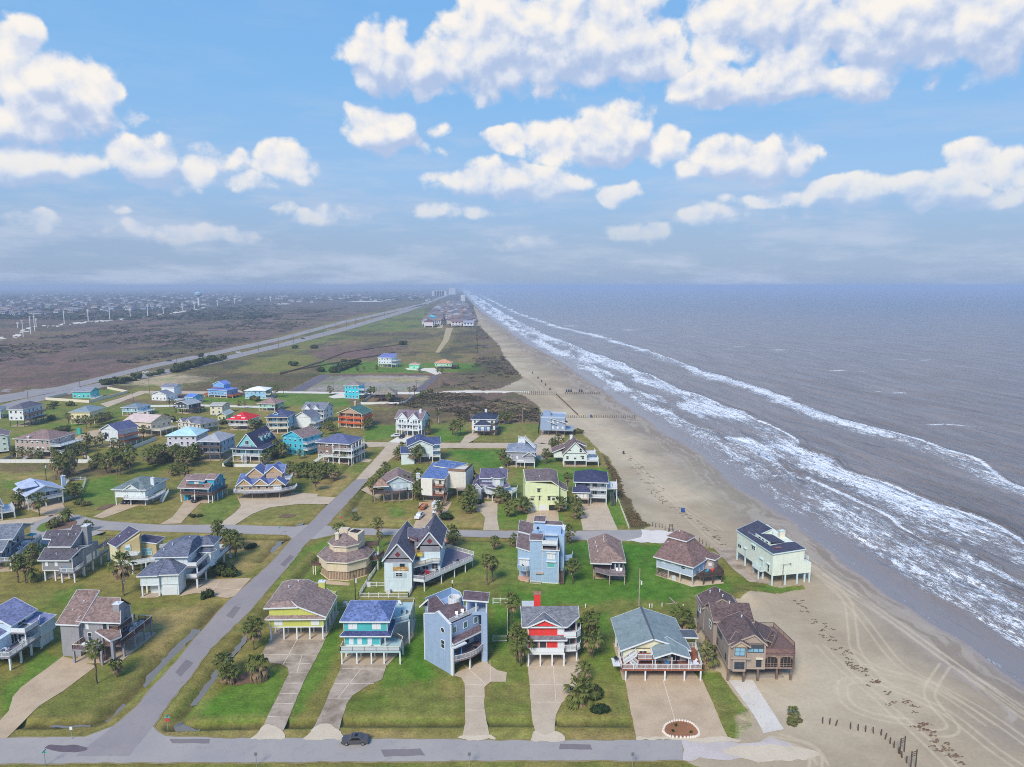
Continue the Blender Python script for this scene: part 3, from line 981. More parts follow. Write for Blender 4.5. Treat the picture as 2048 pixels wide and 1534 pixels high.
def window_meshes(w, h, style, fr, gl):
 k = (round(w, 2), round(h, 2), style, fr.name, gl.name)
 if k in _win:
  return _win[k]
 a, f = MB(), MB()
 if style in ('glass', 'slide', 'one', 'blind'):
  a.box(-w / 2, w / 2, -.03, .05, 0, h)
  t = .11 if w > .9 else .09
  f.box(-w / 2 - t, w / 2 + t, -.08, .04, h, h + t)
  f.box(-w / 2 - t, w / 2 + t, -.10, .04, -t, 0)
  f.box(-w / 2 - t, -w / 2, -.08, .04, 0, h)
  f.box(w / 2, w / 2 + t, -.08, .04, 0, h)
  n = max(1, int(round(w / 0.95))) if style != 'one' else 1
  for i in range(1, n):
   x = -w / 2 + w * i / n
   f.box(x - .05, x + .05, -.06, .03, 0, h)
  if style == 'blind':
   f.box(-w / 2, w / 2, -.05, .02, h * .5, h)
  if style in ('glass', 'blind'):
   f.box(-w / 2, w / 2, -.055, .03, h * .5 - .035, h * .5 + .035)
 elif style == 'round':
  n = 20
  a.poly([(math.cos(2 * math.pi * i / n) * w / 2, -.03, h / 2 + math.sin(2 * math.pi * i / n) * w / 2) for i in range(n)], [tuple(range(n))])
  for i in range(n):
   t0, t1 = 2 * math.pi * i / n, 2 * math.pi * (i + 1) / n
   f.bar((math.cos(t0) * w * .55, -.04, h / 2 + math.sin(t0) * w * .55), (math.cos(t1) * w * .55, -.04, h / 2 + math.sin(t1) * w * .55), .14, .1, up=(0, 1, 0))
 elif style == 'shut':
  n = max(1, int(round(w / 0.8)))
  for i in range(n):
   a.box(-w / 2 + w * i / n + .015, -w / 2 + w * (i + 1) / n - .015, -.07, .02, 0, h)
  for i in range(int(h / .3)):
   a.box(-w / 2, w / 2, -.085, -.06, .15 + i * .3, .17 + i * .3)
 elif style == 'gar':
  a.box(-w / 2, w / 2, -.05, .02, 0, h)
  for i in range(4):
   a.box(-w / 2 + .05, w / 2 - .05, -.07, -.045, h * i / 4 + .05, h * (i + 1) / 4 - .04)
 elif style == 'door':
  a.box(-w / 2, w / 2, -.06, .02, 0, h)
  f.box(-w / 2 - .08, -w / 2, -.09, .02, 0, h + .08)
  f.box(w / 2, w / 2 + .08, -.09, .02, 0, h + .08)
  f.box(-w / 2, w / 2, -.09, .02, h, h + .08)
 am = a.mesh('pane', gl)
 fm = f.mesh('frame', fr) if f.v else None
 _win[k] = (am, fm)
 return _win[k]


class House:
 def __init__(s, label, FL, FR=None, yaw=None, name='beach_house', group=None, cat='house', wall=None, roof=None, trim=None, pile=None):
  a = G(*FL)
  if yaw is None:
   b = G(*FR)
   yaw = math.degrees(math.atan2(b[1] - a[1], b[0] - a[0]))
  s.a, s.yaw = a, R(yaw)
  s.o = tag(empty(name, (a[0], a[1], 0), s.yaw), label, cat, group)
  s.wm, s.rm, s.tm, s.pm = wall, roof, trim or WHITE, pile or trim or WHITE

 def world(s, u, v, z=0.0):
  c, q = math.cos(s.yaw), math.sin(s.yaw)
  return Vector((s.a[0] + u * c - v * q, s.a[1] + u * q + v * c, z))

 # solids ---------------------------------------------------------
 def box(s, name, u0, u1, v0, v1, z0, z1, m, parent=None):
  b = MB()
  b.box(u0, u1, v0, v1, z0, z1)
  return b.build(name, m, parent or s.o)

 def wall(s, u0, u1, v0, v1, z0, z1, m=None, band=True):
  o = s.box('wall', u0, u1, v0, v1, z0, z1, m or s.wm)
  if band:                                             # corner boards and a belt at the foot
   t = MB()
   for u in (u0, u1):
    for v in (v0, v1):
     t.box(u - .07, u + .07, v - .07, v + .07, z0 - .01, z1 + .01)
   t.box(u0 - .05, u1 + .05, v0 - .05, v1 + .05, z0 - .02, z0 + .22)
   t.build('corner_trim', s.tm, o)
  return o

 def wallpoly(s, pts, z0, z1, m=None, name='wall'):
  b = MB()
  b.prism(pts, z0, z1)
  return b.build(name, m or s.wm, s.o)

 def sheets(s, polys, m=None, th=.2, name='roof', fascia=True, parent=None):
  """roof planes given by their corners, counter-clockwise seen from above"""
  b, f = MB(), MB()
  edges = {}
  key = lambda p: tuple(round(c, 2) for c in p)
  for pts in polys:
   b.sheet(pts, th)
   for i in range(len(pts)):
    e = (key(pts[i]), key(pts[(i + 1) % len(pts)]))
    edges[e] = edges.get(e, 0) + 1
    edges[(e[1], e[0])] = edges.get((e[1], e[0]), 0) + 1
  o = b.build(name, m or s.rm, parent or s.o)
  if fascia:
   for pts in polys:
    for i in range(len(pts)):
     p, q = Vector(pts[i]), Vector(pts[(i + 1) % len(pts)])
     if edges[(key(p), key(q))] > 1:
      continue
     d = (q - p).normalized()
     n = d.cross(Vector((0, 0, 1)))
     if n.length < .1:
      continue
     n = n.normalized() * .035
     dz = Vector((0, 0, -th * .5 - .02))
     f.bar(p + n + dz, q + n + dz, .07, th + .10)
   f.build('fascia', s.tm, o)
  return o

 def gable(s, u0, u1, v0, v1, ze, zr, ax='v', oh=.45, m=None, wm=None, pos=.5, th=.2, ends=True, oe=None):
  """two slopes; the ridge runs along ax, at fraction pos across"""
  oe = oh if oe is None else oe
  if ax == 'v':
   c = u0 + (u1 - u0) * pos
   kl, kr = (zr - ze) / (c - u0), (zr - ze) / (u1 - c)
   zl, zz = ze - oh * kl, ze - oh * kr
   pl = [(u0 - oh, v0 - oe, zl), (c, v0 - oe, zr), (c, v1 + oe, zr), (u0 - oh, v1 + oe, zl)]
   pr = [(c, v0 - oe, zr), (u1 + oh, v0 - oe, zz), (u1 + oh, v1 + oe, zz), (c, v1 + oe, zr)]
   tri = lambda v: [(u0, v, ze - .25), (u1, v, ze - .25), (u1, v, ze - .18), (c, v, zr - .21), (u0, v, ze - .18)]
   e = [tri(v0), tri(v1)]
  else:
   c = v0 + (v1 - v0) * pos
   kl, kr = (zr - ze) / (c - v0), (zr - ze) / (v1 - c)
   zl, zz = ze - oh * kl, ze - oh * kr
   pl = [(u0 - oe, v0 - oh, zl), (u1 + oe, v0 - oh, zl), (u1 + oe, c, zr), (u0 - oe, c, zr)]
   pr = [(u0 - oe, c, zr), (u1 + oe, c, zr), (u1 + oe, v1 + oh, zz), (u0 - oe, v1 + oh, zz)]
   tri = lambda u: [(u, v0, ze - .25), (u, v1, ze - .25), (u, v1, ze - .18), (u, c, zr - .21), (u, v0, ze - .18)]
   e = [tri(u0), tri(u1)]
  o = s.sheets([pl, pr], m, th)
  if ends:
   b = MB()
   b.poly(e[0] + e[1], [(0, 1, 2, 3, 4), (9, 8, 7, 6, 5), (0, 5, 6, 1), (1, 6, 7, 2), (2, 7, 8, 3), (3, 8, 9, 4), (4, 9, 5, 0)])
   b.build('gable_wall', wm or s.wm, s.o)
  return o

 def hip(s, u0, u1, v0, v1, ze, zr, ax=None, oh=.5, m=None, th=.2, inset=None):
  a, b, c, d = u0 - oh, u1 + oh, v0 - oh, v1 + oh
  W, L = b - a, d - c
  ax = ax or ('u' if W > L else 'v')
  if ax == 'u':
   i = min(W / 2 - .05, L / 2 if inset is None else inset)
   r0, r1 = (a + i, (c + d) / 2, zr), (b - i, (c + d) / 2, zr)
   P = [[(a, c, ze), (b, c, ze), r1, r0], [(b, d, ze), (a, d, ze), r0, r1], [(b, c, ze), (b, d, ze), r1], [(a, d, ze), (a, c, ze), r0]]
  else:
   i = min(L / 2 - .05, W / 2 if inset is None else inset)
   r0, r1 = ((a + b) / 2, c + i, zr), ((a + b) / 2, d - i, zr)
   P = [[(a, c, ze), (b, c, ze), r0], [(b, d, ze), (a, d, ze), r1], [(b, c, ze), (b, d, ze), r1, r0], [(a, d, ze), (a, c, ze), r0, r1]]
  return s.sheets(P, m, th)

 def slope(s, u0, u1, v0, v1, ax, za, zb, oh=.35, m=None, z0=None, wm=None, th=.2):
  """mono-pitch roof, za at the low-coordinate side of ax, zb at the other; z0 fills walls below"""
  def zz(u, v):
   return za + (zb - za) * ((u - u0) / (u1 - u0) if ax == 'u' else (v - v0) / (v1 - v0))
  c = [(u0, v0), (u1, v0), (u1, v1), (u0, v1)]
  if z0 is not None:
   s.wallpoly(c, z0, [zz(*p) - th - .02 for p in c], wm)
  c = [(u0 - oh, v0 - oh), (u1 + oh, v0 - oh), (u1 + oh, v1 + oh), (u0 - oh, v1 + oh)]
  return s.sheets([[(u, v, zz(u, v)) for u, v in c]], m, th)

 def deck(s, poly, z, m=None, th=.32, name='deck'):
  b = MB()
  b.prism(poly, z - th, z)
  return b.build(name, m or DECKW, s.o)

 def rail(s, path, z, h=1.05, m=None, style='bal', parent=None, post=1.9, cap=None):
  """railing along a plan path; bal = balusters, panel = solid, cable = thin lines, slat = boards"""
  b, q = MB(), MB()
  m = m or s.tm
  for p0, p1 in zip(path, path[1:]):
   z0 = p0[2] if len(p0) > 2 else z
   z1 = p1[2] if len(p1) > 2 else z
   A, B = Vector((p0[0], p0[1], z0)), Vector((p1[0], p1[1], z1))
   L = (B - A).length
   n = max(1, int(round(L / post)))
   up = Vector((0, 0, 1))
   for i in range(n + 1):
    c = A.lerp(B, i / n)
    b.box(c.x - .055, c.x + .055, c.y - .055, c.y + .055, c.z, c.z + h + .06)
   (q if cap else b).bar(A + up * (h + .03), B + up * (h + .03), .13, .07)
   b.bar(A + up * .12, B + up * .12, .05, .08)
   if style == 'bal':
    k = max(1, int(L / .17))
    for i in range(1, k):
     c = A.lerp(B, i / k)
     b.bar(c + up * .12, c + up * h, .045, .045, up=(1, 0, 0))
   elif style == 'panel':
    b.bar(A + up * (h / 2 + .08), B + up * (h / 2 + .08), .05, h - .16)
   elif style == 'cable':
    for i in range(1, 6):
     b.bar(A + up * h * i / 6, B + up * h * i / 6, .02, .02)
   elif style == 'slat':
    for i in range(1, 5):
     b.bar(A + up * h * i / 4.6, B + up * h * i / 4.6, .035, .13)
  o = b.build('railing', m, parent or s.o)
  if cap:
   q.build('handrail', cap, o)
  return o

 def piles(s, pts, z, r=.15, m=None, z0=-.6, sq=True):
  for u, v in pts:
   b = MB()
   if sq:
    b.box(u - r, u + r, v - r, v + r, z0, z)
   else:
    b.tube((u, v, z0), (u, v, z), r * 1.05, r * .95, 10)
   b.build('piling', m or s.pm, s.o)

 def win(s, face, plane, a, z, w, h, style='glass', fr=None, gl=None):
  if style == 'glass' and int(a * 10 + z * 7 + abs(plane) * 3) % 3 == 0:
   style = 'blind'
  fr = fr or s.tm
  gl = gl or {'shut': WHITE, 'gar': WHITE, 'door': WHITE}.get(style, GLASS)
  am, fm = window_meshes(w, h, style, fr, gl)
  nm = {'shut': 'shutter', 'gar': 'garage_door', 'door': 'door', 'slide': 'glass_door'}.get(style, 'window')
  o = link(bpy.data.objects.new(nm, am), s.o)
  o.location = {'F': (a, plane, z), 'B': (a, plane, z), 'L': (plane, a, z), 'R': (plane, a, z)}[face]
  o.rotation_euler = (0, 0, FACE[face])
  if fm:
   link(bpy.data.objects.new('frame', fm), o)
  return o

 def hood(s, face, plane, a, z, w, m=None):
  """a boxy white awning over a window"""
  b = MB()
  if face == 'F':
   b.box(a - w / 2, a + w / 2, plane - .45, plane - .002, z, z + .22)
  elif face == 'L':
   b.box(plane - .45, plane - .002, a - w / 2, a + w / 2, z, z + .22)
  else:
   b.box(plane + .002, plane + .45, a - w / 2, a + w / 2, z, z + .22)
  b.build('awning', m or s.tm, s.o)

 def stairs(s, p, q, w=1.1, m=None, rails=True):
  """straight flight from p up to q"""
  p, q = Vector(p), Vector(q)
  b = MB()
  n = max(3, int((q.z - p.z) / .19))
  d = q - p
  side = Vector((-d.y, d.x, 0)).normalized() * (w / 2)
  for i in range(n):
   c = p + d * ((i + .5) / n)
   b.bar(c - side, c + side, .30, .05)
  for k in (-1, 1):
   b.bar(p + side * k, q + side * k, .06, .28)
  o = b.build('stairs', m or s.tm, s.o)
  if rails:
   for k in (-1, 1):
    A, B = p + side * k, q + side * k
    s.rail([tuple(A), tuple(B)], 0, .95, m or s.tm, 'bal', o, 1.6)
  return o

 def chimney(s, u0, u1, v0, v1, z0, z1, m=None, cap=None):
  o = s.box('chimney', u0, u1, v0, v1, z0, z1, m or s.wm)
  b = MB()
  b.box(u0 - .12, u1 + .12, v0 - .12, v1 + .12, z1, z1 + .16)
  c = ((u0 + u1) / 2, (v0 + v1) / 2)
  b.tube((c[0], c[1], z1 + .16), (c[0], c[1], z1 + .5), .16)
  b.build('cap', cap or s.tm, o)
  return o

 def vents(s, pts):
  """small roof vents"""
  for u, v, z in pts:
   b = MB()
   b.tube((u, v, z - .25), (u, v, z + .28), .1, n=8)
   b.box(u - .16, u + .16, v - .16, v + .16, z + .28, z + .34)
   b.build('roof_vent', WHITE, s.o)

 def slab(s, pts, m=None):
  b = MB()
  b.prism(pts, -.2, .11)
  return b.build('slab', m or SLAB, s.o)


def grid(us, vs):
 return [(u, v) for u in us for v in vs]


def span(a, b, n):
 return [a + (b - a) * i / (n - 1) for i in range(n)]


# deck furniture: things of their own
def seat_mesh(kind, m):
 b = MB()
 if kind == 'chair':
  b.box(-.3, .3, -.28, .28, .38, .44)
  b.poly([(-.3, .24, .42), (.3, .24, .42), (.3, .5, 1.05), (-.3, .5, 1.05), (-.3, .29, .42), (.3, .29, .42), (.3, .55, 1.04), (-.3, .55, 1.04)], [(0, 1, 2, 3), (7, 6, 5, 4), (3, 2, 6, 7), (0, 3, 7, 4), (1, 5, 6, 2)])
  for x in (-.27, .27):
   b.box(x - .03, x + .03, -.26, -.2, 0, .62)
   b.box(x - .03, x + .03, .22, .28, 0, .62)
   b.box(x - .05, x + .05, -.3, .3, .6, .65)
 elif kind == 'lounger':
  b.box(-.32, .32, -.9, .35, .3, .36)
  b.poly([(-.32, .35, .36), (.32, .35, .36), (.32, .85, .95), (-.32, .85, .95), (-.32, .4, .32), (.32, .4, .32), (.32, .9, .91), (-.32, .9, .91)], [(0, 1, 2, 3), (7, 6, 5, 4), (3, 2, 6, 7), (0, 3, 7, 4), (1, 5, 6, 2)])
  for x in (-.28, .28):
   for y in (-.8, .3):
    b.box(x - .035, x + .035, y - .035, y + .035, 0, .3)
 elif kind == 'table':
  n = 14
  b.prism([(math.cos(2 * math.pi * i / n) * .6, math.sin(2 * math.pi * i / n) * .6) for i in range(n)], .70, .75)
  b.tube((0, 0, 0), (0, 0, .7), .06)
  b.box(-.35, .35, -.05, .05, 0, .05)
  b.box(-.05, .05, -.35, .35, 0, .046)
 elif kind == 'grill':
  b.tube((0, -.35, .8), (0, .35, .8), .28, n=12)
  for x in (-.2, .2):
   for y in (-.3, .3):
    b.box(x - .025, x + .025, y - .025, y + .025, 0, .75)
  b.box(-.5, -.26, -.25, .25, .72, .76)
  b.box(.26, .5, -.25, .25, .72, .76)
 elif kind == 'umbrella':
  b.tube((0, 0, 0), (0, 0, 2.2), .025, n=6)
  n = 10
  b.tube((0, 0, .9), (0, 0, 2.3), .16, .04, n)
  b.tube((0, 0, 0), (0, 0, .08), .25, n=10)
 elif kind == 'openumbrella':
  b.tube((0, 0, 0), (0, 0, 2.3), .03, n=6)
  n = 8
  ring = [(math.cos(2 * math.pi * i / n) * 1.4, math.sin(2 * math.pi * i / n) * 1.4, 1.95) for i in range(n)]
  b.poly(ring + [(0, 0, 2.5)], [(i, (i + 1) % n, n) for i in range(n)])
  b.poly([(x, y, z - .02) for x, y, z in ring] + [(0, 0, 2.46)], [((i + 1) % n, i, n) for i in range(n)])
 elif kind == 'tub':
  b.box(-1.05, 1.05, -1.05, 1.05, 0, .85)
 return b.mesh(kind, m)


_seat = {}
WHITEPL = flat(232, 234, 236, .4)
BLACKPL = flat(38, 38, 42, .5)
REDPL = flat(190, 40, 48, .5)
BLUEPL = flat(60, 130, 190, .5)


def furn(h, kind, u, v, z, rz, m, label, name, cat, group=None):
 k = (kind, m.name)
 if k not in _seat:
  _seat[k] = seat_mesh(kind, m)
 o = link(bpy.data.objects.new(name, _seat[k]))
 o.location = h.world(u, v, z)
 o.rotation_euler = (0, 0, h.yaw + R(rz))
 return tag(o, label, cat, group)
# ------------------------------------------------------------------ the houses nearest the viewpoint, each its own thing
def house_a1():
 h = House('pale blue stilt house with periwinkle roofs and white deck furniture at the left edge', (22, 1340), yaw=87, wall=paint(196, 214, 226), roof=shingle(124, 128, 160))
 h.wall(1.2, 9.2, 3.2, 13, 3, 5.8)
 h.wall(5.2, 11.8, 3.4, 12.5, 5.8, 7.7, band=False)
 h.gable(5.2, 11.8, 3.4, 12.5, 7.7, 10.2, 'u', .6)
 h.gable(-1.5, 5.2, 4.5, 11, 5.9, 7.7, 'u', .5)
 h.wall(8.8, 13.2, -.4, 5, 2.8, 5.5)
 h.wall(9.4, 13.0, .1, 5, 0, 2.8, band=False)
 h.slope(8.8, 13.2, -.4, 5, 'v', 5.7, 6.5, .3)
 h.deck([(-.3, -.3), (9.0, -.3), (9.0, 3.2), (1.2, 3.2), (1.2, 9), (-.3, 9)], 3.0, DECKG)
 h.rail([(-.2, 8.5), (-.2, -.2), (8.8, -.2)], 3.0, 1.05, style='bal')
 h.deck([(4.6, -.2), (8.8, -.2), (11.2, 3.3), (4.6, 3.3)], 5.8, DECKG, .25)
 h.rail([(4.7, 3.2), (4.7, -.1), (8.7, -.1), (11.0, 1.2)], 5.8, 1.0, style='panel')
 h.piles([(0, 0), (3, 0), (6, 0), (9, 0), (0, 4), (0, 8), (4, 5), (8, 5)], 2.75, .17)
 h.piles([(4.8, 0), (8.7, 0)], 5.6, .1, z0=3)
 for i in range(3):
  h.win('F', .1, 9.95 + i * 1.15, .2, 1.0, 2.2, 'gar')
 for a in (5.4, 7.4):
  h.win('F', 3.2, a, 3.15, 1.5, 2.0, 'slide')
 h.win('F', 3.4, 8.2, 6.1, 2.2, 1.3)
 h.win('L', 1.2, 5.4, 3.5, 1.6, 1.2)
 W = 'white deck furniture of the pale blue house at the left edge'
 for u, v, r in ((1.0, 1.6, 160), (1.0, 3.2, 20), (2.3, 2.3, 90), (5.2, 1.4, 30), (6.2, 1.5, 0)):
  furn(h, 'chair', u, v, 3, r, WHITEPL, 'white plastic chair on the lower deck of the pale blue house at the left edge', 'deck_chair', 'chair', W)
 furn(h, 'table', 1.9, 3.3, 3, 0, WHITEPL, 'round white table on the lower deck of the pale blue house at the left edge', 'deck_table', 'table')
 furn(h, 'lounger', 7.2, 1.4, 3, 70, WHITEPL, 'white lounger under the upper balcony of the pale blue house at the left edge', 'deck_lounger', 'lounger')


def house_a2():
 h = House('grey stilt house with brown roofs and a tall grey chimney, brown-railed decks facing the road', (126, 1312), yaw=-5, wall=paint(150, 150, 156), roof=shingle(128, 108, 102), pile=flat(150, 150, 160))
 h.slope(0, 4.2, 0, 6.2, 'v', 8.0, 11.9, .55, z0=0)
 h.wall(4.2, 10.4, .9, 8.5, 2.9, 8.0)
 h.wall(4.2, 9.0, 4, 8.5, 0, 2.9, band=False)
 h.sheets([[(3.7, .1, 8.1), (13.7, .3, 8.1), (10.4, 5.6, 11.2), (4.3, 5.6, 11.2)]])
 h.wallpoly([(4.3, 5.4), (10.2, 5.4), (10.2, 8.5), (4.3, 8.5)], 8, [10.95, 10.95, 8.2, 8.2])
 h.sheets([[(10.4, 5.7, 11.2), (10.4, 9, 8.2), (4.2, 9, 8.2), (4.2, 5.7, 11.2)][::-1]], fascia=False)
 h.chimney(10.5, 12.0, 2.6, 4.0, 5.5, 11.0)
 dk = timber(128, 104, 96)
 h.deck([(4.4, -2.7), (9.4, -2.7), (9.4, .9), (4.4, .9)], 3.2, h.pm)
 h.deck([(9.4, -.4), (13.8, -.4), (13.8, 11.2), (10.4, 11.2), (10.4, .9), (9.4, .9)], 3.3, dk)
 h.deck([(10.4, 1.0), (12.6, 1.0), (12.6, 7), (10.4, 7)], 5.9, dk, .25)
 h.rail([(4.5, .6), (4.5, -2.6), (9.3, -2.6)], 3.2, 1.05, timber(116, 84, 76), cap=CREAM)
 h.rail([(13.7, -.2), (13.7, 11.1), (10.5, 11.1)], 3.3, 1.05, timber(116, 84, 76), cap=CREAM)
 h.rail([(10.5, 1.1), (12.5, 1.1), (12.5, 6.9)], 5.9, 1.0, timber(116, 84, 76), cap=CREAM)
 h.rail([(9.4, -2.6), (11.4, -2.6)], 1.2, 1.0, timber(116, 84, 76))
 h.sheets([[(8.2, -.2, 6.2), (13.0, -2.4, 5.4), (14.1, -.4, 5.4), (12.0, 2.2, 6.4)], [(8.2, -.2, 6.2), (12.0, 2.2, 6.4), (8.3, 1.6, 6.2)]])
 h.piles([(4.6, -2.5), (11.0, -2.7), (7, 0), (13.6, .8)], 3.1, .2)
 h.piles([(12.2, -.7)], 5.3, .3)
 h.piles([(13.6, 4.6)], 8.0, .16)
 h.piles([(13.7, 10.6), (13.7, 8)], 4.2, .15)
 h.piles([(9, -1.8), (9.6, -1)], 5.4, .09, z0=3.2)
 h.win('F', .9, 5.4, 6.0, 1.0, 1.6, 'shut')
 h.win('F', .9, 6.0, 3.3, .8, 1.9)
 h.win('F', .9, 9.6, 6.0, 1.0, 1.7, 'slide')
 h.win('R', 10.4, 3.2, 6.0, 1.6, 1.8, 'slide')
 h.win('R', 10.4, 6.2, 3.4, 1.6, 2.0, 'slide')
 h.stairs((10.2, -1.4, .1), (8.6, .4, 3.2), 1.1, timber(116, 84, 76))
 h.slab([(3.8, -2.9), (14.2, -1.2), (14.3, 11.6), (4.2, 11)])
 h.vents([(1.4, 2.4, 9.4), (2.8, 4.2, 10.6)])
 g = 'white chairs on the right deck of the grey house with brown roofs'
 for v, r in ((5.2, 20), (6.4, -30), (7.4, 60), (8.5, 180), (9.4, 200)):
  furn(h, 'chair', 12.6 - (v % 1) * .6, v, 3.3, r, WHITEPL, 'white chair on the right-hand deck of the grey house with brown roofs', 'deck_chair', 'chair', g)
 furn(h, 'table', 6.3, -1.3, 3.2, 0, WHITEPL, 'round white table on the small front deck of the grey house with brown roofs', 'deck_table', 'table')


def house_a3():
 y = paint(196, 200, 104)
 h = House('lime yellow stilt bungalow with a broad brown clipped-gable roof and yellow chimney', (541, 1280), (648, 1279), wall=y, roof=shingle(136, 118, 112))
 h.wall(0, 12.1, 0, 13.4, 3.0, 5.6)
 b = MB()
 b.poly([(0, 0, 5.6), (12, 0, 5.6), (5.6, 0, 8.1), (0, 0, 8.1), (0, 13, 5.6), (12, 13, 5.6), (5.6, 13, 8.1), (0, 13, 8.1)], [(0, 1, 2, 3), (7, 6, 5, 4), (3, 2, 6, 7), (0, 3, 7, 4), (1, 5, 6, 2)])
 b.build('gable_wall', y, h.o)
 h.sheets([[(-1.0, -.5, 7.9), (1.2, .6, 9.0), (2.0, 12.6, 9.0), (-1.0, 14.0, 7.9)],
              [(1.2, .6, 9.0), (5.0, .6, 9.0), (5.2, 12.6, 9.0), (2.0, 12.6, 9.0)],
              [(5.0, .6, 9.0), (6.6, -.5, 8.3), (13.0, -.6, 5.75), (13.0, 10.2, 5.75), (9.0, 12.6, 7.4), (5.2, 12.6, 9.0)],
              [(-1.0, -.5, 7.9), (6.6, -.5, 8.1), (5.0, .6, 9.0), (1.2, .6, 9.0)]])
 h.sheets([[(-.8, -.75, 5.35), (12.9, -.75, 5.35), (12.2, .02, 5.95), (0, .02, 5.95)]], th=.16)
 h.chimney(8.3, 9.8, 11.3, 12.5, 3, 8.7)
 h.piles(grid(span(.15, 11.9, 5), (.15, 3.4, 6.7, 10, 13.2)), 3.0, .15)
 h.wall(3.6, 6.2, 5, 9, 0, 2.95, band=False)
 for a in (2.0, 10.3):
  h.win('F', 0, a, 3.5, 1.9, 1.35, 'shut')
 for v in (3, 7, 10.5):
  h.win('R', 12.1, v, 3.7, 1.2, 1.1, 'glass')
 h.slab([(-.4, -.3), (12.4, -.3), (12.6, 13.8), (-.4, 13.6)])
 h.vents([(2.2, 8, 9.1), (3.6, 11, 9.1)])


def house_a4():
 h = House('teal stilt house with bright blue shingle roof, white shutters and a wraparound deck', (688, 1328), (803, 1328), wall=paint(82, 182, 186), roof=shingle(96, 112, 154, .38))
 h.wall(-.2, 7.4, 2.2, 10.8, 3.0, 5.9)
 h.wall(-.3, 9.0, 2.2, 11.0, 5.9, 8.8)
 h.hip(-.3, 9.0, 2.2, 11.0, 8.85, 11.2, 'u', .7, inset=3.4)
 h.sheets([[(-1.0, 1.2, 5.7), (9.9, 1.2, 5.7), (9.1, 2.25, 6.4), (-.3, 2.25, 6.4)], [(9.9, 1.2, 5.7), (9.9, 8.2, 5.7), (9.05, 8.2, 6.4), (9.1, 2.25, 6.4)]], shingle(66, 72, 112), .16)
 tile = flat(176, 204, 206, .5)
 h.deck([(-.7, -.2), (12.1, -.2), (12.1, 4.2), (9.0, 7.0), (7.4, 7.0), (7.4, 2.2), (-.7, 2.2)], 3.0, tile)
 h.rail([(-.6, 2.2), (-.6, -.1), (12.0, -.1), (12.0, 4.1), (9.1, 6.9)], 3.0, 1.05, flat(120, 108, 106), 'cable', post=2.5, cap=CREAM)
 h.box('deck_skirt', -.5, 11.9, -.12, -.06, 3.02, 3.85, flat(188, 196, 200))
 h.deck([(9.0, 6.4), (12.9, 8.6), (12.9, 17.2), (8.6, 17.2), (8.6, 11), (9.0, 11)], 5.8, tile)
 h.rail([(9.1, 6.5), (12.8, 8.7), (12.8, 17.1), (8.7, 17.1)], 5.8, 1.05, flat(120, 108, 106), 'cable', post=2.6, cap=CREAM)
 h.piles([(-.4, 0), (2.8, 0), (5.9, 0), (8.6, 0), (12, 0), (-.2, 3), (3, 3), (6, 3), (8.6, 3), (12, 3.9), (0, 8), (4, 8), (7.2, 8)], 2.7, .14)
 h.piles([(12.7, 8.8), (12.7, 13), (12.7, 17), (9.2, 8), (9.2, 17)], 5.5, .17)
 h.piles([(8.6, 1.6)], 5.7, .1, z0=3)
 for a in (1.6, 6.7):
  h.win('F', 2.2, a, 6.75, 1.9, 1.35, 'shut')
 for a in (1.2, 3.0, 5.2):
  h.win('F', 2.2, a, 3.3, 1.0, 1.55, 'shut')
 h.win('R', 9.0, 7.5, 6.2, 1.2, 1.9, 'shut')
 h.win('R', 9.0, 9.4, 6.2, .9, 2.0, 'door')
 h.win('R', 7.4, 4.6, 3.1, 1.8, 2.0, 'slide')
 h.stairs((11.2, 15.5, 3.2), (11.2, 11.2, 5.8), 1.1, BROWNW)
 h.box('shed', .4, 3.2, 4, 5.6, .1, 1.8, flat(196, 204, 208))
 h.slab([(-.6, -.4), (9.5, -.4), (13.2, 12.0), (12.6, 20), (-.4, 19)])
 furn(h, 'table', 5.2, 1.0, 3, 0, WHITEPL, 'small white table at the front rail of the teal house with the blue roof', 'deck_table', 'table')
 furn(h, 'chair', 9.6, 15.6, 5.8, 30, WHITEPL, 'white chair in the far corner of the upper deck of the teal house', 'deck_chair', 'chair')


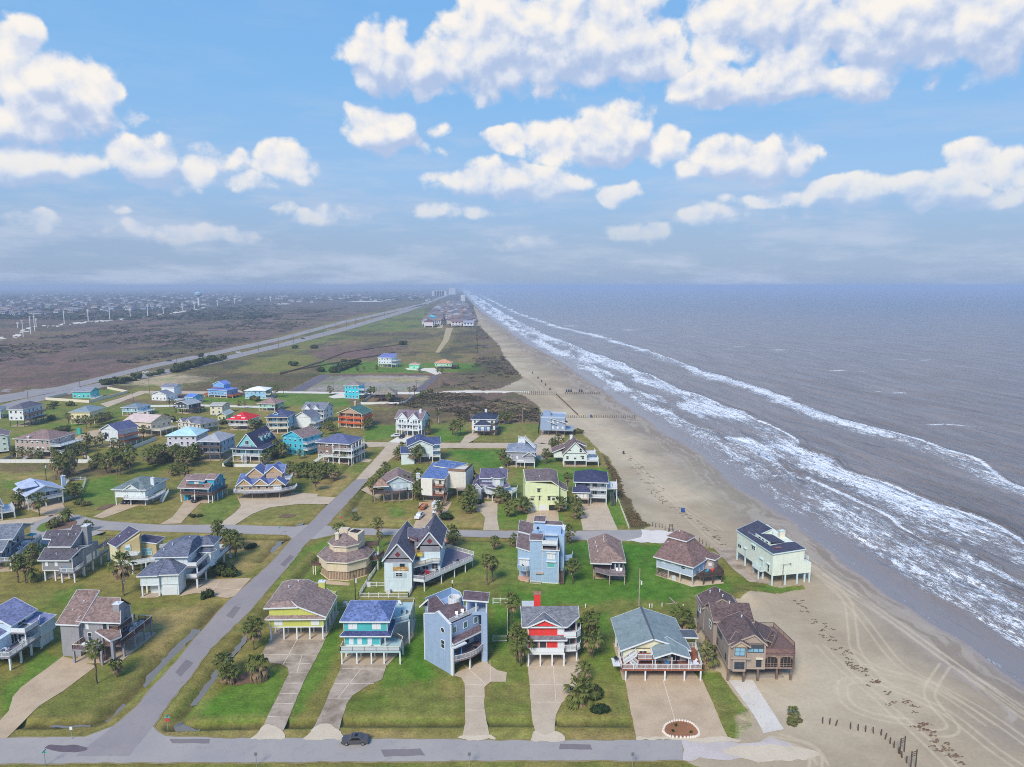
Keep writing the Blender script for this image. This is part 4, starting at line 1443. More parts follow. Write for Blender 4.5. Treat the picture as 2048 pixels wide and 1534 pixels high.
def house_a5():
 w = paint(152, 172, 202)
 br = shingle(104, 88, 92)
 h = House('tall blue modern house with white-edged curved deck, round window and roof terrace', (903, 1350), (976, 1312), wall=w, roof=br)
 b = MB()
 b.prism([(0, 0), (.3, 0), (.3, 8.7), (0, 8.7)], 0, 10.4)                     # the big flank wall
 prof = [(0, 10.4), (8.7, 10.4), (8.7, 10.5), (5.2, 11.7), (4.2, 12.5), (.2, 11.0)]
 n = len(prof)
 b.poly([(0, v, z) for v, z in prof] + [(.3, v, z) for v, z in prof], [tuple(reversed(range(n))), tuple(range(n, 2 * n))] + [(i, (i + 1) % n, n + (i + 1) % n, n + i) for i in range(n)])
 b.build('wall', w, h.o)
 t = MB()
 for p, q in (((0, 0, 0), (0, 0, 11)), ((0, 8.7, 0), (0, 8.7, 10.5))):
  t.bar(p, q, .22, .22)
 for i in range(2, 5):
  p, q = prof[i], prof[i + 1]
  t.bar((.15, p[0], p[1] + .05), (.15, q[0], q[1] + .05), .5, .16)
 t.build('corner_trim', h.tm, h.o)
 h.wallpoly([(.3, 2.6), (9.0, 2.6), (9.0, 8.7), (.3, 8.7)], 0.05, 7.4)
 h.wallpoly([(.3, .7), (8.6, .7), (8.6, 8.7), (.3, 8.7)], 7.4, 10.6)
 h.sheets([[(.3, .9, 11.0), (6.2, .9, 10.9), (6.2, 4.4, 12.4), (.3, 4.4, 12.4)]], fascia=False)
 h.sheets([[(.3, 4.4, 12.4), (6.2, 4.4, 12.4), (6.2, 8.6, 10.7), (.3, 8.6, 10.7)]], fascia=False)
 h.sheets([[(.25, -.35, 6.75), (9.4, -.35, 6.75), (8.8, .75, 7.7), (.25, .75, 7.7)]], th=.2)
 # curved deck
 arc = [(.25 + (9.3) * i / 12, -.3 - 1.35 * math.sin(math.pi * i / 12)) for i in range(13)]
 h.deck(arc + [(9.3, 2.6), (.3, 2.6)], 3.1, timber(140, 120, 124))
 h.rail(arc, 3.1, 1.05, style='bal', post=1.6)
 h.deck([(.3, -.9), (3.4, -1.1), (3.4, .7), (.3, .7)], 6.25, WHITE, .25, 'porch_roof')
 h.rail([(.2, .75), (8.4, .75)], 11.0, .95, style='bal', post=2.6)
 h.piles([(.15, -.3)], 6.2, .2)
 h.piles([(4.3, -1.0), (8.2, -.9)], 2.8, .15)
 # stair tower with roofed lookout
 tw = [(8.7, -1.7), (11.2, .8), (8.2, 4.4), (5.6, 1.9)]
 h.wallpoly([(8.7, -1.7), (11.2, .8), (10.4, 1.8), (7.9, -.7)], 0.02, 11.2)
 h.wallpoly([(10.9, .5), (11.2, .8), (8.2, 4.4), (7.9, 4.1)], .02, 13.6)
 h.wallpoly(tw, 10.62, 11.25)
 h.sheets([[(8.6, -2.2, 13.9), (11.7, .8, 13.9), (8.2, 5.0, 14.2), (5.0, 1.9, 14.2)]])
 h.piles([(8.7, -1.5), (6.0, 1.8), (7.3, .2)], 13.7, .12, z0=11)
 h.rail([(8.7, -1.6), (11, .7)], 11.25, 1.0, style='panel')
 # rear wing with parapet terrace
 h.wallpoly([(1.0, 8.7), (9.8, 8.7), (10.6, 12.2), (3, 12.2)], 0, 10.2)
 h.rail([(3.2, 12.1), (10.5, 12.1), (10.4, 8.9), (8.2, 5.2)], 10.2, 1.7, flat(150, 178, 206), 'panel', cap=WHITE)
 h.sheets([[(.6, 8.2, 10.3), (5.6, 8.2, 10.3), (4.6, 10.2, 12.6), (2.4, 10.2, 12.6)], [(2.4, 10.2, 12.6), (4.6, 10.2, 12.6), (5.8, 12.4, 10.3), (1.6, 12.4, 10.3)]])
 c = MB()
 for i in range(16):
  t0, t1 = math.pi * 2 * i / 16, math.pi * 2 * (i + 1) / 16
  c.bar((6.6 + math.cos(t0) * 1.3, 6.4 + math.sin(t0) * 1.3, 12.1), (6.6 + math.cos(t1) * 1.3, 6.4 + math.sin(t1) * 1.3, 12.1), .22, 1.6)
 c.build('round_parapet', WHITE, h.o)
 h.win('L', 0, 2.6, 8.4, 1.1, 1.1, 'round')
 h.win('L', 0, 2.6, 5.0, 1.0, 1.7)
 for a in (1.5, 4.6, 7.6):
  h.win('F', .7, a, 8.5, 1.0, 1.3, 'one', gl=glassy(84, 120, 118))
 h.win('F', 2.6, 5.9, 3.5, 2.8, 1.9)
 h.win('F', 2.6, 8.2, 3.2, 1.0, 2.1, 'door')
 furn(h, 'lounger', 3.0, 1.7, 11.0, -45, WHITEPL, 'left one of two white loungers on the roof of the tall blue house', 'deck_lounger', 'lounger')
 furn(h, 'lounger', 4.6, 1.7, 11.0, -45, WHITEPL, 'right one of two white loungers on the roof of the tall blue house', 'deck_lounger', 'lounger')
 furn(h, 'grill', 6.6, .2, 3.1, 40, BLACKPL, 'black grill and seats on the curved deck of the tall blue house', 'grill', 'grill')
 furn(h, 'umbrella', 2.4, -.5, 3.1, 0, BLUEPL, 'folded bright blue parasol on the curved deck of the tall blue house', 'parasol', 'parasol')
 furn(h, 'chair', 1.4, -.1, 3.1, 0, BLUEPL, 'bright blue chair at the left end of the curved deck of the tall blue house', 'deck_chair', 'chair')


def house_a6():
 red = paint(226, 64, 60)
 h = House('bright red stilt house with grey shingle roof, white balconies and a red chimney', (1057, 1332), (1130, 1332), wall=red, roof=shingle(112, 114, 120))
 h.wall(0, 7.6, 1.3, 9.5, 2.9, 8.5)
 h.wall(7.6, 10.4, 3.6, 9.5, 2.9, 8.5)
 h.sheets([[(-1.4, .7, 8.45), (8.2, .7, 8.45), (10.9, 3.0, 9.6), (10.9, 5.4, 10.9), (-1.6, 5.2, 10.9)], [(-1.6, 5.2, 10.9), (10.9, 5.4, 10.9), (10.9, 10, 8.5), (-1.6, 10, 8.5)]])
 h.sheets([[(-.3, .5, 8.5), (3.4, .5, 10.2), (3.4, 3.8, 10.3), (-.3, 1.0, 8.6)], [(3.4, .5, 10.2), (7.1, .5, 8.5), (7.1, 1.0, 8.6), (3.4, 3.8, 10.3)]])
 b = MB()
 b.poly([(.2, .9, 8.3), (6.6, .9, 8.3), (3.4, .9, 9.85), (.2, 1.4, 8.3), (6.6, 1.4, 8.3), (3.4, 1.4, 9.85)], [(0, 1, 2), (5, 4, 3), (0, 3, 4, 1), (1, 4, 5, 2), (2, 5, 3, 0)])
 b.build('gable_wall', red, h.o)
 h.sheets([[(-.5, .5, 5.55), (8.2, .5, 5.55), (7.8, 1.32, 6.2), (-.1, 1.32, 6.2)]], th=.15)
 h.deck([(-.2, -.1), (7.7, -.1), (7.7, 1.3), (-.2, 1.3)], 2.95, WHITE)
 h.rail([(-.1, 1.2), (-.1, 0), (7.6, 0), (7.6, 1.2)], 2.95, 1.1, WHITE, 'panel', post=2.6)
 for z in (3.0, 6.0):
  arc = [(7.6, 1.0), (10.2, 1.2), (11.2, 2.4), (11.4, 5.6)]
  h.deck(arc + [(10.4, 5.6), (10.4, 3.6), (7.6, 3.6)], z, WHITE)
  h.rail(arc, z, 1.1, WHITE, 'panel' if z > 4 else 'bal', post=1.5)
 h.piles([(0, 0), (2.5, 0), (5, 0), (7.5, 0), (7.4, 3.4), (10.4, 2.2), (0, 4), (0, 9), (4, 9), (7.5, 9)], 2.7, .15)
 h.box('garage_wall', .2, 7.3, 5.2, 5.4, 0, 2.75, red)
 for a in (1.7, 4.6):
  h.win('F', 5.2, a, .1, 2.4, 2.2, 'gar')
 for a in (1.3, 3.1):
  h.win('F', 1.3, a, 3.0, 1.4, 2.1, 'slide', gl=glassy(64, 66, 66))
 h.win('F', 1.3, 6.9, 3.0, 1.4, 2.2, 'shut')
 h.win('F', 1.3, 6.9, 6.4, 1.5, 1.8, 'shut')
 for z in (3.1, 6.2):
  h.win('F', 3.6, 9.0, z, 2.2, 1.9, 'slide')
 h.win('R', 10.4, 6.5, 6.3, 1.6, 1.7)
 h.chimney(1.4, 2.8, 8.2, 9.4, 8, 12.2, red, flat(170, 120, 96))
 h.sheets([[(-1.2, 10.2, 8.6), (1.6, 10.2, 8.6), (1.6, 12, 8.9), (-1.2, 12, 8.9)]], flat(190, 196, 200))
 h.slab([(-.4, -.3), (11, 0), (11, 9.6), (-.4, 9.6)])


def house_a7():
 h = House('low cream bungalow with broad grey-green gable roof and a white-railed front deck', (1251, 1361), (1402, 1361), wall=paint(226, 220, 188), roof=shingle(126, 140, 142, .12))
 h.wall(0, 13.0, 3.0, 15.8, 2.6, 5.5)
 h.gable(0, 13, 3.0, 15.8, 5.55, 7.9, 'v', .8, pos=.46, oe=.7)
 h.sheets([[(5.85, 2.0, 8.0), (6.15, 2.0, 8.0), (6.25, 16.7, 8.0), (5.75, 16.7, 8.0)]], flat(84, 88, 96), .06, 'ridge_cap', False)
 # front porch under its own gable
 h.sheets([[(5.6, -.5, 5.2), (9.2, -.5, 6.4), (9.2, 4.5, 7.2), (5.6, 2.4, 5.9)], [(9.2, -.5, 6.4), (13.0, -.5, 5.2), (13.0, 2.5, 5.7), (9.2, 4.5, 7.2)]])
 h.piles([(5.9, -.2), (9.3, -.2), (12.7, -.2)], 5.2, .08, z0=2.6)
 dk = timber(156, 96, 74)
 h.deck([(-.9, -.3), (15.6, -.3), (16.5, 8.5), (13, 8.5), (13, 3), (0, 3), (0, 4), (-.9, 4)], 2.6, dk)
 h.rail([(-.8, 3.6), (-.8, -.2), (15.5, -.2), (16.4, 8.4)], 2.6, 1.05, style='bal', post=2.3)
 h.deck([(2.4, .2), (5.6, .2), (5.6, 2.8), (2.4, 2.8)], 4.5, dk, .2)
 h.rail([(2.4, 2.7), (2.4, .3), (5.5, .3), (5.5, 2.7)], 4.5, 1.0, style='bal')
 h.piles([(2.5, .3), (5.5, .3)], 4.4, .07, z0=2.6)
 h.stairs((-.1, 2.1, 2.7), (2.4, 2.1, 4.5), 1.0)
 h.stairs((1.2, 1.2, 3.6), (2.4, .5, 2.7), 1.0)
 h.sheets([[(11.2, 7.6, 5.5), (16.7, 7.6, 5.3), (16.7, 11, 5.3), (11.2, 11, 5.5)]], shingle(92, 98, 108, .12))
 h.piles([(16.3, 7.9), (16.3, 10.7)], 5.2, .08)
 h.rail([(13.2, 8.4), (16.3, 8.4)], 2.6, 1.05)
 h.piles(grid((0, 4, 8, 12), (0, 4.5, 9, 13.5)) + [(15.3, 0), (15.6, 4)], 2.35, .15)
 for a, w in ((1.3, 1.2), (4.0, 1.5), (7.3, 1.2), (8.6, 1.2), (10.8, 1.8)):
  h.win('F', 3.0, a, 2.8 if w > 1.3 else 3.3, w, 2.0 if w > 1.3 else 1.2, 'slide' if w > 1.3 else 'glass')
 h.win('L', 0, 6, 3.6, 1.4, 1.1)
 h.win('R', 13, 5.5, 2.8, 1.8, 2.0, 'slide')
 h.slab([(-.6, .2), (15.2, .2), (13, 15), (-.4, 15)])
 h.deck([(-2.4, 1.2), (-.9, 1.2), (-.9, 4.2), (-2.4, 4.2)], 2.6, WHITE, .2, 'side_platform')
 furn(h, 'grill', -1.6, 2.8, 2.6, 0, BLACKPL, 'black barrel grill on the side platform of the grey-green roofed bungalow', 'grill', 'grill')
 g = 'white chairs at the right front corner of the grey-green roofed bungalow'
 for u, v, r in ((13.6, 1.0, 20), (14.5, 1.8, -70)):
  furn(h, 'chair', u, v, 2.6, r, WHITEPL, 'white chair at the right front corner of the deck of the grey-green roofed bungalow', 'deck_chair', 'chair', g)
 furn(h, 'table', 14.5, .8, 2.6, 0, WHITEPL, 'round white table at the right front corner of the deck of the grey-green roofed bungalow', 'deck_table', 'table')
 furn(h, 'table', 8.6, 1.2, 2.6, 0, BLUEPL, 'blue table under the porch gable of the grey-green roofed bungalow', 'deck_table', 'table')
 for u in (7.3, 10.2):
  furn(h, 'chair', u, 1.3, 2.6, 90 if u < 8 else -90, DARK, 'dark chair beside the blue table under the porch gable of the bungalow', 'deck_chair', 'chair', 'dark chairs under the bungalow porch')


def house_a8():
 w = paint(166, 150, 138)
 h = House('long taupe two-storey stilt house with brown roofs, bay windows and screened porch on the sand', (1457, 1362), (1583, 1364), wall=w, roof=shingle(98, 82, 80), trim=flat(176, 160, 146), pile=timber(124, 104, 94))
 h.wall(-.2, 7.1, 0, 9.5, 2.7, 8.3)
 h.wallpoly([(-.9, 9.5), (7.2, 9.5), (7.2, 16), (-1.3, 16)], 2.7, 8.7)
 h.wallpoly([(-1.4, 16), (6.6, 16), (6.6, 22), (-1.8, 22)], 2.7, 8.3)
 h.gable(-.2, 7.1, 0, 9.5, 8.3, 10.3, 'v', .3, pos=.68)
 h.gable(-.9, 7.2, 9.0, 16, 8.7, 10.9, 'u', .35, pos=.55)
 h.gable(-1.6, 6.6, 16, 22, 8.2, 10.4, 'v', .3, pos=.5)
 h.wallpoly([(.1, -.0), (.5, -.9), (3.0, -.9), (3.5, 0)], 2.6, 8.0)
 h.sheets([[(-.1, -1.2, 8.1), (1.8, -1.2, 9.3), (1.8, 2.6, 9.5), (-.1, .5, 8.2)], [(1.8, -1.2, 9.3), (3.8, -1.2, 8.1), (3.8, .5, 8.2), (1.8, 2.6, 9.5)]])
 b = MB()
 b.poly([(.1, -.9, 8), (3.5, -.9, 8), (1.8, -.9, 9.0), (.1, 0, 8), (3.5, 0, 8), (1.8, 0, 9.0)], [(0, 1, 2), (5, 4, 3), (0, 3, 4, 1), (1, 4, 5, 2), (2, 5, 3, 0)])
 b.build('gable_wall', flat(190, 170, 140), h.o)
 h.box('sill_band', -.1, 3.9, -1.15, -.9, 5.4, 5.65, flat(176, 160, 146))
 gl = glassy(132, 176, 196)
 fr = flat(70, 76, 84)
 h.win('F', -.9, 1.75, 6.1, 1.9, 1.6, fr=fr, gl=gl)
 h.win('F', 0, 5.2, 6.4, 3.0, 1.5, fr=fr, gl=gl)
 h.win('F', -.9, 1.75, 3.3, 1.8, 1.3, fr=fr)
 h.win('F', 0, 5.9, 3.3, .9, 1.6, fr=fr)
 h.hood('F', 0, 5.9, 5.0, 1.4, CREAM)
 for v, z, ww in ((2.0, 3.6, .7), (5.8, 6.2, .7), (7.0, 6.2, .7), (8.2, 6.2, .7), (11, 6.0, 1.4), (8.4, 3.6, .8), (18.5, 6.0, 1.3), (20, 4.0, .9)):
  h.win('L', -.2 if v < 9.5 else (-1.2 if v < 16 else -1.7), v, z, ww, 1.5 if z > 4 else 1.2, fr=fr if ww < 1 else WHITE)
 # screened porch with a roof deck
 sc_ = timber(150, 130, 118)
 h.wallpoly([(7.1, 9.0), (13.0, 9.0), (13.0, 9.2), (7.1, 9.2)], 2.7, 5.6)
 b = MB()
 for p, q in (((7.15, .5), (13.1, .5)), ((13.1, .5), (13.4, 9))):
  A, B = Vector((*p, 0)), Vector((*q, 0))
  n = 2
  for i in range(n + 1):
   c = A.lerp(B, i / n)
   b.box(c.x - .22, c.x + .22, c.y - .12, c.y + .12, 2.6, 5.6)
  b.bar(A + Vector((0, 0, 5.4)), B + Vector((0, 0, 5.4)), .16, .45)
  b.bar(A + Vector((0, 0, 2.75)), B + Vector((0, 0, 2.75)), .16, .3)
  for i in range(1, 9):
   c = A.lerp(B, i / 9)
   b.box(c.x - .03, c.x + .03, c.y - .03, c.y + .03, 2.8, 5.3)
  for z in (3.3, 3.7):
   b.bar(A + Vector((0, 0, z)), B + Vector((0, 0, z)), .05, .05)
 pr = b.build('screened_porch', sc_, h.o)
 s_ = MB()
 s_.box(7.3, 13.0, .62, .66, 2.9, 5.2)
 s_.box(12.98, 13.02, .7, 8.8, 2.9, 5.2)
 s_.build('screen', flat(44, 40, 40, .6), pr)
 for i in range(2):
  a = MB()
  for sx in (-1, 1):
   cx = 8.65 + i * 2.95 + sx * 1.25
   a.poly([(cx, .45, 5.2), (cx - sx * .6, .45, 5.2), (cx, .45, 4.6), (cx, .6, 5.2), (cx - sx * .6, .6, 5.2), (cx, .6, 4.6)], [(0, 1, 2), (5, 4, 3), (0, 3, 4, 1), (1, 4, 5, 2), (2, 5, 3, 0)])
  a.build('arch', sc_, pr)
 dk = timber(122, 98, 92)
 h.deck([(7.1, .3), (13.3, .3), (14.2, 3.0), (12.8, 11.6), (7.2, 11.6)], 5.95, dk, .35)
 h.deck([(7.1, .5), (13.1, .5), (13.4, 9), (7.1, 9)], 2.75, dk, .25, 'porch_floor')
 h.rail([(7.3, .4), (13.2, .4)], 5.95, .95, timber(128, 100, 94), 'panel', post=3)
 h.rail([(13.2, .4), (14.1, 3.0), (12.7, 11.5), (9.5, 11.5)], 5.95, 1.05, timber(128, 100, 94), 'bal', post=2.4)
 h.sheets([[(7.1, 2.6, 8.2), (9.9, 3.4, 6.6), (12.0, 8.6, 6.5), (11.2, 10.6, 6.6), (7.1, 10.6, 8.4)]], th=.16)
 h.stairs((8.0, 1.4, 6.0), (11.2, 6.6, 6.9), 1.2, timber(130, 112, 104))
 h.piles([(-.1, .3), (2.9, -.2), (5.9, .2), (10.0, 1.0), (11.2, 2.6), (12.8, .8), (13.2, 5), (13.0, 8.8), (-.8, 8), (-1.2, 14), (-1.6, 20), (3, 8), (6.8, 8), (3, 15), (6.8, 15), (6.4, 21), (7.2, 4)], 2.6, .19)
 h.vents([(1.0, 20.5, 9.9), (3.0, 19.8, 10.4), (3.0, 17.2, 10.4), (3.2, 12.6, 11.0), (4.4, 7.5, 10.3)])
 h.slab([(3.0, .6), (11.8, 1.6), (12, 6), (3, 8)], concrete(150, 142, 132))


def house_b0():
 h = House('grey-roofed stilt house with a white railed deck, tub and teal parasol, at the left edge', (14, 1135), (80, 1100), yaw=101, wall=paint(168, 172, 180), roof=shingle(112, 118, 128))
 h.wall(4.2, 16, 2.2, 12, 3, 7.4)
 h.wall(-2.4, 4.2, .6, 9, 3, 6.4)
 h.gable(4.2, 16, 0.0, 12, 7.5, 9.8, 'v', .6, pos=.5)
 h.gable(-2.4, 4.2, -.2, 9, 6.2, 7.9, 'v', .6, pos=.5)
 h.deck([(-3, -2.6), (15.5, -2.8), (15.5, 2.4), (4.2, 2.4), (4.2, .6), (-3, .6)], 3, DECKG)
 h.rail([(-2.9, .5), (-2.9, -2.5), (15.4, -2.7), (15.4, 2)], 3, 1.05)
 h.piles([(u, v) for u in (-2.7, 1.2, 5, 9, 13, 15) for v in (-2.4, 2.5)], 2.75, .2)
 for a in (0, 2.4, 6, 9, 12):
  h.win('F', .6 if a < 4 else 2.2, a, 3.2, 1.5, 2.0, 'slide')
 h.slab([(-3, -2.8), (10, -2.8), (12, 6), (-3, 6)])
 furn(h, 'openumbrella', 13.4, -1.0, 3, 0, flat(60, 180, 180), 'open teal parasol on the deck of the grey-roofed house at the left edge', 'parasol', 'parasol')
 furn(h, 'tub', 10.6, -.6, 3, 10, WHITEPL, 'square white hot tub on the deck of the grey-roofed house at the left edge', 'hot_tub', 'hot tub')
 for u in (5.6, 6.8):
  furn(h, 'chair', u, -1.0, 3, 20, WHITEPL, 'white chair on the deck of the grey-roofed house at the left edge', 'deck_chair', 'chair', 'white chairs on the deck of the grey-roofed house at the left edge')


def house_b1():
 h = House('grey stilt house with dark stepped shingle roofs, a big chimney and white-railed side deck', (122, 1167), yaw=0, wall=paint(142, 144, 150), roof=shingle(88, 84, 92))
 h.wall(-5.6, 2.6, 1.5, 12, 3, 6.3)
 h.wallpoly([(-4.8, 4.5), (1.2, 4.5), (1.2, 12), (-4.8, 12)], 6, 8.8)
 h.sheets([[(-6.4, .9, 6.2), (2.1, .9, 6.2), (3.3, 4.9, 8.2), (3.9, 5.8, 8.2), (3.9, 6.6, 8.2), (-6.9, 5.0, 8.3)]])
 h.sheets([[(-5.4, 4.0, 8.9), (1.0, 4.0, 8.9), (1.6, 8.6, 12.0), (-8.4, 8.6, 12.0), (-8.2, 6.2, 10.4), (-5.6, 6.0, 10.3)], [(-8.4, 8.6, 12.0), (1.6, 8.6, 12.0), (1.6, 12.6, 8.9), (-8.4, 12.6, 8.9)]])
 h.wallpoly([(-7.6, 7.4), (-4.8, 7.4), (-4.8, 12), (-7.6, 12)], 3, 9.0)
 h.wallpoly([(1.0, 4.8), (1.25, 4.8), (1.25, 8.6), (1.0, 8.6)], 8.5, [9.1, 9.1, 11.8, 11.8])
 h.wallpoly([(1.0, 8.6), (1.25, 8.6), (1.25, 12.2), (1.0, 12.2)], 8.5, [11.8, 11.8, 9.0, 9.0])
 h.wallpoly([(2.6, 4.2), (3.6, 5.2), (3.6, 12), (2.6, 12)], 3, 7.6)
 h.chimney(1.4, 2.9, 8.6, 10.6, 5, 13.0)
 h.gable(-1.6, .6, 9.2, 11.4, 11.9, 12.9, 'u', .4)
 h.deck([(-.6, .4), (3.6, .4), (3.6, 17), (2.6, 17), (2.6, 1.6), (-.6, 1.6)], 3, DECKG)
 h.deck([(2.6, 12), (5.2, 12), (5.2, 17.5), (2.6, 17.5)], 5.6, DECKW, .25)
 h.rail([(-.5, 1.5), (-.5, .5), (3.5, .5), (3.5, 12), (3.5, 17)], 3, 1.05)
 h.rail([(2.7, 17.4), (5.1, 17.4), (5.1, 12.1)], 5.6, 1.0, DECKW)
 h.piles([(0, .7), (3.4, .7), (3.4, 5), (3.4, 9), (3.4, 13), (3.4, 16.5), (-5.3, 1.8), (-2.5, 1.8), (.2, 3.4), (-5.3, 6), (-2.5, 6), (2.4, 6), (5, 15)], 2.8, .17)
 for a in (-4.4, -1.8):
  h.win('F', 1.5, a, 4.3, .8, 1.3, 'shut')
 h.win('R', 3.6, 7.2, 3.2, 2.4, 2.2, 'shut')
 h.win('R', 3.6, 9.6, 3.2, 1.0, 2.1, 'shut')
 h.win('R', 3.6, 11.4, 3.2, 1.0, 2.1, 'shut')
 h.win('F', 7.4, -6.2, 7.0, .9, 1.5, 'shut')
 h.slab([(-7.3, 3.3), (1, 3.3), (2.4, 11), (-6, 11)])
 h.vents([(-6.6, 7.2, 11), (-4.2, 7.2, 11.1), (-1.4, 7.2, 11.1), (.6, 7.2, 11.1), (-2.4, 2.8, 7.2), (2.4, 4.4, 8)])
 furn(h, 'chair', .4, 1.0, 3, 0, BLUEPL, 'blue chair at the front corner of the white-railed deck of the dark-roofed grey house', 'deck_chair', 'chair')
 furn(h, 'grill', 2.4, 2.2, 3, 0, BLACKPL, 'black grill on the white-railed deck of the dark-roofed grey house', 'grill', 'grill')


def house_b2():
 tan = paint(192, 174, 128)
 h = House('tan house with dark sloping mono-pitch roofs and white slatted balconies, behind a tall palm', (224, 1140), (262, 1153), wall=tan, roof=shingle(80, 76, 96))
 side = paint(222, 216, 180)
 h.wallpoly([(-2, 1), (3.2, 0), (4.6, 5.6), (-.6, 6.4)], 2.6, [7.0, 7.4, 10.2, 10.2], side)
 h.sheets([[(-2.6, .8, 7.3), (3.6, -.4, 7.6), (5.2, 5.6, 10.8), (-1.2, 6.6, 10.8)]])
 h.wallpoly([(3.2, .2), (7.0, 4.4), (4.8, 6.4), (3.6, 4.4)], 2.6, [7.2, 9.8, 10.2, 9.4])
 h.wallpoly([(4.6, 5.0), (8.6, 8.2), (6.2, 12), (2.2, 9)], 2.6, [7.2, 6.6, 6.6, 7.4])
 h.sheets([[(3.6, 4.6, 7.9), (9.0, 8.2, 6.9), (6.4, 12.6, 6.9), (1.6, 9.4, 7.9)]])
 h.wallpoly([(-1, 1.4), (3.0, .8), (4, 5), (0, 6)], 0, 2.6, timber(160, 140, 110))
 ff = math.degrees(math.atan2(4.2, 3.8))
 for (c, w, z, hh) in (((5.0, 2.1), 1.2, 6.2, 1.5), ((6.6, 6.55), 2.4, 3.6, 1.9)):
  o = h.win('F', c[1], c[0], z, w, hh, 'glass', gl=TEALGL)
  o.rotation_euler = (0, 0, R(ff if c[0] < 6 else 38.7))
  o.location = (c[0] + .04, c[1] - .06, z)
 h.deck([(3.4, -.6), (5.0, -1.0), (8.6, 2.6), (7.0, 4.4)], 5.4, WHITE, .2)
 h.rail([(3.5, -.5), (5.0, -.9), (8.4, 2.7)], 5.4, 1.0, style='slat')
 h.deck([(4.6, -1), (8.4, 1.0), (11.4, 6.6), (8.6, 8.2)], 3.0, WHITE, .25)
 h.rail([(4.8, -.9), (8.3, 1.1), (11.2, 6.6)], 3.0, 1.05, style='slat')
 h.rail([(8.8, 9), (10.6, 11.6), (8.6, 13)], 5.2, 1.0, style='slat')
 h.piles([(4.8, -.8), (8.2, 1.2), (10, 4), (11, 6.4), (7, 4.4), (8.6, 8)], 2.8, .17)
 h.vents([(0, 3, 8.9), (2, 4.6, 9.8)])


def house_b3():
 w = paint(214, 226, 232)
 h = House('large white house with slate grey hip roofs and long white-railed side balconies', (284, 1195), (314, 1194), wall=w, roof=shingle(98, 104, 120, .32))
 h.wall(-.2, 4.4, .3, 6, 3.0, 5.9)
 h.wall(4.4, 9.0, .8, 6, 3.0, 5.9)
 h.wall(4.6, 9.0, .9, 5.8, 0, 2.98, band=False)
 h.wall(1.2, 4.6, 2.4, 6, 0, 2.98, band=False)
 h.sheets([[(-.9, -.3, 5.9), (4.3, -.3, 5.9), (4.4, .2, 5.9), (9.5, .2, 5.9), (4.5, 6.2, 8.6)], [(-.9, 9, 5.9), (-.9, -.3, 5.9), (4.5, 6.2, 8.6)], [(9.5, .2, 5.9), (9.6, 6, 5.9), (4.5, 6.2, 8.6)]])
 h.wall(1.4, 9.6, 6, 17, 3.0, 8.8)
 h.sheets([[(.7, 5.3, 8.7), (10.2, 5.0, 8.7), (9.6, 10.5, 11.2), (5.6, 10.8, 11.2)], [(10.2, 5.0, 8.7), (10.9, 15.5, 8.7), (9.8, 14.6, 11.2), (9.6, 10.5, 11.2)], [(.7, 17.6, 8.7), (.7, 5.3, 8.7), (5.6, 10.8, 11.2), (5.8, 14.6, 11.2)], [(5.6, 10.8, 11.2), (9.6, 10.5, 11.2), (9.8, 14.6, 11.2), (5.8, 14.6, 11.2)], [(5.8, 14.6, 11.2), (9.8, 14.6, 11.2), (10.9, 17.6, 8.9), (.7, 17.6, 8.7)]])
 h.wall(9.6, 13.6, 15, 19, 3, 8.6)
 h.hip(9.0, 13.8, 13.5, 19.5, 8.7, 10.6, 'u', .4)
 h.wallpoly([(10.8, 12.6), (13.6, 12.0), (14.2, 13.4), (13.6, 15), (10.8, 15)], 3, 7.2)
 h.sheets([[(10.4, 12.2, 7.2), (13.8, 11.6, 7.2), (14.8, 13.4, 7.2), (12.6, 14.4, 8.4)], [(10.4, 12.2, 7.2), (12.6, 14.4, 8.4), (10.4, 15.2, 8.4)]])
 h.deck([(9.6, 4.4), (12.5, 4.4), (14.6, 26), (9.6, 26)], 3.0, DECKG)
 h.rail([(9.7, 4.5), (12.4, 4.5), (14.5, 26), (11, 26)], 3.0, 1.05, style='panel', post=2.2)
 h.deck([(9.6, 5.2), (12.3, 5.2), (12.8, 12.4), (9.6, 12.4)], 5.9, DECKG)
 h.rail([(9.7, 5.3), (12.2, 5.3), (12.7, 12.3)], 5.9, 1.0, style='panel', post=2.2)
 h.piles([(12.3, 4.7), (12.7, 10), (13.4, 16), (14.0, 21), (14.4, 25.6), (9.8, 10), (9.8, 16)], 2.8, .2)
 h.piles([(12.2, 5.5), (12.6, 12)], 5.8, .14, z0=3)
 h.piles([(0, .6), (4.2, .6), (.1, 3)], 2.98, .18)
 h.win('F', .8, 6.0, 3.4, .9, 1.7, 'shut')
 h.win('F', .9, 6.9, .1, 3.4, 2.3, 'gar')
 h.win('F', 6, 8.0, 6.6, 1.1, 1.5, 'shut')
 for v in (2.2, 3.4, 4.6):
  h.win('R', 9.0, v, 3.4, .9, 1.9, 'shut')
 h.win('R', 9.0, 3.4, .1, 4.0, 2.3, 'gar')
 for v in (6.8, 8.4, 10, 11.6):
  h.win('R', 9.6, v, 6.2, 1.1, 2.1, 'shut')
  h.win('R', 9.6, v, 3.2, 1.1, 2.1, 'shut')
 h.slab([(-.4, -.2), (4.2, -.2), (4.2, 2.4), (-.4, 2.4)])
 h.vents([(3.2, 7.4, 9.9), (4.8, 9.2, 10.8), (8, 13, 11.2)])


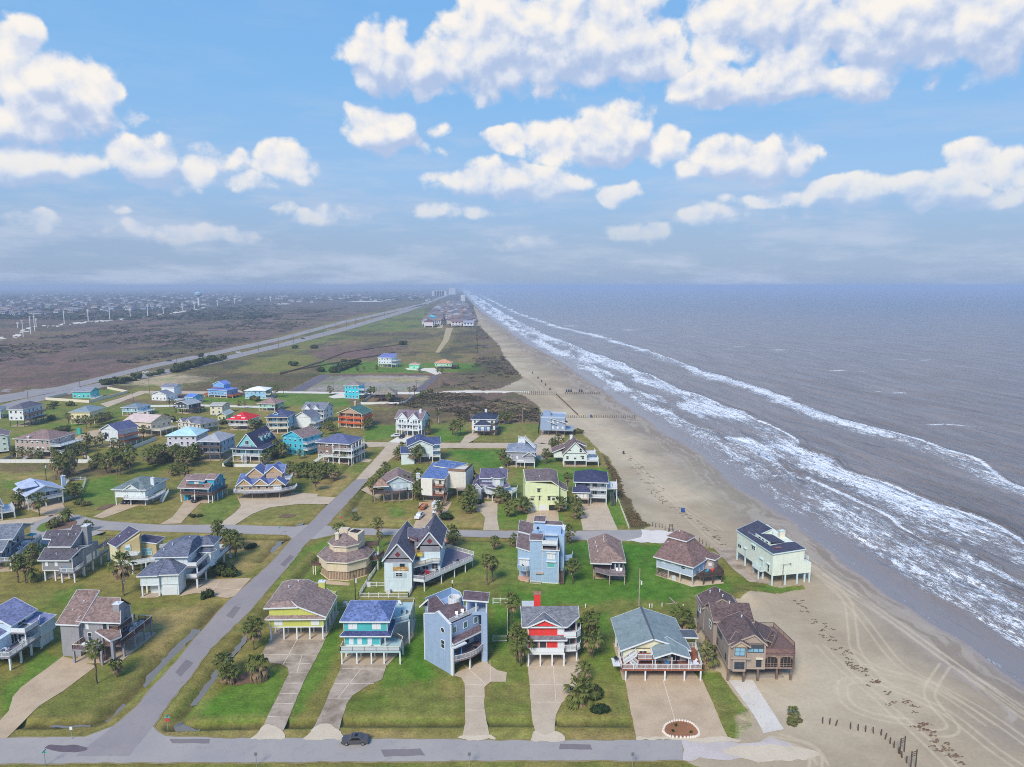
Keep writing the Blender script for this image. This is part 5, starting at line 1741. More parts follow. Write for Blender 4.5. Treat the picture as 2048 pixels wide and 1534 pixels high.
def house_b4():
 tan = paint(216, 200, 176)
 h = House('round beige eight-sided house with two tiers of brown roof and a slatted skirt', (645, 1160), (735, 1165), wall=tan, roof=shingle(128, 112, 108), trim=CREAM)
 c = (4.3, 7.0)

 def oct_(r, a0=22.5, n=8):
  return [(c[0] + r * math.cos(R(a0 + 360 / n * i)), c[1] + r * math.sin(R(a0 + 360 / n * i))) for i in range(n)]

 def ring(r0, z0, r1, z1):
  p, q = oct_(r0), oct_(r1)
  return [[(*p[i], z0), (*p[(i + 1) % 8], z0), (*q[(i + 1) % 8], z1), (*q[i], z1)] for i in range(8)]
 sk = oct_(7.0)
 h.wallpoly(sk, 0, 2.6, timber(150, 128, 110), 'skirt_wall')
 b = MB()
 for i in range(8):
  A, B = Vector((*sk[i], 0)), Vector((*sk[(i + 1) % 8], 0))
  n = (B - A).cross(Vector((0, 0, 1))).normalized() * .06
  for k in range(12):
   p = A.lerp(B, (k + .5) / 12) + n
   w = .16 if k % 6 == 0 else .10
   b.bar(p, p + Vector((0, 0, 2.6)), w, .06, up=tuple(n))
 b.build('skirt_slats', flat(212, 188, 158), h.o)
 h.wallpoly(oct_(7.4), 2.6, 5.4)
 h.sheets(ring(7.95, 5.45, 4.1, 7.3), th=.22)
 h.wallpoly(oct_(4.5), 6.6, 8.9)
 h.sheets(ring(4.9, 8.9, .5, 11.2), th=.2)
 h.wallpoly([(4.4, 6.6), (8.2, 6.0), (9.0, 9.4), (5.2, 10)], 7.0, [11.0, 11.0, 11.4, 11.4])
 h.wallpoly([(5.4, 7.6), (7.6, 7.2), (8.2, 9.0), (6, 9.4)], 11.3, 11.5, DARK, 'skylight')
 h.wallpoly([(1.6, 9.0), (4.2, 9.0), (4.2, 11), (1.6, 11)], 8, 11.4)
 h.chimney(2.2, 3.2, 4.6, 5.6, 8.6, 11.6, tan)
 h.deck([(-4.4, 3.0), (-1.8, 2.4), (-1.2, 4.6), (-3.8, 5.4)], 3.2, BROWNW)
 h.rail([(-1.9, 2.5), (-4.3, 3.1), (-3.7, 5.3)], 3.2, .9, BROWNW)
 h.piles([(-4.0, 3.4), (-3.2, 3.1)], 3, .12)
 h.deck([(9.6, 6), (13.2, 8), (13.6, 12.4), (8, 14)], 3.4, DECKW)
 h.rail([(9.8, 6.1), (13.1, 8.1), (13.5, 12.3)], 3.4, 1.0, BROWNW, 'panel')
 h.deck([(8.2, 9), (12.6, 10.6), (11.6, 14), (8, 13)], 6.6, BROWNW, .25)
 h.rail([(9.2, 9.4), (12.5, 10.6), (11.5, 13.8)], 6.6, 1.0, BROWNW)
 h.piles([(12.4, 10.8), (11.6, 13.6)], 6.4, .1)
 h.piles([(13, 8.4), (13.2, 12)], 3.2, .14)
 h.win('F', .2, 3.6, 3.2, 1.0, 1.7, 'shut', gl=flat(214, 200, 164))
 h.slab([(p[0], p[1]) for p in oct_(7.3)], concrete(196, 178, 150))
 for u, v in ((10.8, 8.4), (11.8, 9.2), (12.2, 10.6), (11, 10.4)):
  furn(h, 'chair', u, v, 3.4, u * 60, WHITEPL, 'white chair crowded on the right deck of the eight-sided beige house', 'deck_chair', 'chair', 'white chairs on the right deck of the eight-sided beige house')


def house_b5():
 w = paint(206, 222, 230)
 gs = shingle(134, 134, 142, .1)
 h = House('big white house with two steep grey shingled gables, red diamonds and a wide wraparound deck', (770, 1183), (824, 1183), wall=w, roof=shingle(96, 94, 106))
 h.wall(0, 7.1, 0, 17, 0, 8.0)
 h.wallpoly([(0, 0), (7.1, 0), (7.1, 17), (0, 17)], 8.0, 9.2, gs, 'gable_wall')
 h.gable(0, 7.1, 0, 17, 9.2, 13.4, 'v', .5, wm=gs)
 h.wall(8.6, 14.0, 6, 20, 3.2, 8.6)
 h.wallpoly([(8.6, 6), (14.0, 6), (14.0, 20), (8.6, 20)], 8.6, 10.6, gs, 'gable_wall')
 h.gable(8.2, 14.3, 6, 20, 10.5, 14.4, 'v', .4, wm=gs)
 h.wallpoly([(7.1, 6.5), (8.6, 6.5), (8.6, 18), (7.1, 18)], 0, 11.2, gs, 'gable_wall')
 h.sheets([[(5.2, 7.5, 12.2), (7.9, 6.6, 11.2), (8.1, 12, 13.0), (4.6, 12, 13.2)], [(7.9, 6.6, 11.2), (10.4, 7.5, 12.4), (10.4, 12, 13.6), (8.1, 12, 13.0)]], th=.25)
 h.wallpoly([(8.6, 9), (13.4, 9), (13.4, 19), (8.6, 19)], 0, 3.1)
 for u, v, z in ((3.55, -.02, 10.2), (11.25, 5.98, 11.6)):
  b = MB()
  b.poly([(u - .75, v - .05, z), (u, v - .05, z - .8), (u + .75, v - .05, z), (u, v - .05, z + .8), (u - .75, v + .1, z), (u, v + .1, z - .8), (u + .75, v + .1, z), (u, v + .1, z + .8)], [(0, 1, 2, 3), (7, 6, 5, 4), (0, 4, 5, 1), (1, 5, 6, 2), (2, 6, 7, 3), (3, 7, 4, 0)])
  b.build('diamond_window', flat(122, 56, 60, .4), h.o)
 h.box('recess_shade_panel', 2.2, 6.3, -.02, .3, 6.0, 7.9, flat(180, 190, 200))  # flush panel in a darker wall tone; the recess shade is in its colour
 h.rail([(2.3, -.1), (6.2, -.1)], 5.7, 1.1, TANW, 'panel')
 h.win('F', -.03, 4.7, 6.2, 1.4, 1.6, 'slide')
 h.box('niche_shade_panel', 2.3, 5.8, -.03, .2, 3.7, 5.2, flat(176, 192, 202))  # flat panel, shade of the window niche painted as a greyer wall tone
 h.win('F', -.05, 3.8, 4.2, 1.6, 1.0)
 h.win('F', 6, 10.0, 3.8, 1.5, 1.5)
 h.win('F', 6, 12.6, 3.8, 1.5, 1.5)
 h.win('R', 7.1, 3.6, 3.4, 2.2, 2.1, 'slide')
 bal = [(7.1, 1.0), (12.0, 4.6), (14.0, 4.6)]
 h.deck(bal + [(14.0, 6), (8.6, 6), (8.6, 6.4), (7.1, 6.4)], 6.2, flat(196, 212, 220), .3, 'balcony')
 h.rail(bal, 6.2, 1.05, TANW, 'bal')
 h.box('yellow_bay', 7.4, 9.4, 5.2, 6.4, 7.6, 8.4, flat(206, 186, 70))
 h.rail([(7.4, 5.3), (9.3, 5.3)], 8.4, .9, TANW)
 h.box('opening_shade_panel', 7.7, 8.6, 6.35, 6.5, 8.6, 10.4, DARK)  # solid dark slab on the wall, painting the shade inside an opening
 h.rail([(5.6, 7.2), (7.9, 6.4), (10.2, 7.2)], 11.2, 1.1, timber(120, 72, 72))
 dk = timber(132, 122, 136)
 dp = [(7.1, .8), (10.4, -.2), (22.4, 14.6), (22.6, 17.0), (14.2, 23)]
 h.deck(dp + [(14.0, 8), (8.6, 6), (7.1, 6)], 3.2, dk)
 h.rail(dp, 3.2, 1.05, style='bal', post=1.9)
 b = MB()
 for p, q in zip(dp, dp[1:]):
  b.bar((*p, 2.95), (*q, 2.95), .1, .7)
 b.build('deck_fascia', WHITE, h.o)
 h.piles([(10.4, .2), (14.4, 5.2), (17.6, 9.2), (20.4, 12.6), (22.2, 16.6), (18, 20), (14.4, 10)], 2.9, .18, sq=False)
 h.slab([(7, 1.4), (13.6, 8), (13.6, 20), (7, 17)], concrete(150, 140, 130))
 h.chimney(10.6, 11.4, 19.0, 19.8, 12, 15.2, shingle(110, 104, 108))
 for u, v, r, m, t in ((10.6, 4.0, 30, REDPL, 'red'), (11.3, 3.2, 60, REDPL, 'red'), (9.2, 3.4, -20, BLACKPL, 'black'), (13.2, 5.2, 200, BLACKPL, 'black')):
  furn(h, 'chair', u, v, 3.2, r, m, t + ' deck chair by the glass doors of the big white house with red diamonds', 'deck_chair', 'chair', t + ' chairs on the wraparound deck')
 furn(h, 'grill', 18.4, 11.6, 3.2, 20, BLACKPL, 'black covered grill out on the wide end of the wraparound deck', 'grill', 'grill')
 furn(h, 'chair', 17.6, 10.4, 3.2, 120, WHITEPL, 'white chair beside the covered grill on the wraparound deck', 'deck_chair', 'chair')


def house_b6():
 w = paint(158, 184, 212)
 br = shingle(106, 94, 96)
 h = House('tall pale blue modern house with stepped roof terraces, curved balcony and a ladder against it', (1038, 1166), (1115, 1170), wall=w, roof=br)
 h.wallpoly([(-.6, 2.0), (2.8, 2.0), (2.8, 10), (-.6, 10)], 3.6, [9.2, 8.2, 13, 12])
 h.wallpoly([(-.4, 4.2), (2.8, 4.2), (2.8, 10), (-.4, 10)], 0, 3.6)
 h.sheets([[(-1.0, 1.8, 9.5), (3.0, 1.8, 8.4), (3.0, 6.0, 11.4), (-1.0, 6.0, 12.0)], [(-1.0, 6.6, 12.3), (3.0, 6.6, 11.4), (3.0, 10.4, 13.4), (-1.0, 10.4, 14.2)]])
 h.wallpoly([(2.8, 1.2), (6.2, 1.2), (6.2, 9), (2.8, 9)], 0, 12.0)
 h.sheets([[(2.7, 1.0, 12.0), (6.3, 1.0, 12.0), (6.3, 3.4, 13.0), (2.7, 3.4, 13.0)]])
 h.wall(6.2, 10.6, .9, 9, 0, 9.6)
 h.slope(6.0, 10.8, .7, 4, 'v', 9.6, 10.2, .1)
 h.wallpoly([(6.3, 4.2), (11.0, 4.2), (11.0, 10), (6.3, 10)], 9.5, 13.6)
 h.wallpoly([(10.6, 3.2), (12.0, 3.2), (12.0, 9.6), (10.6, 9.6)], 0, 12.6)
 h.sheets([[(3.2, 8.0, 14.8), (6.4, 8.0, 14.8), (6.4, 11, 15.4), (3.2, 11, 15.4)], [(6.4, 8.6, 13.8), (11.2, 8.6, 13.8), (11.2, 10.6, 14.2), (6.4, 10.6, 14.2)]])
 h.wallpoly([(3.3, 8.6), (6.3, 8.6), (6.3, 10.6), (3.3, 10.6)], 12, 14.6)
 # glazed roof terrace
 h.deck([(6.0, .5), (10.4, .5), (10.4, 5.6), (6.0, 5.6)], 11.0, flat(170, 178, 190), .3)
 h.piles([(6.2, .8), (10.2, .8)], 10.8, .12, z0=9.5)
 h.rail([(6.1, 5.5), (6.1, .6), (10.3, .6), (10.3, 5.5)], 11.0, 1.1, style='panel')
 h.box('solarium_roof', 6.6, 10.2, 3.2, 5.6, 12.6, 12.75, flat(200, 208, 216))
 h.chimney(11.0, 12.0, 8.4, 9.6, 12, 13.4, WHITE)
 arc = [(-.6 + 3.4 * i / 8, 1.9 - 1.5 * math.sin(math.pi * (i / 8) * .75 + .15)) for i in range(9)]
 h.deck(arc + [(2.8, 3.2), (-.6, 3.2)], 3.6, w, .4, 'balcony')
 h.rail(arc, 3.6, 1.05, w, 'panel', post=.9, cap=WHITE)
 h.deck([(-.6, 2.6), (.2, 1.6), (2.6, 1.0), (2.8, 4.2), (-.6, 4.2)], .35, concrete(190, 150, 136), .4, 'patio')
 h.deck([(12.0, 4.4), (14.2, 5.4), (14.2, 7.8), (12.0, 7.8)], 5.6, w, .5, 'balcony')
 h.rail([(12.0, 4.5), (14.1, 5.5), (14.1, 7.7)], 5.6, .95, w, 'panel', cap=WHITE)
 h.piles([(14, 7.4)], 5.2, .1)
 h.win('F', .9, 8.6, 6.8, 2.1, 1.6, 'shut')
 h.hood('F', .9, 8.6, 8.6, 2.5)
 h.hood('F', .9, 8.6, 6.1, 2.7)
 h.win('F', .9, 8.6, 4.5, 2.0, 1.4, 'one', gl=glassy(104, 176, 176))
 h.win('F', 2.0, 1.2, 4.0, 2.6, 1.9, 'shut')
 h.hood('F', 2.0, 1.2, 6.1, 3.0)
 h.box('ledge', 4.4, 6.6, .6, 1.2, 2.6, 2.9, timber(190, 168, 146))
 h.rail([(3.0, .1), (5.8, -.2)], 0, .8, CREAM, 'bal')
 h.stairs((11.6, .4, .1), (11.2, 3.0, 2.8), 1.0, BROWNW)
 b = MB()
 for s_ in (-.24, .24):
  b.bar((2.2 + s_, -.2, 0), (2.2 + s_, .45, 4.7), .07, .05)
 for i in range(14):
  k = (i + .7) / 14.5
  b.bar((1.96, -.2 + .65 * k, 4.7 * k), (2.44, -.2 + .65 * k, 4.7 * k), .05, .05)
 o = b.build('ladder', timber(196, 180, 150))
 o.location = h.world(0, 0)
 o.rotation_euler = (0, 0, h.yaw)
 tag(o, 'wooden ladder leaning on the curved balcony of the tall pale blue house', 'ladder')
 furn(h, 'chair', 1.0, 1.5, 3.6, 20, DARK, 'dark chair on the curved balcony of the tall pale blue house', 'deck_chair', 'chair')
 furn(h, 'grill', 4.6, 5.5, 13.0, 0, BLACKPL, 'dark grill on the topmost terrace of the tall pale blue house', 'grill', 'grill')


def house_b7():
 h = House('low dark timber house with a wide brown hip roof and weathered front deck', (1186, 1166), yaw=-5, wall=timber(96, 80, 72), roof=shingle(140, 118, 108), pile=timber(170, 152, 132))
 h.wall(0, 8.0, 2.6, 17, 2.9, 5.2, band=False)
 h.wall(1, 7.4, 5, 15, 0, 2.9, band=False)
 h.sheets([[(-.7, .6, 5.4), (4.9, .6, 5.4), (4.9, 2.0, 5.4), (8.9, 2.0, 5.4), (4.2, 8.0, 7.9)], [(8.9, 2.0, 5.4), (8.6, 18.5, 5.4), (4.0, 17.5, 7.9), (4.2, 8.0, 7.9)], [(-1.2, 18.5, 5.4), (-.7, .6, 5.4), (4.2, 8.0, 7.9), (4.0, 17.5, 7.9)], [(8.6, 18.5, 5.4), (-1.2, 18.5, 5.4), (4.0, 17.5, 7.9)]])
 h.deck([(.4, 1.4), (4.2, -.9), (8.6, -.9), (8.6, 3.4), (.4, 3.4)], 2.9, DECKG)
 h.rail([(.5, 1.5), (4.2, -.8)], 2.9, 1.0, timber(128, 116, 124), 'panel')
 h.rail([(4.2, -.8), (8.5, -.8), (8.5, 3.2)], 2.9, 1.0, timber(150, 132, 140), 'slat')
 h.piles([(4.4, -.6), (8.4, -.6), (.2, 2.6), (4, 4), (8, 4)], 2.7, .14)
 h.box('shed', .9, 3.2, 3.6, 5.0, 0, 2.2, timber(140, 108, 84))
 for a in (5.4, 6.7, 7.6):
  h.win('F', 2.6, a, 3.1, 1.0, 1.9, 'slide')
 h.vents([(1.2, 9, 6.9), (1.0, 13, 6.7), (1.4, 6.4, 6.6), (3.3, 11, 7.6), (3.3, 13, 7.6), (3.3, 15, 7.6)])
 h.slab([(.5, 3), (8.2, 3), (7.6, 15), (.8, 15)])
 g = 'white loungers and chairs on the deck of the low dark timber house'
 for u, v, r in ((6.6, 1.0, 10), (7.5, 1.0, -8)):
  furn(h, 'lounger', u, v, 2.9, r, WHITEPL, 'white lounger in the front right corner of the dark timber house deck', 'deck_lounger', 'lounger', g)
 furn(h, 'table', 7.0, -.2, 2.9, 0, WHITEPL, 'low white table before the loungers on the dark timber house deck', 'deck_table', 'table')


def house_b8():
 w = paint(176, 190, 212)
 h = House('pale lavender house with a big brown hip roof and smaller cap roof near the beach', (1311, 1150), (1383, 1172), wall=w, roof=shingle(118, 96, 92), pile=flat(196, 190, 180))
 h.wall(.2, 11.0, .2, 10.5, 2.4, 5.6)
 h.sheets([[(-.4, -.8, 5.55), (11.6, -.6, 5.55), (6.4, 4.8, 9.9), (1.0, 4.8, 9.9)], [(11.6, -.6, 5.55), (11.6, 11.2, 5.55), (6.4, 9.4, 9.9), (6.4, 4.8, 9.9)], [(11.6, 11.2, 5.55), (-.4, 11.2, 5.55), (1.0, 9.4, 9.9), (6.4, 9.4, 9.9)], [(-.4, 11.2, 5.55), (-.4, -.8, 5.55), (1.0, 4.8, 9.9), (1.0, 9.4, 9.9)]])
 h.box('cupola_wall', 1.0, 6.4, 4.8, 9.4, 9.6, 10.3, flat(188, 176, 168))
 h.hip(1.0, 6.4, 4.8, 9.4, 10.25, 12.0, None, .45)
 h.wallpoly([(11, 7.6), (13, 8.6), (13, 11.6), (11, 11.6)], 2.4, 5.4, paint(176, 160, 156))
 h.sheets([[(10.8, 6.9, 6.0), (13.6, 8.2, 5.5), (13.6, 12, 5.5), (10.8, 12, 6.0)]])
 h.deck([(11, 2.2), (13.2, 2.4), (16.6, 7.6), (13.2, 11), (11, 8)], 2.5, DARKW)
 h.rail([(11.2, 2.4), (13.1, 2.5), (16.4, 7.6), (13.2, 10.8)], 2.5, 1.0, DARKW)
 h.piles([(13, 2.8), (14.6, 5), (16, 7.6), (13.2, 10)], 2.3, .16, DARKW)
 h.piles([(11, .3), (7.4, .2), (.3, .3), (3.8, .3), (11, 5), (5.4, 5), (5.4, 10), (11, 10)], 2.4, .15)
 for a, st in ((2.4, 'shut'), (5.3, 'shut'), (8.2, 'glass')):
  h.win('F', .2, a, 4.0 if a != 5.3 else 4.3, 1.1 if a != 5.3 else 1.5, .9 if a != 5.3 else .55, st)
  h.hood('F', .2, a, 5.0, 1.6, CREAM)
 h.win('R', 11.0, 5.4, 2.6, 2.2, 2.2, 'one', gl=flat(150, 190, 226))
 h.win('F', 8.1, 12.2, 3.5, .9, .9, 'shut').rotation_euler = (0, 0, R(26))
 h.rail([(.3, .1), (3.6, -.1)], .0, 2.0, timber(104, 80, 68), 'slat')
 h.slab([(0, 0), (11.2, -.4), (16.8, 7.4), (12, 11), (0, 10)], concrete(184, 168, 146))
 h.vents([(1.6, 3.6, 8.8), (5.6, 3.6, 8.8), (3.4, 6.6, 11.6)])
 furn(h, 'chair', 13.6, 6.6, 2.5, 20, REDPL, 'red chair on the dark deck of the lavender house by the beach', 'deck_chair', 'chair')
 furn(h, 'chair', 12.6, 5.4, 2.5, -20, flat(70, 170, 200), 'turquoise chair on the dark deck of the lavender house by the beach', 'deck_chair', 'chair')


def house_b9():
 w = paint(222, 230, 216)
 h = House('pale mint green house on tall white piles standing out on the beach sand', (1543, 1172), (1616, 1165), wall=w, roof=shingle(70, 72, 90, .2), trim=flat(206, 226, 226))
 h.wallpoly([(0, 0), (9.4, 0), (9.4, 18.5), (0, 18.5)], 2.8, [9.0, 9.6, 10.2, 9.0])
 h.wallpoly([(9.4, 0), (11.6, 0), (11.6, 13), (9.4, 13)], 2.8, [6.2, 5.7, 5.7, 6.2])
 b = [[(-.25, -.3, 9.15), (9.5, -.3, 9.8), (9.4, 4.6, 10.0), (6.9, 5.0, 9.85), (1.9, 4.6, 9.4), (1.9, 16, 9.4), (-.25, 18.8, 9.15)], [(1.9, 12.0, 9.5), (6.6, 11.2, 11.6), (6.6, 18.8, 11.6), (-.25, 18.8, 9.15), (1.9, 16, 9.4)]]
 h.sheets(b)
 h.wallpoly([(6.3, 11.4), (6.6, 11.2), (6.6, 18.4), (6.3, 18.4)], 9, 11.4)
 h.wallpoly([(2.2, 12.1), (6.4, 11.4), (6.4, 11.7), (2.2, 12.4)], 9, [9.6, 11.3, 11.3, 9.6])
 # sunk clerestory
 h.wallpoly([(1.9, 4.8), (2.1, 4.8), (2.1, 12), (1.9, 12)], 9.0, 10.3)
 h.sheets([[(2.1, 4.9, 10.4), (6.8, 5.1, 9.9), (6.7, 11.2, 9.9), (2.1, 11.8, 10.4)]], fascia=False)
 for v in (6.2, 8.0, 9.8):
  h.win('L', 1.9, v, 9.65, 1.2, .4, 'one')
 h.box('terrace_floor', 9.5, 11.4, 2, 12.6, 5.9, 6.0, flat(110, 118, 146))
 h.rail([(11.5, 1.2), (11.5, 12.8)], 6.0, 1.0, style='bal', cap=WHITE)
 h.win('L', 0, 16.8, 4.4, 1.8, 1.9)
 h.win('L', 0, 13.6, 3.2, 1.0, 2.0, 'shut', gl=flat(196, 214, 216))
 h.hood('L', 0, 13.6, 5.4, 1.3)
 h.win('L', 0, 9.6, 6.6, 1.7, 1.2)
 h.hood('L', 0, 9.6, 7.9, 2.0)
 h.win('L', 0, 5.0, 3.2, 1.0, 2.1, 'door', gl=flat(196, 214, 216))
 h.hood('L', 0, 5.2, 5.6, 1.4)
 h.win('L', 0, 1.8, 3.4, .8, 1.8)
 h.hood('L', 0, 1.8, 5.5, 1.4)
 h.deck([(-1.4, 3.6), (0, 3.6), (0, 7.8), (-1.4, 7.8)], 2.9, WHITE, .3, 'landing')
 h.rail([(-.1, 3.7), (-1.3, 3.7), (-1.3, 7.7), (-.1, 7.7)], 2.9, 1.0)
 h.piles([(0.1, .1), (4, .1), (7.6, .1), (10.2, .6), (11.4, .2), (.1, 4.6), (.1, 9.2), (.1, 13.8), (.1, 18.3), (4, 6), (8, 6), (11.4, 6), (4, 12), (8, 12), (11.4, 12), (5, 18), (9, 18)], 2.75, .18)
 h.piles([(-1.2, 4.6)], 2.6, .15)
 h.chimney(7.4, 9.0, 8.6, 9.6, 8, 11.6, CREAM)
 b = MB()
 b.box(2.0, 3.8, 2.0, 2.9, 9.62, 9.72)
 b.build('hatch', flat(150, 100, 96), h.o)
 c = MB()
 c.tube((2.9, -.45, 0), (2.9, -.45, 6.0), .09, n=8)
 c.tube((2.9, -.45, 5.95), (5.0, -.5, 6.15), .05, n=8)
 c.tube((4.9, -.5, 6.1), (5.2, -.5, 6.0), .14, n=8)
 o = c.build('beach_lamp', flat(120, 116, 112))
 o.location = h.world(0, 0)
 o.rotation_euler = (0, 0, h.yaw)
 tag(o, 'bent-arm lamp post standing before the mint green house on the sand', 'lamp post')


for f in (house_a1, house_a2, house_a3, house_a4, house_a5, house_a6, house_a7, house_a8, house_b0, house_b1, house_b2, house_b3, house_b4, house_b5, house_b6, house_b7, house_b8, house_b9):
 f()
# ------------------------------------------------------------------ roads, drives, paths: thin sheets laid on the ground
def wobble(pts, amp, step):
 """densify a closed outline and let it wander a little"""
 out = []
 n = len(pts)
 for i in range(n):
  x0, y0 = pts[i]
  x1, y1 = pts[(i + 1) % n]
  L = math.hypot(x1 - x0, y1 - y0)
  k = max(1, min(160, int(L / step)))
  for j in range(k):
   t = j / k
   x, y = x0 + (x1 - x0) * t, y0 + (y1 - y0) * t
   if amp:
    a = np.array([x * .5]), np.array([y * .5])
    x += (float(fbm(a[0], a[1], 3, 3)[0]) - .5) * amp
    y += (float(fbm(a[0], a[1], 9, 3)[0]) - .5) * amp
   out.append((x, y))
 return out


def lay(name, px, z, m, label, amp=.5, step=1.2, kind='structure', cat='road', grow=0.0, round_=False):
 pts = [G(*p) for p in px]
 if round_:
  pts = spline(pts + [pts[0]], 5)[:-1]
 a = sum(pts[i][0] * pts[(i + 1) % len(pts)][1] - pts[(i + 1) % len(pts)][0] * pts[i][1] for i in range(len(pts)))
 if a < 0:
  pts = pts[::-1]
 if grow:
  q = []
  n = len(pts)
  for i in range(n):
   (x0, y0), (x, y), (x1, y1) = pts[i - 1], pts[i], pts[(i + 1) % n]
   d = Vector((x1 - x0, y1 - y0)).normalized()
   q.append((x + d.y * grow, y - d.x * grow))
  pts = q
 pts = wobble(pts, amp, step)
 me = bpy.data.meshes.new(name)
 me.from_pydata([(x, y, z) for x, y in pts], [], [list(range(len(pts)))])
 me.materials.append(m)
 return tag(link(bpy.data.objects.new(name, me)), label, cat, kind=kind)


def asphalt(r, g, b):
 m, t, s = new_mat('worn asphalt')
 p = pos(t)
 n1, n2, n3 = t.noise(p, .09, 4, .6), t.noise(p, .6, 5, .7), t.noise(p, 5, 3, .6)
 c = t.mix(t.maprange(n1, .35, .7, 0, .7), C3(r, g, b), C3(r * 1.12, g * 1.1, b * 1.06))
 c = t.mix(t.maprange(n2, .55, .72, 0, .35), c, C3(r * .78, g * .77, b * .78))
 c = t.mix(t.maprange(n3, .3, .7, 0, .25), c, C3(r * .85, g * .85, b * .86))
 t.put(s.inputs['Base Color'], c)
 s.inputs['Roughness'].default_value = .9
 s.inputs['Specular IOR Level'].default_value = .2
 return m


A_MAIN, A_SIDE, A_LANE, A_HWY = asphalt(150, 143, 143), asphalt(162, 157, 154), asphalt(108, 102, 112), asphalt(150, 146, 146)
CONC, CONC_T, CONC_S = concrete(176, 160, 138, .35), concrete(174, 154, 128, .4), concrete(160, 146, 130, 1.0)
SANDY = concrete(164, 148, 112, .4)
PALE = concrete(200, 194, 180, .2)
WATERM = flat(128, 122, 112, .16, 0, 'ditch water')

MAIN_L = [(150, 1512), (226, 1454), (263, 1422), (337, 1341), (395, 1272), (453, 1206), (500, 1164), (548, 1120), (585, 1077), (612, 1054), (657, 1009), (712, 959)]
MAIN_R = [(737, 958), (710, 989), (656, 1048), (612, 1087), (587, 1120), (500, 1222), (421, 1298), (379, 1356), (342, 1401), (305, 1454), (260, 1512)]
SETS = [  # name, outline, height, material, label, verge
 ('road', MAIN_L + MAIN_R, .075, A_MAIN, 'grey-mauve asphalt road running from the bottom left corner past the houses', .3),
 ('road', [(-700, 1482), (0, 1477), (170, 1474), (226, 1454), (305, 1454), (330, 1473), (440, 1477), (700, 1477), (1000, 1482), (1364, 1481), (1366, 1521), (1000, 1522), (500, 1525), (120, 1527), (-700, 1532)], .070, A_SIDE, 'pale asphalt street across the bottom of the view with a grey car on it', .35),
 ('road', [(1364, 1481), (1430, 1478), (1500, 1484), (1560, 1478), (1600, 1500), (1560, 1512), (1480, 1520), (1366, 1521)], .068, concrete(176, 166, 160, .3), 'sand-strewn pale end of the bottom street', 0),
 ('road', [(186, 1060), (155, 1052), (140, 1036), (155, 1031), (205, 1042), (321, 1050), (470, 1050), (590, 1054), (612, 1050), (648, 1050), (673, 1056), (780, 1058), (980, 1062), (1166, 1062), (1283, 1060), (1283, 1074), (1251, 1082), (980, 1075), (780, 1070), (669, 1070), (630, 1078), (590, 1082), (575, 1070), (380, 1065)], .065, A_SIDE, 'asphalt side street crossing the middle of the houses from turning circle to beach', .5),
 ('road', [(1251, 1082), (1283, 1060), (1330, 1062), (1384, 1074), (1384, 1086), (1322, 1086)], .062, concrete(196, 190, 182, .2), 'sandy pale end of the side street by the beach posts', 0),
 ('road', [(60, 1072), (62, 1050), (85, 1036), (120, 1027), (160, 1030), (186, 1060), (210, 1064), (150, 1084), (90, 1090)], .072, A_SIDE, 'round asphalt turning circle about a palm island', 0),
 ('road', [(712, 959), (752, 916), (763, 905), (774, 892), (726, 884), (560, 886), (560, 893), (720, 893), (745, 900), (737, 958)][:2] + [(778, 886), (790, 884), (820, 886), (1075, 886), (1082, 896), (900, 896), (838, 898), (800, 905), (780, 919), (737, 958)], .060, CONC, 'pale concrete road running up to a T junction below the three-storey white house', .5),
 ('road', [(560, 885), (700, 883), (778, 885), (778, 893), (745, 894), (560, 894)], .058, CONC, 'pale concrete side road behind the brown house with the blue hip roof', 0),
 ('road', [(0, 791), (117, 774), (205, 753), (293, 731), (440, 701), (560, 675), (682, 643), (841, 608), (902, 586), (909, 586), (850, 610), (690, 646), (570, 679), (450, 706), (300, 737), (215, 759), (130, 781), (0, 806), (-300, 860), (-300, 842)], .20, A_HWY, 'far carriageway of the highway that runs inland of the beach towns', 1.5),
 ('road', [(-300, 880), (0, 812), (29, 803), (146, 777), (264, 753), (381, 730), (527, 695), (560, 687), (682, 656), (804, 621), (841, 610), (856, 608), (815, 624), (695, 660), (570, 693), (535, 701), (390, 736), (275, 760), (160, 784), (40, 812), (-300, 900)], .20, A_HWY, 'near carriageway of the highway with a grassy strip beside it', 1.5),
 ('road', [(0, 778), (90, 778), (150, 772), (150, 777), (100, 783), (0, 785)], .16, A_HWY, 'short link road between the highway carriageways', .5),
 ('path', [(480, 781), (600, 783), (690, 784), (830, 784), (930, 781), (1060, 783), (1060, 787), (930, 786), (830, 789), (690, 788), (600, 787), (480, 785)], .10, PALE, 'thin pale sand track crossing from the lots to the beach', 0),
 ('path', [(270, 811), (400, 809), (515, 812), (560, 813), (560, 817), (515, 816), (400, 813), (270, 815)], .10, PALE, 'thin pale lane behind the red roofed house', 0),
 ('path', [(200, 808), (245, 795), (280, 782), (420, 783), (480, 780), (480, 784), (420, 788), (290, 787), (255, 799), (215, 815)], .10, CONC, 'pale lane winding behind the aqua house', 0),
 ('path', [(870, 706), (878, 706), (898, 680), (906, 656), (892, 656), (886, 680)], .12, SANDY, 'straight sandy strip leading to the far beach town', 0),
 ('path', [(824, 784), (872, 750), (884, 748), (842, 784)], .13, A_LANE, 'short dark asphalt lane beside the gravel lot', .6),
 ('path', [(576, 783), (640, 750), (664, 750), (606, 783)], .13, A_LANE, 'dark asphalt lane on the left of the gravel lot', .6),
 ('path', [(873, 656), (892, 625), (896, 625), (884, 656)], .14, CONC, 'pale street between the houses of the far beach town', 0),
 ('path', [(0, 674), (29, 670), (47, 657), (73, 652), (293, 632), (404, 615), (430, 611), (404, 618), (293, 636), (80, 657), (55, 664), (32, 677), (0, 681)], .2, PALE, 'pale track below the power line far inland', 0),
]
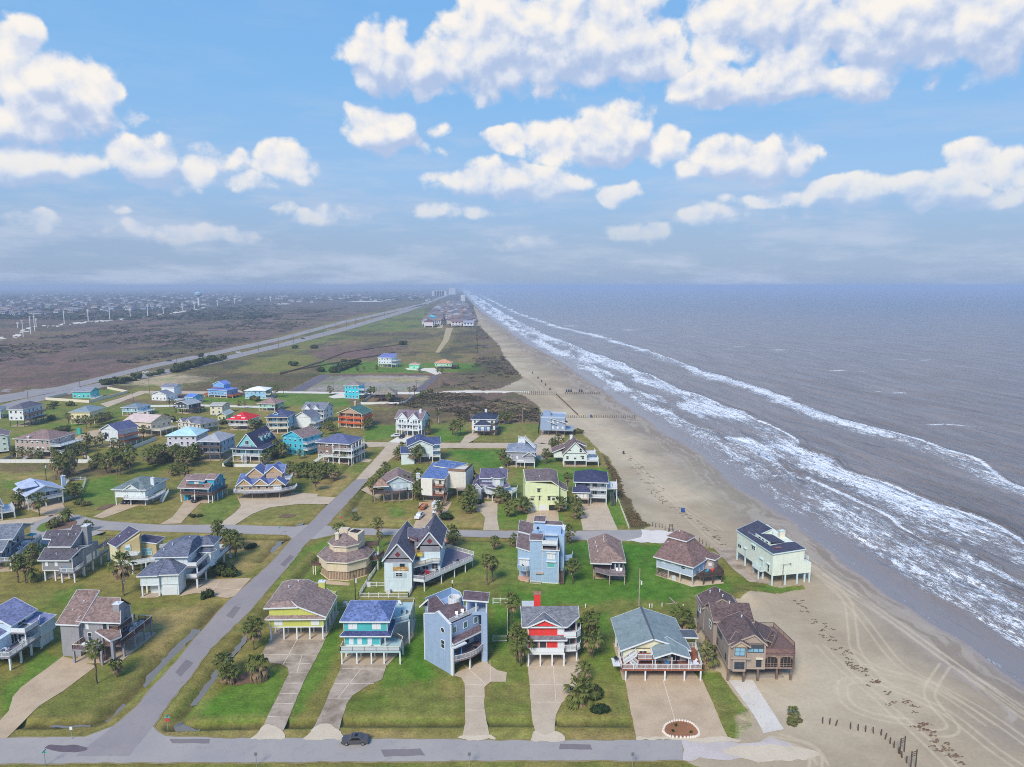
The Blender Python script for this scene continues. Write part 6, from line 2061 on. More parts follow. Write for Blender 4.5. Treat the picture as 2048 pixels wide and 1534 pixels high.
DRIVES = [  # outline, material, house it serves
 ([(126, 1313), (192, 1333), (126, 1383), (79, 1412), (52, 1438), (13, 1477), (-22, 1478), (0, 1441), (18, 1422), (25, 1396), (40, 1377)], CONC_T, 'the grey house with brown roofs'),
 ([(541, 1279), (651, 1280), (630, 1322), (608, 1362), (562, 1474), (512, 1474), (527, 1451), (577, 1348), (575, 1335), (563, 1329), (540, 1326), (522, 1309)], CONC_S, 'the lime yellow bungalow'),
 ([(686, 1325), (780, 1309), (764, 1359), (743, 1368), (706, 1391), (693, 1409), (674, 1473), (616, 1473), (633, 1446)], CONC_S, 'the teal house'),
 ([(903, 1350), (972, 1320), (977, 1328), (995, 1341), (1014, 1345), (1012, 1364), (982, 1364), (969, 1375), (969, 1417), (980, 1476), (924, 1476), (931, 1446), (929, 1367), (922, 1356)], CONC, 'the tall blue house'),
 ([(1055, 1328), (1156, 1320), (1167, 1349), (1145, 1391), (1124, 1406), (1112, 1430), (1108, 1476), (1074, 1476), (1065, 1446)], CONC, 'the red house'),
 ([(1249, 1358), (1404, 1358), (1456, 1477), (1272, 1478)], CONC_T, 'the grey-green roofed bungalow'),
 ([(1457, 1361), (1506, 1361), (1567, 1459), (1527, 1468), (1509, 1433)], concrete(190, 184, 174, .3), 'the long taupe house'),
 ([(394, 1160), (503, 1156), (470, 1192), (455, 1197), (394, 1186), (372, 1190), (358, 1194)], CONC_T, 'the large white house with slate roofs'),
 ([(1425, 1094), (1472, 1096), (1545, 1168), (1510, 1173), (1470, 1142)], CONC_S, 'the mint green house'),
 ([(1057, 1021), (1116, 1021), (1120, 1062), (1048, 1062)], CONC_T, 'the lime green modern house'), ([(1155, 1006), (1213, 1008), (1236, 1061), (1166, 1061)], CONC, 'the navy-roofed house by the beach fence'),
 ([(950, 1003), (995, 1003), (995, 1040), (999, 1061), (966, 1061), (970, 1036), (962, 1026), (945, 1020)], CONC, 'the lavender house with the turret'),
 ([(838, 1005), (905, 1002), (895, 1022), (866, 1042), (862, 1058), (826, 1056), (836, 1030)], CONC_T, 'the tall white house with the blue roof'),
 ([(475, 996), (560, 992), (585, 985), (636, 988), (634, 993), (672, 995), (656, 1009), (600, 1008), (540, 1015), (505, 1028), (470, 1050), (436, 1050), (470, 1026), (482, 1012)], CONC, 'the blue-roofed house with four front gables'),
 ([(368, 1003), (405, 1003), (376, 1030), (362, 1047), (320, 1049), (345, 1034), (360, 1015)], CONC_T, 'the turquoise house'),
 ([(236, 1008), (284, 1009), (225, 1030), (205, 1037), (186, 1034)], CONC_T, 'the white house with the green roof'), ([(60, 1020), (125, 1006), (132, 1020), (150, 1031), (100, 1034)], CONC_T, 'the pale blue house by the turning circle'),
 ([(0, 1042), (60, 1036), (110, 1030), (60, 1048), (0, 1062)], CONC, 'the grey house at the left edge'), ([(800, 871), (850, 874), (835, 880), (812, 886), (776, 885)], PALE, 'the three-storey white house with two cars'),
 ([(946, 864), (960, 872), (945, 882), (935, 887), (920, 887), (930, 872)], CONC, 'the white house with the navy roof'), ([(1080, 871), (1130, 872), (1120, 884), (1085, 888), (1066, 886)], CONC, 'the grey modern house above the beach'),
 ([(1068, 895), (1082, 886), (1110, 888), (1110, 905), (1082, 922), (1072, 915)], CONC, 'the grey house with the roof stair'), ([(664, 905), (745, 920), (738, 925), (690, 921)], CONC, 'the brown house with the blue hip roof'),
 ([(656, 794), (688, 784), (690, 796), (668, 797)], PALE, 'the tall turquoise house'), ([(140, 880), (180, 862), (205, 858), (200, 885)], CONC_T, 'the house with the arched window'), ([(722, 980), (735, 972), (765, 985), (760, 1000)], CONC_T, 'the brown-roofed house with the gazebo'),
 ([(350, 1000), (460, 996), (470, 1000), (356, 1006)][:0] or [(640, 1168), (648, 1160), (700, 1166), (698, 1172)], CONC_T, 'the eight-sided beige house'), ([(810, 736), (870, 736), (885, 748), (872, 750), (850, 742), (815, 740)], PALE, 'the small mint house beyond the gravel lot'),
]
_vm = concrete(132, 120, 84, .5)
for nm, o, z, m, lab, vg in SETS:
 lay(nm, o, z, m, lab, 3.0 if 'sand' in lab and z < .07 else .6 if z < .1 else .8, 1.0 if z < .1 else 4)
 if vg:
  lay('road_verge', o, z - .02, _vm, 'dusty verge beside the ' + ' '.join(lab.split()[:4]), .7, 1.0 if z < .1 else 4, grow=vg, cat='verge')
for o, m, who in DRIVES:
 lay('driveway', o, .085, m, 'concrete driveway of ' + who, .25, 1.0, cat='driveway')
JOINTS = [((522, 1309), (632, 1311)), ((566, 1326), (621, 1328)), ((578, 1345), (617, 1345)), ((572, 1367), (606, 1367)), ((560, 1388), (596, 1388)), ((549, 1407), (586, 1408)), ((536, 1434), (575, 1435)), ((594, 1280), (566, 1330)), ((604, 1311), (594, 1346)),
          ((684, 1338), (770, 1339)), ((668, 1368), (748, 1368)), ((657, 1397), (700, 1397)), ((722, 1338), (676, 1397)), ((930, 1370), (970, 1370)), ((931, 1393), (970, 1393)), ((931, 1421), (970, 1421)), ((980, 1322), (981, 1364)), ((925, 1328), (968, 1366)),
          ((1060, 1370), (1158, 1370)), ((1063, 1405), (1120, 1405)), ((1106, 1325), (1112, 1404)), ((1326, 1360), (1350, 1440)), ((1080, 1022), (1086, 1060)), ((1052, 1042), (1118, 1042)), ((395, 1172), (480, 1180)), ((440, 1160), (420, 1190)),
          ((1466, 1375), (1515, 1374)), ((1475, 1392), (1525, 1390)), ((1490, 1412), (1537, 1408)), ((1508, 1436), (1550, 1432)), ((1480, 1362), (1536, 1462))]
b = MB()
for p, q in JOINTS:
 b.bar((*G(*p), .088), (*G(*q), .088), .13, .012)
tag(b.build('driveway_joint', concrete(196, 184, 166, .2)), 'pale expansion joints across the concrete driveways', 'joint', kind='structure')
WATERS = [([(288, 1366), (300, 1345), (345, 1298), (388, 1254), (400, 1254), (352, 1308), (306, 1356), (292, 1372)], 'long ditch pool left of the road'), ([(214, 1436), (248, 1403), (252, 1408), (222, 1440)], 'muddy pool near the bottom left corner'),
          ([(349, 1448), (357, 1441), (372, 1452), (402, 1455), (398, 1460), (352, 1461)], 'pool at the road corner beside the stop sign'), ([(384, 1404), (404, 1374), (448, 1318), (496, 1264), (502, 1266), (456, 1318), (412, 1376), (392, 1406)], 'narrow ditch pool right of the road'),
          ([(592, 1050), (612, 1026), (630, 1014), (636, 1016), (616, 1036), (602, 1050)], 'pool below the blue-roofed house'), ([(704, 1020), (722, 1006), (728, 1004), (722, 1014), (708, 1026)], 'pool below the gazebo house'), ([(98, 1449), (180, 1447), (182, 1451), (100, 1453)], 'shallow pool by the bottom street'),
          ([(540, 1100), (556, 1082), (566, 1080), (556, 1094), (546, 1106)], 'small pool at the crossroads'), ([(634, 1108), (640, 1100), (660, 1090), (664, 1093), (645, 1106)], 'pool beside the eight-sided house')]
for o, lab in WATERS:
 lay('water', o, -.42, WATERM, 'still ' + lab, 1.5, .5, cat='ditch water', grow=.2)
# planting beds and the turning-circle island
MULCH = concrete(112, 88, 72, .6)
BEDS = [([(436, 1362), (450, 1352), (472, 1354), (492, 1346), (505, 1344), (525, 1356), (520, 1366), (490, 1368), (468, 1372)], MULCH, 'mulch bed under the palms left of the yellow bungalow'), ([(1326, 1464), (1332, 1450), (1354, 1442), (1380, 1446), (1396, 1460), (1396, 1472), (1376, 1476), (1340, 1474)], concrete(140, 98, 70, .6), 'bark bed ringed with white stones at the foot of the driveway'),
  ([(92, 1050), (100, 1040), (118, 1038), (150, 1041), (153, 1048), (140, 1056), (110, 1060), (100, 1058)], MULCH, 'mulch island in the turning circle'), ([(72, 1060), (82, 1049), (100, 1044), (104, 1058), (86, 1064)], concrete(92, 112, 44, .3), 'grass tip of the turning-circle island'),
  ([(192, 1020), (205, 1012), (226, 1008), (230, 1011), (208, 1019)], MULCH, 'long mulch bed in front of the green-roofed house'), ([(555, 1036), (566, 1029), (585, 1028), (592, 1031), (575, 1036)], concrete(110, 92, 70, .5), 'bare earth bed on the lawn below the blue-roofed house'), ([(880, 1040), (884, 1032), (898, 1030), (904, 1034), (900, 1042)], MULCH, 'round bush bed beside the tall white house')]
for o, m, lab in BEDS:
 lay('planting_bed', o, .10, m, lab, .3, .6, cat='bed', round_=True)
lay('puddle', [(88, 1498), (100, 1491), (130, 1492), (150, 1490), (176, 1496), (165, 1502), (140, 1505), (110, 1503)], .078, concrete(96, 86, 92, .3), 'dark wet patch on the bottom street near the sign', .8, .5, cat='patch', round_=True)
for o, z in (([(498, 1479), (570, 1479), (563, 1462), (535, 1450), (520, 1462)], .088), ([(605, 1479), (690, 1479), (678, 1462), (648, 1448), (625, 1460)], .088), ([(1058, 1481), (1128, 1482), (1112, 1464), (1090, 1470), (1070, 1462)], .0875), ([(918, 1480), (990, 1480), (978, 1472), (926, 1472)], .0875), ([(1270, 1482), (1470, 1482), (1450, 1474), (1360, 1478), (1280, 1473)], .0875), ([(1440, 1500), (1520, 1490), (1600, 1496), (1640, 1512), (1560, 1522), (1470, 1516)], .0765)):
 lay('drifted_sand', o, z, concrete(186, 172, 150, .2), 'pale sand drifted over the pavement edge', 1.6, .5, cat='sand', round_=True)
for o in ([(340, 1478), (420, 1479), (418, 1488), (345, 1487)], [(760, 1500), (840, 1498), (850, 1512), (770, 1514)], [(1120, 1488), (1180, 1490), (1184, 1500), (1118, 1499)], [(452, 1232), (470, 1212), (482, 1216), (464, 1238)], [(350, 1345), (372, 1320), (388, 1326), (362, 1354)], [(560, 1130), (580, 1110), (588, 1114), (570, 1134)]):
 lay('road_patch', o, .0795, asphalt(126, 119, 122), 'darker repair patch in the asphalt', .3, .5, cat='patch')
# ------------------------------------------------------------------ the houses of the middle distance
def mid(label, FL, FR, D, wall, rc, pz=2.6, fl=1, fh=2.75, roof='hip', rise=2.2, oh=.6, porch=0, pm=None, levels=None, right=0, left=0, chim=None, wins='mix', trim=None, pile=None, front=None, over=True, stair=False, base=0, plan=None):
 h = House(label, FL, FR, wall=paint(*wall), roof=shingle(*rc), trim=trim or WHITE, pile=pile)
 a, b_ = G(*FL), G(*FR)
 W = math.hypot(b_[0] - a[0], b_[1] - a[1])
 top = pz + fl * fh
 levels = levels if levels is not None else list(range(fl))
 v0 = porch
 h.W, h.D, h.top = W, D, top
 for k in range(fl):
  h.wall(0, W, v0, D, pz + k * fh, pz + (k + 1) * fh - (.02 if k < fl - 1 else 0), band=k == 0)
 ov = 0 if over else v0
 if roof == 'hip':
  h.hip(0, W, ov, D, top, top + rise, oh=oh)
 elif roof in ('u', 'v'):
  h.gable(0, W, ov, D, top, top + rise, roof, oh, ends=True)
 elif roof == 'slope':
  h.slope(0, W, ov, D, 'v', top, top + rise, oh)
  h.wallpoly([(0, v0), (W, v0), (W, D), (0, D)], top, [top + rise * v0 / D - .22, top + rise * v0 / D - .22, top + rise - .22, top + rise - .22])
 pm = pm or DECKW
 for k in levels if porch else []:
  z = pz + k * fh
  h.deck([(0, 0), (W, 0), (W, v0), (0, v0)], z, pm)
  h.rail([(0, v0), (0, 0), (W, 0)] + ([(W, v0)] if not right else []), z, 1.0, pm, 'bal', post=2.4)
 if porch and over:
  h.piles([(u, .12) for u in span(.12, W - .12, max(3, int(W / 3.4)))], top - .1, .11, z0=pz)
 if right:
  for k in levels[:2]:
   z = pz + k * fh
   h.deck([(W, 0), (W + right, 0), (W + right, D * .9), (W, D * .9)], z, pm)
   h.rail([(W, 0), (W + right, 0), (W + right, D * .9)], z, 1.0, pm, 'bal', post=2.4)
  h.piles([(W + right - .15, v) for v in span(.2, D * .9 - .2, 4)], pz - .25, .14)
 if left:
  h.deck([(-left, 0), (0, 0), (0, D * .8), (-left, D * .8)], pz, pm)
  h.rail([(0, 0), (-left, 0), (-left, D * .8)], pz, 1.0, pm, 'bal', post=2.4)
  h.piles([(-left + .15, v) for v in span(.2, D * .8, 3)], pz - .25, .14)
 if pz > 1:
  h.piles(grid(span(.15, W - .15, max(3, int(W / 3.2))), (.15, D * .35, D - .3)), pz - .05, .16)
  if base:
   h.box('ground_room', W * .15, W * .15 + W * base, D * .3, D * .8, 0, pz - .03, paint(*[c * .94 for c in wall]))
  h.slab([(0, 0), (W, 0), (W, D), (0, D)])
 # openings on the front and on the flank turned to the viewpoint
 r = random.Random(int(FL[0] * 7 + FL[1]))
 side = 'R' if (FL[0] + FR[0]) / 2 < 1000 else 'L'
 pl = W if side == 'R' else 0
 for k in range(fl):
  z = pz + k * fh
  n = max(2, int(W / 2.6))
  for i in range(n):
   a_ = W * (i + .5) / n
   st = wins if wins != 'mix' else r.choice(['glass', 'glass', 'glass', 'shut'])
   if porch and i % 2 == 0:
    h.win('F', v0, a_, z + .1, 1.5, 2.0, 'slide')
   else:
    h.win('F', v0, a_, z + .85, 1.0, 1.3, st)
  n = max(2, int((D - v0) / 3.4))
  for i in range(n):
   st = wins if wins != 'mix' else r.choice(['glass', 'glass', 'shut'])
   h.win(side, pl, v0 + (D - v0) * (i + .5) / n, z + .85, 1.0, 1.25, st)
 if chim:
  u, v, ht = chim
  h.chimney(u - .6, u + .6, v - .5, v + .5, top - 1, top + rise + ht)
 if stair:
  h.stairs((W * .5, -3.4, .1), (W * .5, 0, pz), 1.2)
 return h


WH, BL = (224, 228, 230), (168, 196, 224)
GREYR, NAVY, BRN, BLUR, GRNR, LGRY = (112, 112, 122), (62, 66, 92), (134, 114, 110), (84, 104, 158), (112, 124, 124), (150, 152, 160)

# third row, facing the side street
mid('grey house with white deck cut off by the left edge near the turning circle', (-50, 1050), (6, 1040), 12, (170, 172, 180), LGRY, right=3.6, pm=WHITE, roof='v')
h = mid('pale blue house with low lavender gables and open ground floor by the turning circle', (57, 1021), (128, 1006), 13, (184, 206, 230), (168, 180, 204, .1), pz=3.0, roof='v', rise=2.4, porch=3.0, pm=WHITE, chim=(13.6, 6, .6))
h.sheets([[(-.8, 3, 7.6), (4, 1, 8.2), (4, 9, 9.6), (-.8, 10, 8.4)]], fascia=False)
h = mid('white house with grey-green hip roof and white chimney, dark cars parked beneath', (232, 1010), (292, 1011), 14, (216, 226, 228), GRNR, pz=3.0, fl=1, fh=3.2, roof='hip', rise=2.6, oh=.9, base=.0, chim=(11.6, 5, .2), trim=WHITE, wins='shut')
h.deck([(4.4, -2.0), (13.6, -2.0), (14.6, 1), (14.6, 8), (13.0, 8), (13.0, 0), (4.4, 0)], 3.0, WHITE)
h.rail([(4.5, 0), (4.5, -1.9), (13.5, -1.9), (14.5, 1), (14.5, 8)], 3.0, 1.0, WHITE)
h.gable(3.8, 9.6, -.6, 3, 6.2, 8.2, 'v', .4)
h.rail([(5, -.3), (8.4, -.3)], 6.2, .9, WHITE)
h.stairs((15.2, 3.6, .1), (15.2, 8, 3.0), 1.1)
h = mid('turquoise house with brown roof, timber balconies and a car parked between its white piles', (362, 1004), (418, 1006), 12, (64, 160, 196), BRN, pz=3.2, roof='u', rise=3.0, porch=2.2, pm=timber(112, 92, 86), right=1.6, chim=(-.7, 8, -1.2), trim=WHITE)
h.wall(2.6, 8.6, 1.6, 7, 6.0, 8.2, band=False)
h.slope(2.2, 9.0, 1.2, 6.5, 'v', 8.2, 9.1, .2)
h.wall(9.4, 12.2, 2.2, 9, 5.9, 8.6, band=False)
h.gable(9.2, 12.4, 2.2, 9, 8.6, 9.8, 'u', .3)
h.win('F', 1.6, 5.6, 6.5, 1.8, 1.5, 'shut')
h.win('R', 12.2, 5, 6.4, 1.6, 1.6)
h.rail([(2.4, .2), (9, .2)], 6.0, 1.0, timber(112, 92, 86), 'panel')
for u, v in ((.9, 4), (11.4, 8)):
 h.box('ground_room', u - .8, u + .8, v - 2, v, 0, 3.1, paint(64, 160, 196))
h = mid('tan house with blue roofs, four front gables and a sweeping white deck on stone piles', (477, 998), (560, 996), 13, (186, 162, 138), (98, 112, 154), pz=3.0, fh=2.6, fl=1, roof='u', rise=2.6, pile=timber(170, 150, 130), wins='glass')
W = h.W
for i, c in enumerate((2.6, 8.6, 14.6)):
 h.gable(c - 2.9, c + 2.9, -.6, 5, 5.6, 8.0, 'v', .35, wm=paint(186, 158, 122))
 h.vents([(c, -.75, 6.8)])
for c, z in ((5.6, 8.6), (12.6, 9.2)):
 h.wallpoly([(c - 3, 3.4), (c + 3, 3.4), (c + 3, 11), (c - 3, 11)], 5.6, z - .1)
 h.gable(c - 3.1, c + 3.1, 3.4, 11, z, z + 2.5, 'v', .35, wm=paint(186, 158, 122))
h.wall(W - 2.6, W + .4, 3, 11, 3, 9.4, band=False)
h.gable(W - 6, W + .8, 4, 11, 9.3, 11.4, 'u', .3)
h.deck([(-1.4, 2), (-1.4, -1.2), (3, -2.2), (10, -2.4), (16, -1.4), (20.6, 2.2), (20.6, 7), (W, 7), (W, 0), (0, 0), (0, 2)], 3.0, DECKG)
h.rail([(-1.3, 2), (-1.3, -1.1), (3, -2.1), (10, -2.3), (16, -1.3), (20.5, 2.3), (20.5, 6)], 3.0, 1.0)
h.deck([(W, 4), (W + 3.2, 4), (W + 3.2, 9), (W, 9)], 6.4, WHITE)
h.rail([(W, 4.1), (W + 3.1, 4.1), (W + 3.1, 9)], 6.4, 1.0)
h.piles([(W + 3, 4.2), (W + 3, 8.8)], 6.2, .12)
h.win('F', 0, 14.6, 3.1, 3.0, 2.2, 'gar')
h = mid('white house with brown roofs and a deck with a brown gazebo on tall piles', (768, 1003), (826, 1000), 12, (188, 206, 216), BRN, pz=4.0, fh=3.0, roof='v', rise=2.6, pile=timber(150, 130, 110), wins='shut')
dk = timber(104, 90, 88)
h.deck([(-3.6, -2.6), (6, -2.6), (9, 0), (13.4, 1), (13.4, 6), (12, 6), (12, 0), (-3.6, 4)], 4.0, dk)
h.rail([(-3.5, 3), (-3.5, -2.5), (6, -2.5), (9, 0), (13.3, 1)], 4.0, 1.0, dk)
h.piles([(-3.3, -2.3), (0, -2.3), (3, -2.3), (5.8, -2.3), (9, .2), (13, 1.2)], 3.8, .15, timber(150, 130, 110))
h.hip(-3.4, 1.6, -2.2, 2.6, 6.6, 9.0, None, .4, shingle(150, 124, 108))
h.piles(grid((-3.2, 1.4), (-2, 2.4)), 6.5, .1, dk, z0=4)
h.chimney(12.2, 13.6, 2.6, 3.8, 5, 9.2, paint(210, 216, 220))
h = mid('tall off-white house with bright blue roofs and timber balconies, a trailer before it', (846, 1002), (888, 1005), 13, (216, 212, 202), (90, 112, 158), pz=3.2, fh=3.0, fl=2, roof='slope', rise=2.2, wins='glass', trim=CREAM, pile=timber(150, 130, 110), base=.5)
W = h.W
h.wallpoly([(W, 5), (W + 7, 5), (W + 7, 15), (W, 15)], 4.2, 10.6)
h.sheets([[(1, 9, 11.4), (9, 9, 10.6), (13, 16, 11.2), (2, 16, 12.2)]])
h.rail([(W + .2, 5.2), (W + 6.8, 5.2), (W + 6.8, 14.8)], 10.6, 1.1, timber(140, 116, 100), 'panel')
h.deck([(W + 4, 3), (W + 9, 4), (W + 9, 12), (W + 7, 12), (W + 7, 5), (W + 4, 5)], 4.3, DECKW)
h.rail([(W + 4, 3.1), (W + 8.9, 4.1), (W + 8.9, 12)], 4.3, 1.0, DECKW)
h.piles([(W + 4.2, 3.3), (W + 8.8, 4.4), (W + 8.8, 11.6), (W + 6.8, 14)], 4.1, .14)
for z in (3.2, 6.3):
 h.deck([(4.6, -1.8), (W + .6, -1.8), (W + .6, 0), (4.6, 0)], z, timber(140, 92, 76))
 h.rail([(4.7, 0), (4.7, -1.7), (W + .5, -1.7), (W + .5, 0)], z, 1.0, timber(140, 92, 76))
h.box('porch_side', .0, 4.4, -1.9, .0, 2.9, 9.0, paint(222, 220, 212))
h.stairs((W + 1.4, -4.6, .1), (W + 1.0, -.4, 3.2), 1.2, timber(150, 124, 108))
h = mid('lavender grey house with purple-grey roofs, an eight-sided turret and curved white deck', (949, 998), (1003, 999), 13, (188, 194, 212), (92, 88, 112), pz=2.8, fl=1, fh=3.0, roof='hip', rise=2.0, wins='shut', chim=(9.6, 8.6, 2.2))
W = h.W
h.wallpoly([(2.6, 1.2), (11.6, 1.2), (11.6, 10), (2.6, 10)], 5.8, 8.4)
h.gable(2.4, 11.8, .9, 10, 8.3, 10.6, 'u', .5)
t8 = [(9.0 + 2.3 * math.cos(R(22.5 + 45 * i)), .6 + 2.3 * math.sin(R(22.5 + 45 * i))) for i in range(8)]
h.wallpoly(t8, 2.8, 8.8, paint(206, 214, 224))
t9 = [(9.0 + 2.9 * math.cos(R(22.5 + 45 * i)), .6 + 2.9 * math.sin(R(22.5 + 45 * i))) for i in range(8)]
h.sheets([[(*t9[i], 8.8), (*t9[(i + 1) % 8], 8.8), (9.0, .6, 11.4)] for i in range(8)])
h.wall(-.6, 2.8, -2.2, 3, 0, 5.2, band=False)
h.gable(-.6, 2.8, -2.2, 3, 5.2, 6.9, 'v', .4)
dp = [(4.4, -1.4), (7, -2.9), (10.6, -3.0), (14.4, -1.2), (16, 2), (16, 6)]
h.deck(dp + [(W, 6), (W, 0), (4.4, 0)], 3.0, WHITE)
h.rail(dp, 3.0, 1.0)
h.sheets([[(4.0, -1.0, 5.4), (7, -2.4, 5.2), (11, -2.5, 5.2), (13.6, -.6, 5.4), (12.2, 1.4, 6.4), (5.6, 1.4, 6.4)]])
h.piles([(7, -2.6), (10.6, -2.7), (14.2, -1), (15.8, 2.2), (15.8, 5.6)], 2.8, .16)
h.win('F', -1.72, 9.0, 6.2, 1.6, 2.0, 'shut')

h = House('lime green modern house with a lopsided parapet roof, round window and two garage doors', (1050, 1022), (1118, 1021), wall=paint(218, 226, 180), roof=shingle(112, 100, 100), trim=flat(222, 226, 190))
h.wallpoly([(0, 0), (12.2, 0), (12.2, 12), (0, 12)], 0, [10.6, 8.6, 11.4, 11.4])
h.wallpoly([(0, .0), (0.25, 0), (.25, 12), (0, 12)], 10, [11.2, 11.2, 12.2, 12.2])
h.sheets([[(.3, .4, 10.9), (9.4, .4, 10.9), (9.8, 11.6, 12.6), (.3, 11.6, 12.2)], [(9.4, .4, 10.9), (12.2, .2, 8.9), (12.6, 11.6, 11.6), (9.8, 11.6, 12.6)]])
h.wallpoly([(12.2, 1.2), (15.2, 1.6), (15.6, 9), (12.2, 9)], 0, [8.4, 6.6, 6.8, 8.6])
h.sheets([[(12.0, .9, 8.7), (13.6, .9, 7.8), (15.6, 1.4, 6.9), (15.9, 9.4, 7.0), (12.0, 9.4, 9)]], th=.15)
for a, z, w, hh in ((2.6, 4.0, 1.1, 1.4), (4.9, 4.0, 1.0, 1.5), (4.9, 7.0, 1.0, 1.3), (8.6, 3.9, .95, 1.5), (10.2, 3.9, .95, 1.5)):
 h.win('F', 0, a, z, w, hh, fr=flat(206, 210, 176))
 h.hood('F', 0, a, z + hh + .1, w + .5, flat(206, 210, 176))
h.win('F', 0, 11.6, 4.3, .9, .9, 'round', fr=DARK)
for a, w in ((2.9, 2.0), (6.0, 3.6)):
 h.win('F', 0, a, .1, w, 2.1, 'gar')
h.box('carport_shade_panel', 8.6, 11.4, -.04, .3, .1, 2.1, DARK)  # no hollow here: dark slab on the wall paints the carport's inner shade
h.box('bay_pier', 4.4, 4.9, -.3, 0, 0, 7, paint(218, 226, 180))
h.vents([(5.4, 4, 11.7)])

h = mid('white house with dark navy hip roofs and stacked white balconies beside the beach fence', (1150, 1008), (1213, 1010), 14, (196, 200, 204), NAVY, pz=2.8, fl=2, fh=2.9, roof='hip', rise=2.6, wins='glass', porch=2.6, pm=WHITE, trim=WHITE)
h.wallpoly([(-.4, -2.4), (5.0, -2.4), (5.0, 1), (-.4, 1)], 2.6, 5.4, paint(196, 182, 166))
h.sheets([[(-1, -3, 5.4), (5.6, -3, 5.4), (3.4, .4, 7.6), (1.4, .4, 7.6)], [(5.6, -3, 5.4), (5.6, 2.6, 5.6), (3.4, .4, 7.6)], [(-1, 2.6, 5.6), (-1, -3, 5.4), (1.4, .4, 7.6)]])
for a in (1.1, 2.4, 3.7):
 h.win('F', -2.4, a, 3.1, 1.1, 1.7, 'shut')
h.piles([(0, -2.2), (4.8, -2.2)], 2.6, .15, timber(150, 130, 110))
h.deck([(h.W, 2), (h.W + 4, 3), (h.W + 4, 12), (h.W, 12)], 5.6, WHITE)
h.rail([(h.W, 2.1), (h.W + 3.9, 3.1), (h.W + 3.9, 11.9)], 5.6, 1.0)
h.piles([(h.W + 3.8, 3.3), (h.W + 3.8, 11.6)], 5.4, .13)
h.stairs((h.W + 2.4, -1.4, .1), (h.W + 1.6, 6, 5.6), 1.2, timber(90, 92, 104))

# fourth row
h = mid('white house with navy roof, broad garage wing and white balcony stairs at the T junction', (817, 927), (866, 925), 13, (216, 228, 230), (70, 80, 116), pz=2.8, fl=2, fh=2.8, roof='v', rise=2.4, right=3.4, pm=WHITE, wins='shut')
h.wall(-3.2, 2.6, -1.6, 4, 0, 5.2, band=False)
h.slope(-3.2, 2.6, -1.6, 5, 'v', 5.3, 6.6, .3)
h.gable(4, 14.5, 2, 11, 8.4, 10.6, 'u', .4)
h = mid('grey house with hipped roof, white deck and a white stair climbing to a rooftop lookout', (1014, 933), (1069, 934), 14, (160, 160, 172), (128, 136, 152), pz=2.8, fl=1, fh=4.2, roof='hip', rise=2.8, wins='shut', trim=WHITE)
h.deck([(4, -2.2), (12.6, -2.2), (12.6, 1), (4, 1)], 2.8, WHITE)
h.rail([(4.1, 0), (4.1, -2.1), (12.5, -2.1), (12.5, 1)], 2.8, 1.0)
h.piles([(4.2, -2), (8, -2), (12.3, -2)], 2.6, .15)
h.gable(7.4, 12.4, -1.4, 3, 5.6, 7.2, 'v', .4)
h.wall(7.6, 12.2, -1.0, 1, 2.9, 5.6, band=False)
h.box('lookout', 4.6, 7.8, 6, 9, 9, 11.4, WHITE)
h.rail([(4.6, 9), (4.6, 6), (7.8, 6), (7.8, 9)], 11.4, 1.0)
h.stairs((12.4, 5.4, 7.2), (7.8, 6.6, 11.4), 1.2)
h = mid('white house with steep brown gable roof, hooded windows and a deck facing the sea', (1127, 933), (1173, 933), 13, (220, 228, 226), (116, 98, 96), pz=2.6, fl=1, fh=3.4, roof='v', rise=5.2, wins='glass', right=5.4, pm=WHITE, chim=(4.2, 11, .6), oh=.5)
for a, z in ((2.4, 6.0), (8.0, 6.6), (8.2, 3.2)):
 h.hood('F', 0, a, z + 1.5, 1.6, shingle(116, 98, 96))
h.win('F', 0, 7.6, 6.6, 1.0, 1.4)
h.sheets([[(6.2, 5, 10), (10.6, 4, 8.4), (10.8, 9, 8.4), (6.2, 9, 10.4)]], shingle(116, 98, 96))
h.wall(-4, .4, 6, 13, 2.6, 5.4, band=False)
h.slope(-4.4, .4, 5.6, 13, 'u', 5.4, 7.4, .4)
h.deck([(h.W, 4), (h.W + 4.6, 4), (h.W + 4.6, 9), (h.W, 9)], 5.2, WHITE)
h.rail([(h.W, 4.1), (h.W + 4.5, 4.1), (h.W + 4.5, 9)], 5.2, 1.0)
h = mid('blue-grey modern house with flat terraces and brown slanted roofs right above the beach', (1081, 871), (1130, 872), 15, (146, 164, 190), (112, 98, 96), pz=3.0, fl=2, fh=3.2, roof='none', wins='shut', right=4.4, pm=paint(160, 176, 196), levels=[0], pile=timber(120, 110, 110))
h.slope(5.6, h.W + 1, -.4, 5, 'u', 9.6, 7.2, .3, shingle(112, 98, 96))
h.wall(0, 5.6, -.8, 4, 3, 8.6, band=False)
h.slope(3.4, 8.4, -.8, 2.4, 'u', 8.4, 6.6, .2, shingle(112, 98, 96))
h.rail([(0, .3), (h.W, .3), (h.W, 14.8), (0, 14.8), (0, .3)], 9.4, .9, paint(176, 192, 208), 'panel', cap=WHITE)
h.box('roof_room', 1, 5, 8, 13, 9.4, 11.4, paint(146, 164, 190))
h = mid('white house with dark navy hip roof, blue-framed doors and dark timber decks', (944, 868), (990, 869), 13, (218, 222, 222), (58, 64, 84), pz=2.4, fl=2, fh=3.0, roof='hip', rise=2.6, wins='glass', chim=(6.5, 9, 1.0))
h.wall(2.2, 10, -2.6, .2, 2.4, 5.4, band=False)
h.hip(2.0, 10.2, -2.8, 3, 5.6, 7.9, 'u', .4, inset=3.2)
h.deck([(3.6, -4.4), (14.6, -4.4), (14.6, 6), (12, 6), (12, -2.6), (3.6, -2.6)], 2.4, DARKW)
